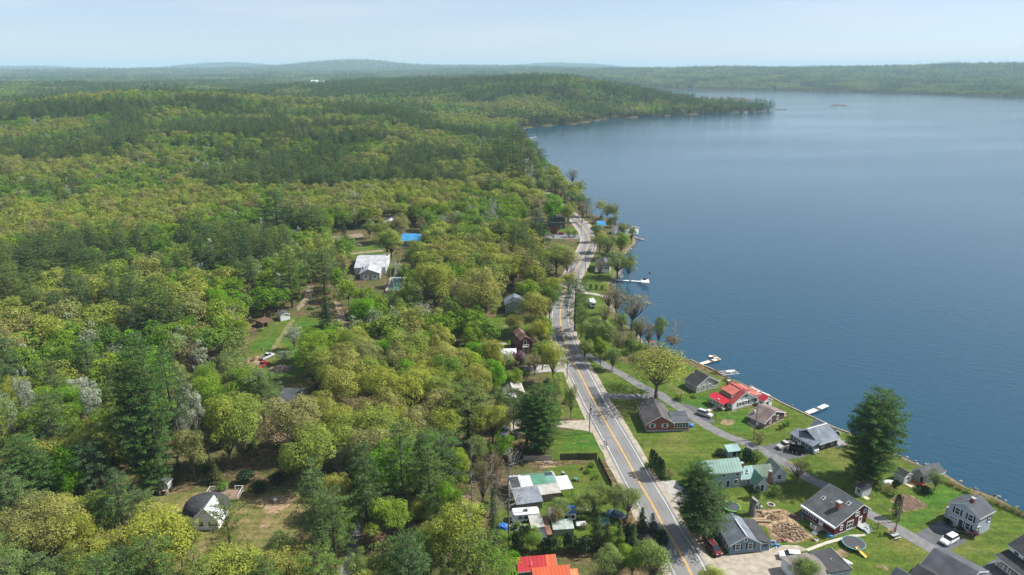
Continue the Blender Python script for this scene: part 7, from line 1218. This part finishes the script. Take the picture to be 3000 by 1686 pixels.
def moored(label, p, L_, col, hd, name='moored_boat', cat='boat', cabin=True):
    g = G(*p, 0); o = thing(name, label, cat, (g.x, g.y, 0), R(hd)); k = L_ / 2; loft(MB(), [(-k, k * .32, k * .36, -.1, .75), (0, k * .36, k * .42, -.15, .8), (k * .7, k * .22, k * .3, -.1, .9), (k, .03, .08, .1, 1.0)]).build('hull', col, o)
    if cabin: MB().box(-k * .4, k * .3, -k * .25, k * .25, .8, 1.5, taper=.15).build('cabin', P_WHITE, o)
    return o
moored('left of two white boats moored in the bay', (1556, 406), 5.5, P_WHITE, 10); moored('right and larger of two boats moored in the bay', (1566, 404), 6.5, P_WHITE, 170)
moored('tiny dark boat far out beyond the wooded point', (2428, 282), 9, P_BLACK, 0, cabin=False); moored('tiny dark boat far out on the right of the lake', (2636, 298), 6, P_BLACK, 20, cabin=False); moored('boat with red trim pulled up at the end of the far bay', (1536, 378), 7, P_BLUE, 30)
g = G(2021, 795, 0); o = thing('buoy', 'small orange buoy floating on the open lake', 'buoy', (g.x, g.y, 0)); MB().ball((0, 0, .15), .26, 8, 6).build('float_ball', mat('orange_buoy', (.8, .15, .05), .5), o); MB().tube([(0, 0, .5), (0, 0, .9)], .05, 5).build('stem', GREYP, o)
# ------------------------------------------------------------------ utility poles and wires
PW = mat('pole_wood', (.2, .16, .125), .9, .2, 2)
POLES = {}
def pole(key, p, top, label, arm=0, trans=False, lamp=False, ang=0):
    g = G(*p); H = ZT(p[0], p[1], top); o = thing('utility_pole', label, 'utility pole', (g.x, g.y, GZ), R(ang), 'utility poles along the road, lane and yards')
    MB().tube([(0, 0, -.3), (0, 0, H)], [.17, .11], 8).build('pole', PW, o)
    if arm: a = MB().box(-arm / 2, arm / 2, -.06, .06, H - .75, H - .62).build('crossarm', PW, o); [MB().tube([(x, 0, H - .62), (x, 0, H - .42)], .05, 6).build('insulator', GREYP, a) for x in (-arm / 2 + .15, 0, arm / 2 - .15)]
    if trans: MB().tube([(.35, 0, H - 2.2), (.35, 0, H - 1.3)], .24, 10).build('transformer', GREYP, o)
    if lamp: MB().tube([(0, 0, H - .6), (.7, 0, H - .3), (1.3, 0, H - .4)], .04, 5).tube([(1.2, 0, H - .45), (1.45, 0, H - .5)], [.1, .16], 8).build('lamp_arm', GREYP, o)
    POLES[key] = Vector((g.x, g.y, GZ + H - .45)); return o
pole('a', (2208, 1289), 1186, 'tall utility pole by the brown shrub beside the lane', trans=False, lamp=False); pole('b', z3(810, 940), 1000 + 775 / 4.137, 'leaning ivy-wrapped pole beside the silver SUV'); pole('c', z3(388, 740), 1000 + 610 / 4.137, 'short pole beside the round green shrub'); pole('d', z1(1180, 985), 1300 + 790 / 3.68, 'stout utility pole rising from the picnic table', trans=False); pole('e', z1(1225, 840), 1300 + 560 / 3.68, 'slim pole right of the narrow dark cedar')
pole('f', z5(1350, 1120), 1000 + 755 / 4.137, 'grey utility pole with lamp arm at the shaded road junction', lamp=True, trans=True); pole('g', z5(1080, 460), 1000 + 205 / 4.137, 'dark utility pole beside the gravel drive', trans=True); pole('h', z6(1300, 425), 700 + 170 / 4.137, 'tall pole with crossarm beside the dormer cottage lawn', arm=2.4); pole('i', z6(1222, 475), 700 + 385 / 4.137, 'shorter pole beside the road below the cottage lawn'); pole('j', z6(1408, 160), 700 + 0 / 4.137, 'pole at the road edge between the lakeside trees')
pole('k', za(915, 1415), 380 + 1210 / 4.524, 'dark pole in front of the round pale bushes at the bend', arm=1.2); pole('l', z2(445, 900), 1300 + 835 / 3.68, 'short sign post by the spruces at the road edge'); pole('m', ZE([(790, 345)])[0], 1300 + 75 / 3.68, 'grey utility pole in the brush above the lower clearing'); pole('n', z6(815, 1150), 700 + 820 / 4.137, 'pole with white lamp left of the road bend', lamp=True); pole('o', z4(1000, 30), 1250, 'thin pole in the cluttered yard under the pine')
WIRE = mat('wire', (.05, .05, .05), .6)
def wire(a, b, label, sag=.8, off=0):
    A, B = (POLES[k] if isinstance(k, str) else Vector(k) for k in (a, b)); A = A + Vector((off, 0, 0)); B = B + Vector((off, 0, 0))
    m = MB().tube([A.lerp(B, i / 14) - Vector((0, 0, sag * 4 * (i / 14) * (1 - i / 14))) for i in range(15)], .028, 3, False); o = m.build('power_line', WIRE); tag(o, label, 'wire')
for a, b, l in (('f', 'g', 'wire between the junction pole and the gravel drive pole'), ('g', 'n', 'wire between the gravel drive pole and the lamp pole at the bend'), ('a', 'b', 'wire between the tall lane pole and the ivy-wrapped pole'), ('b', 'c', 'wire between the ivy-wrapped pole and the short pole'), ('a', 'd', 'wire from the tall lane pole to the picnic table pole'), ('d', 'e', 'wire from the picnic table pole to the slim pole'), ('h', 'j', 'wire between the crossarm pole and the road edge pole'), ('h', 'i', 'wire from the crossarm pole to the shorter roadside pole'), ('j', 'k', 'wire from the road edge pole to the bend pole'), ('f', 'a', 'long wire across the lawn from the junction pole to the lane pole')): wire(a, b, l)
wire('d', (G(*z1(2700, 1350)).x, G(*z1(2700, 1350)).y, 9), 'wire from the picnic table pole toward the right edge', 1); wire('d', (G(*z1(2600, 1700)).x, G(*z1(2600, 1700)).y, 9), 'second wire from the picnic table pole toward the bottom right', 1)
# ------------------------------------------------------------------ labels for every tree: look, size, and where it stands
LM = [(z1(400, 900), 'the dark red house'), (z1(1900, 950), 'the grey two-storey house'), (z1(1500, 430), 'the boathouse'), (z2(1400, 1150), 'the slate blue cottage'), (z2(1200, 480), 'the green-roofed house'), (z5(2100, 1050), 'the brick-red ranch house'), (z3(1100, 790), 'the red-roofed house'), (z3(1500, 1000), 'the brown cottage'), (z3(1950, 1300), 'the grey-roofed cottage'),
 (z3(700, 590), 'the clapboard cottage'), (z6(620, 1380), 'the gambrel house'), (z6(450, 890), 'the sage gabled house'), (z6(1500, 410), 'the dormer cottage'), (za(1180, 1330), 'the blue-roofed cottage by the lake'), (za(350, 1350), 'the two-storey house at the bend'), (zb(1250, 650), 'the long pale house'), (zb(1600, 390), 'the blue metal roof in the wood'), (zb(1410, 220), 'the white roof in the wood'),
 (z5(440, 700), 'the corrugated house'), (zc(900, 735), 'the charcoal-roofed cabin'), (zd(2080, 850), 'the round-roofed house'), (zd(1650, 500), 'the playhouse'), (z4(950, 560), 'the patched mobile home'), (z4(1000, 1420), 'the crimson and orange roofs'), (z4(1450, 175), 'the dark fence'), (zc(640, 220), 'the two pickups'), (z6(1382, 815), 'the travel trailer'), ((1546, 490), 'the far road stretch'), ((1667, 1030), 'the lane turning'), (zd(2800, 700), 'the lower clearing'), (zb(470, 1150), 'the dirt track'), (zb(980, 1050), 'the forest drive'), (zb(1000, 380), 'the forest yard'), (z4(200, 860), 'the rusty shed'), ((1650, 940), 'the road curve'), ((1545, 400), 'the moored boats')]
LMP = [(G(*p), n) for p, n in LM]
ORD = ['', 'second ', 'third ', 'fourth ', 'fifth ', 'sixth ', 'seventh ', 'eighth ', 'ninth ', 'tenth ']
buckets = {}
for t in TREES:
    o, sp, x, y, H, lab, wd = t; d0 = DESC[sp]; o['category'] = d0[0].replace('_', ' ').replace('broadleaf tree', 'tree').replace('ornamental tree', 'tree')
    if lab: o['label'] = lab; continue
    ds = sorted(((math.hypot(x - p.x, y - p.y), i) for i, (p, n) in enumerate(LMP))); dist, i = ds[0]; p, n = LMP[i]
    vx, vy = x - p.x, y - p.y; rel = ('behind' if vy > 0 else 'in front of') if abs(vy) > abs(vx) * .9 else ('right of' if vx > 0 else 'left of')
    size = 'tall ' if H > {'p': 21}.get(sp[0], 16.5) else ('small ' if H < 7 and d0[0] not in ('shrub',) else '')
    buckets.setdefault((d0[1], rel, n), []).append((dist, t, size))
far_group = {}; x_ = lambda t: t[2]
for (look, rel, n), L_ in buckets.items():
    L_.sort(key=lambda q: q[0])
    for k, (dist, t, size) in enumerate(L_):
        o = t[0]
        if k < 10 and dist < 130:
            far = '' if dist < 35 else ('well ' if dist < 80 else 'far ')
            if len(L_) == 1: o['label'] = '%s%s %s%s %s' % (size, look, far, rel, n)
            elif k == 0: o['label'] = '%s%s %s%s %s, the nearest one to it' % (size, look, far, rel, n)
            else: o['label'] = '%s%s %s%s %s, %snearest of its kind' % (size, look, far, rel, n, ORD[k])
        else:
            pxx = project((x_(t), t[3], 5))[0]; side = 'near the left edge' if pxx < 400 else 'left of centre' if pxx < 900 else 'toward the middle' if pxx < 1350 else 'toward the shore'
            o['label'] = '%s%s %s, in the wood %s %s' % (size, look, side, rel, n); far_group.setdefault(o['label'], []).append(o)
        if len(o['label'].split()) > 16: o['label'] = ' '.join(o['label'].split()[:16])
for t in TREES:
    o = t[0]; o['group'] = {'pine tree': 'pines around the village and wood', 'tree': 'broadleaf trees around the village and wood', 'spruce tree': 'spruces among the wood', 'shrub': 'shrubs in gardens and on banks', 'cedar tree': 'columnar cedars and clipped conifers', 'bare tree': 'leafless trees', 'dead tree': 'dead conifers by the yard'}.get(o['category'], 'trees')
for l, os_ in far_group.items():
    for o in os_: o['group'] = l
# ------------------------------------------------------------------ haze: the air between
def add_haze():
    top = max(CAM_H + 20, float(GH.max()) + 30)
    o = MB().box(-11500, 11500, -700, 16000, -12, top).build('haze', None or mat('haze_tmp', (.5, .5, .5)))
    m = bpy.data.materials.new('haze_air'); m.use_nodes = True; t = m.node_tree; t.nodes.clear(); v = t.nodes.new('ShaderNodeVolumePrincipled')
    v.inputs['Color'].default_value = (.55, .82, 1, 1); v.inputs['Density'].default_value = 8.2e-5; v.inputs['Anisotropy'].default_value = 0
    u = t.nodes.new('ShaderNodeOutputMaterial'); t.links.new(v.outputs[0], u.inputs['Volume']); o.data.materials.clear(); o.data.materials.append(m); struct(o, 'stuff'); o['label'] = 'pale blue summer haze over the lake and hills'
add_haze()
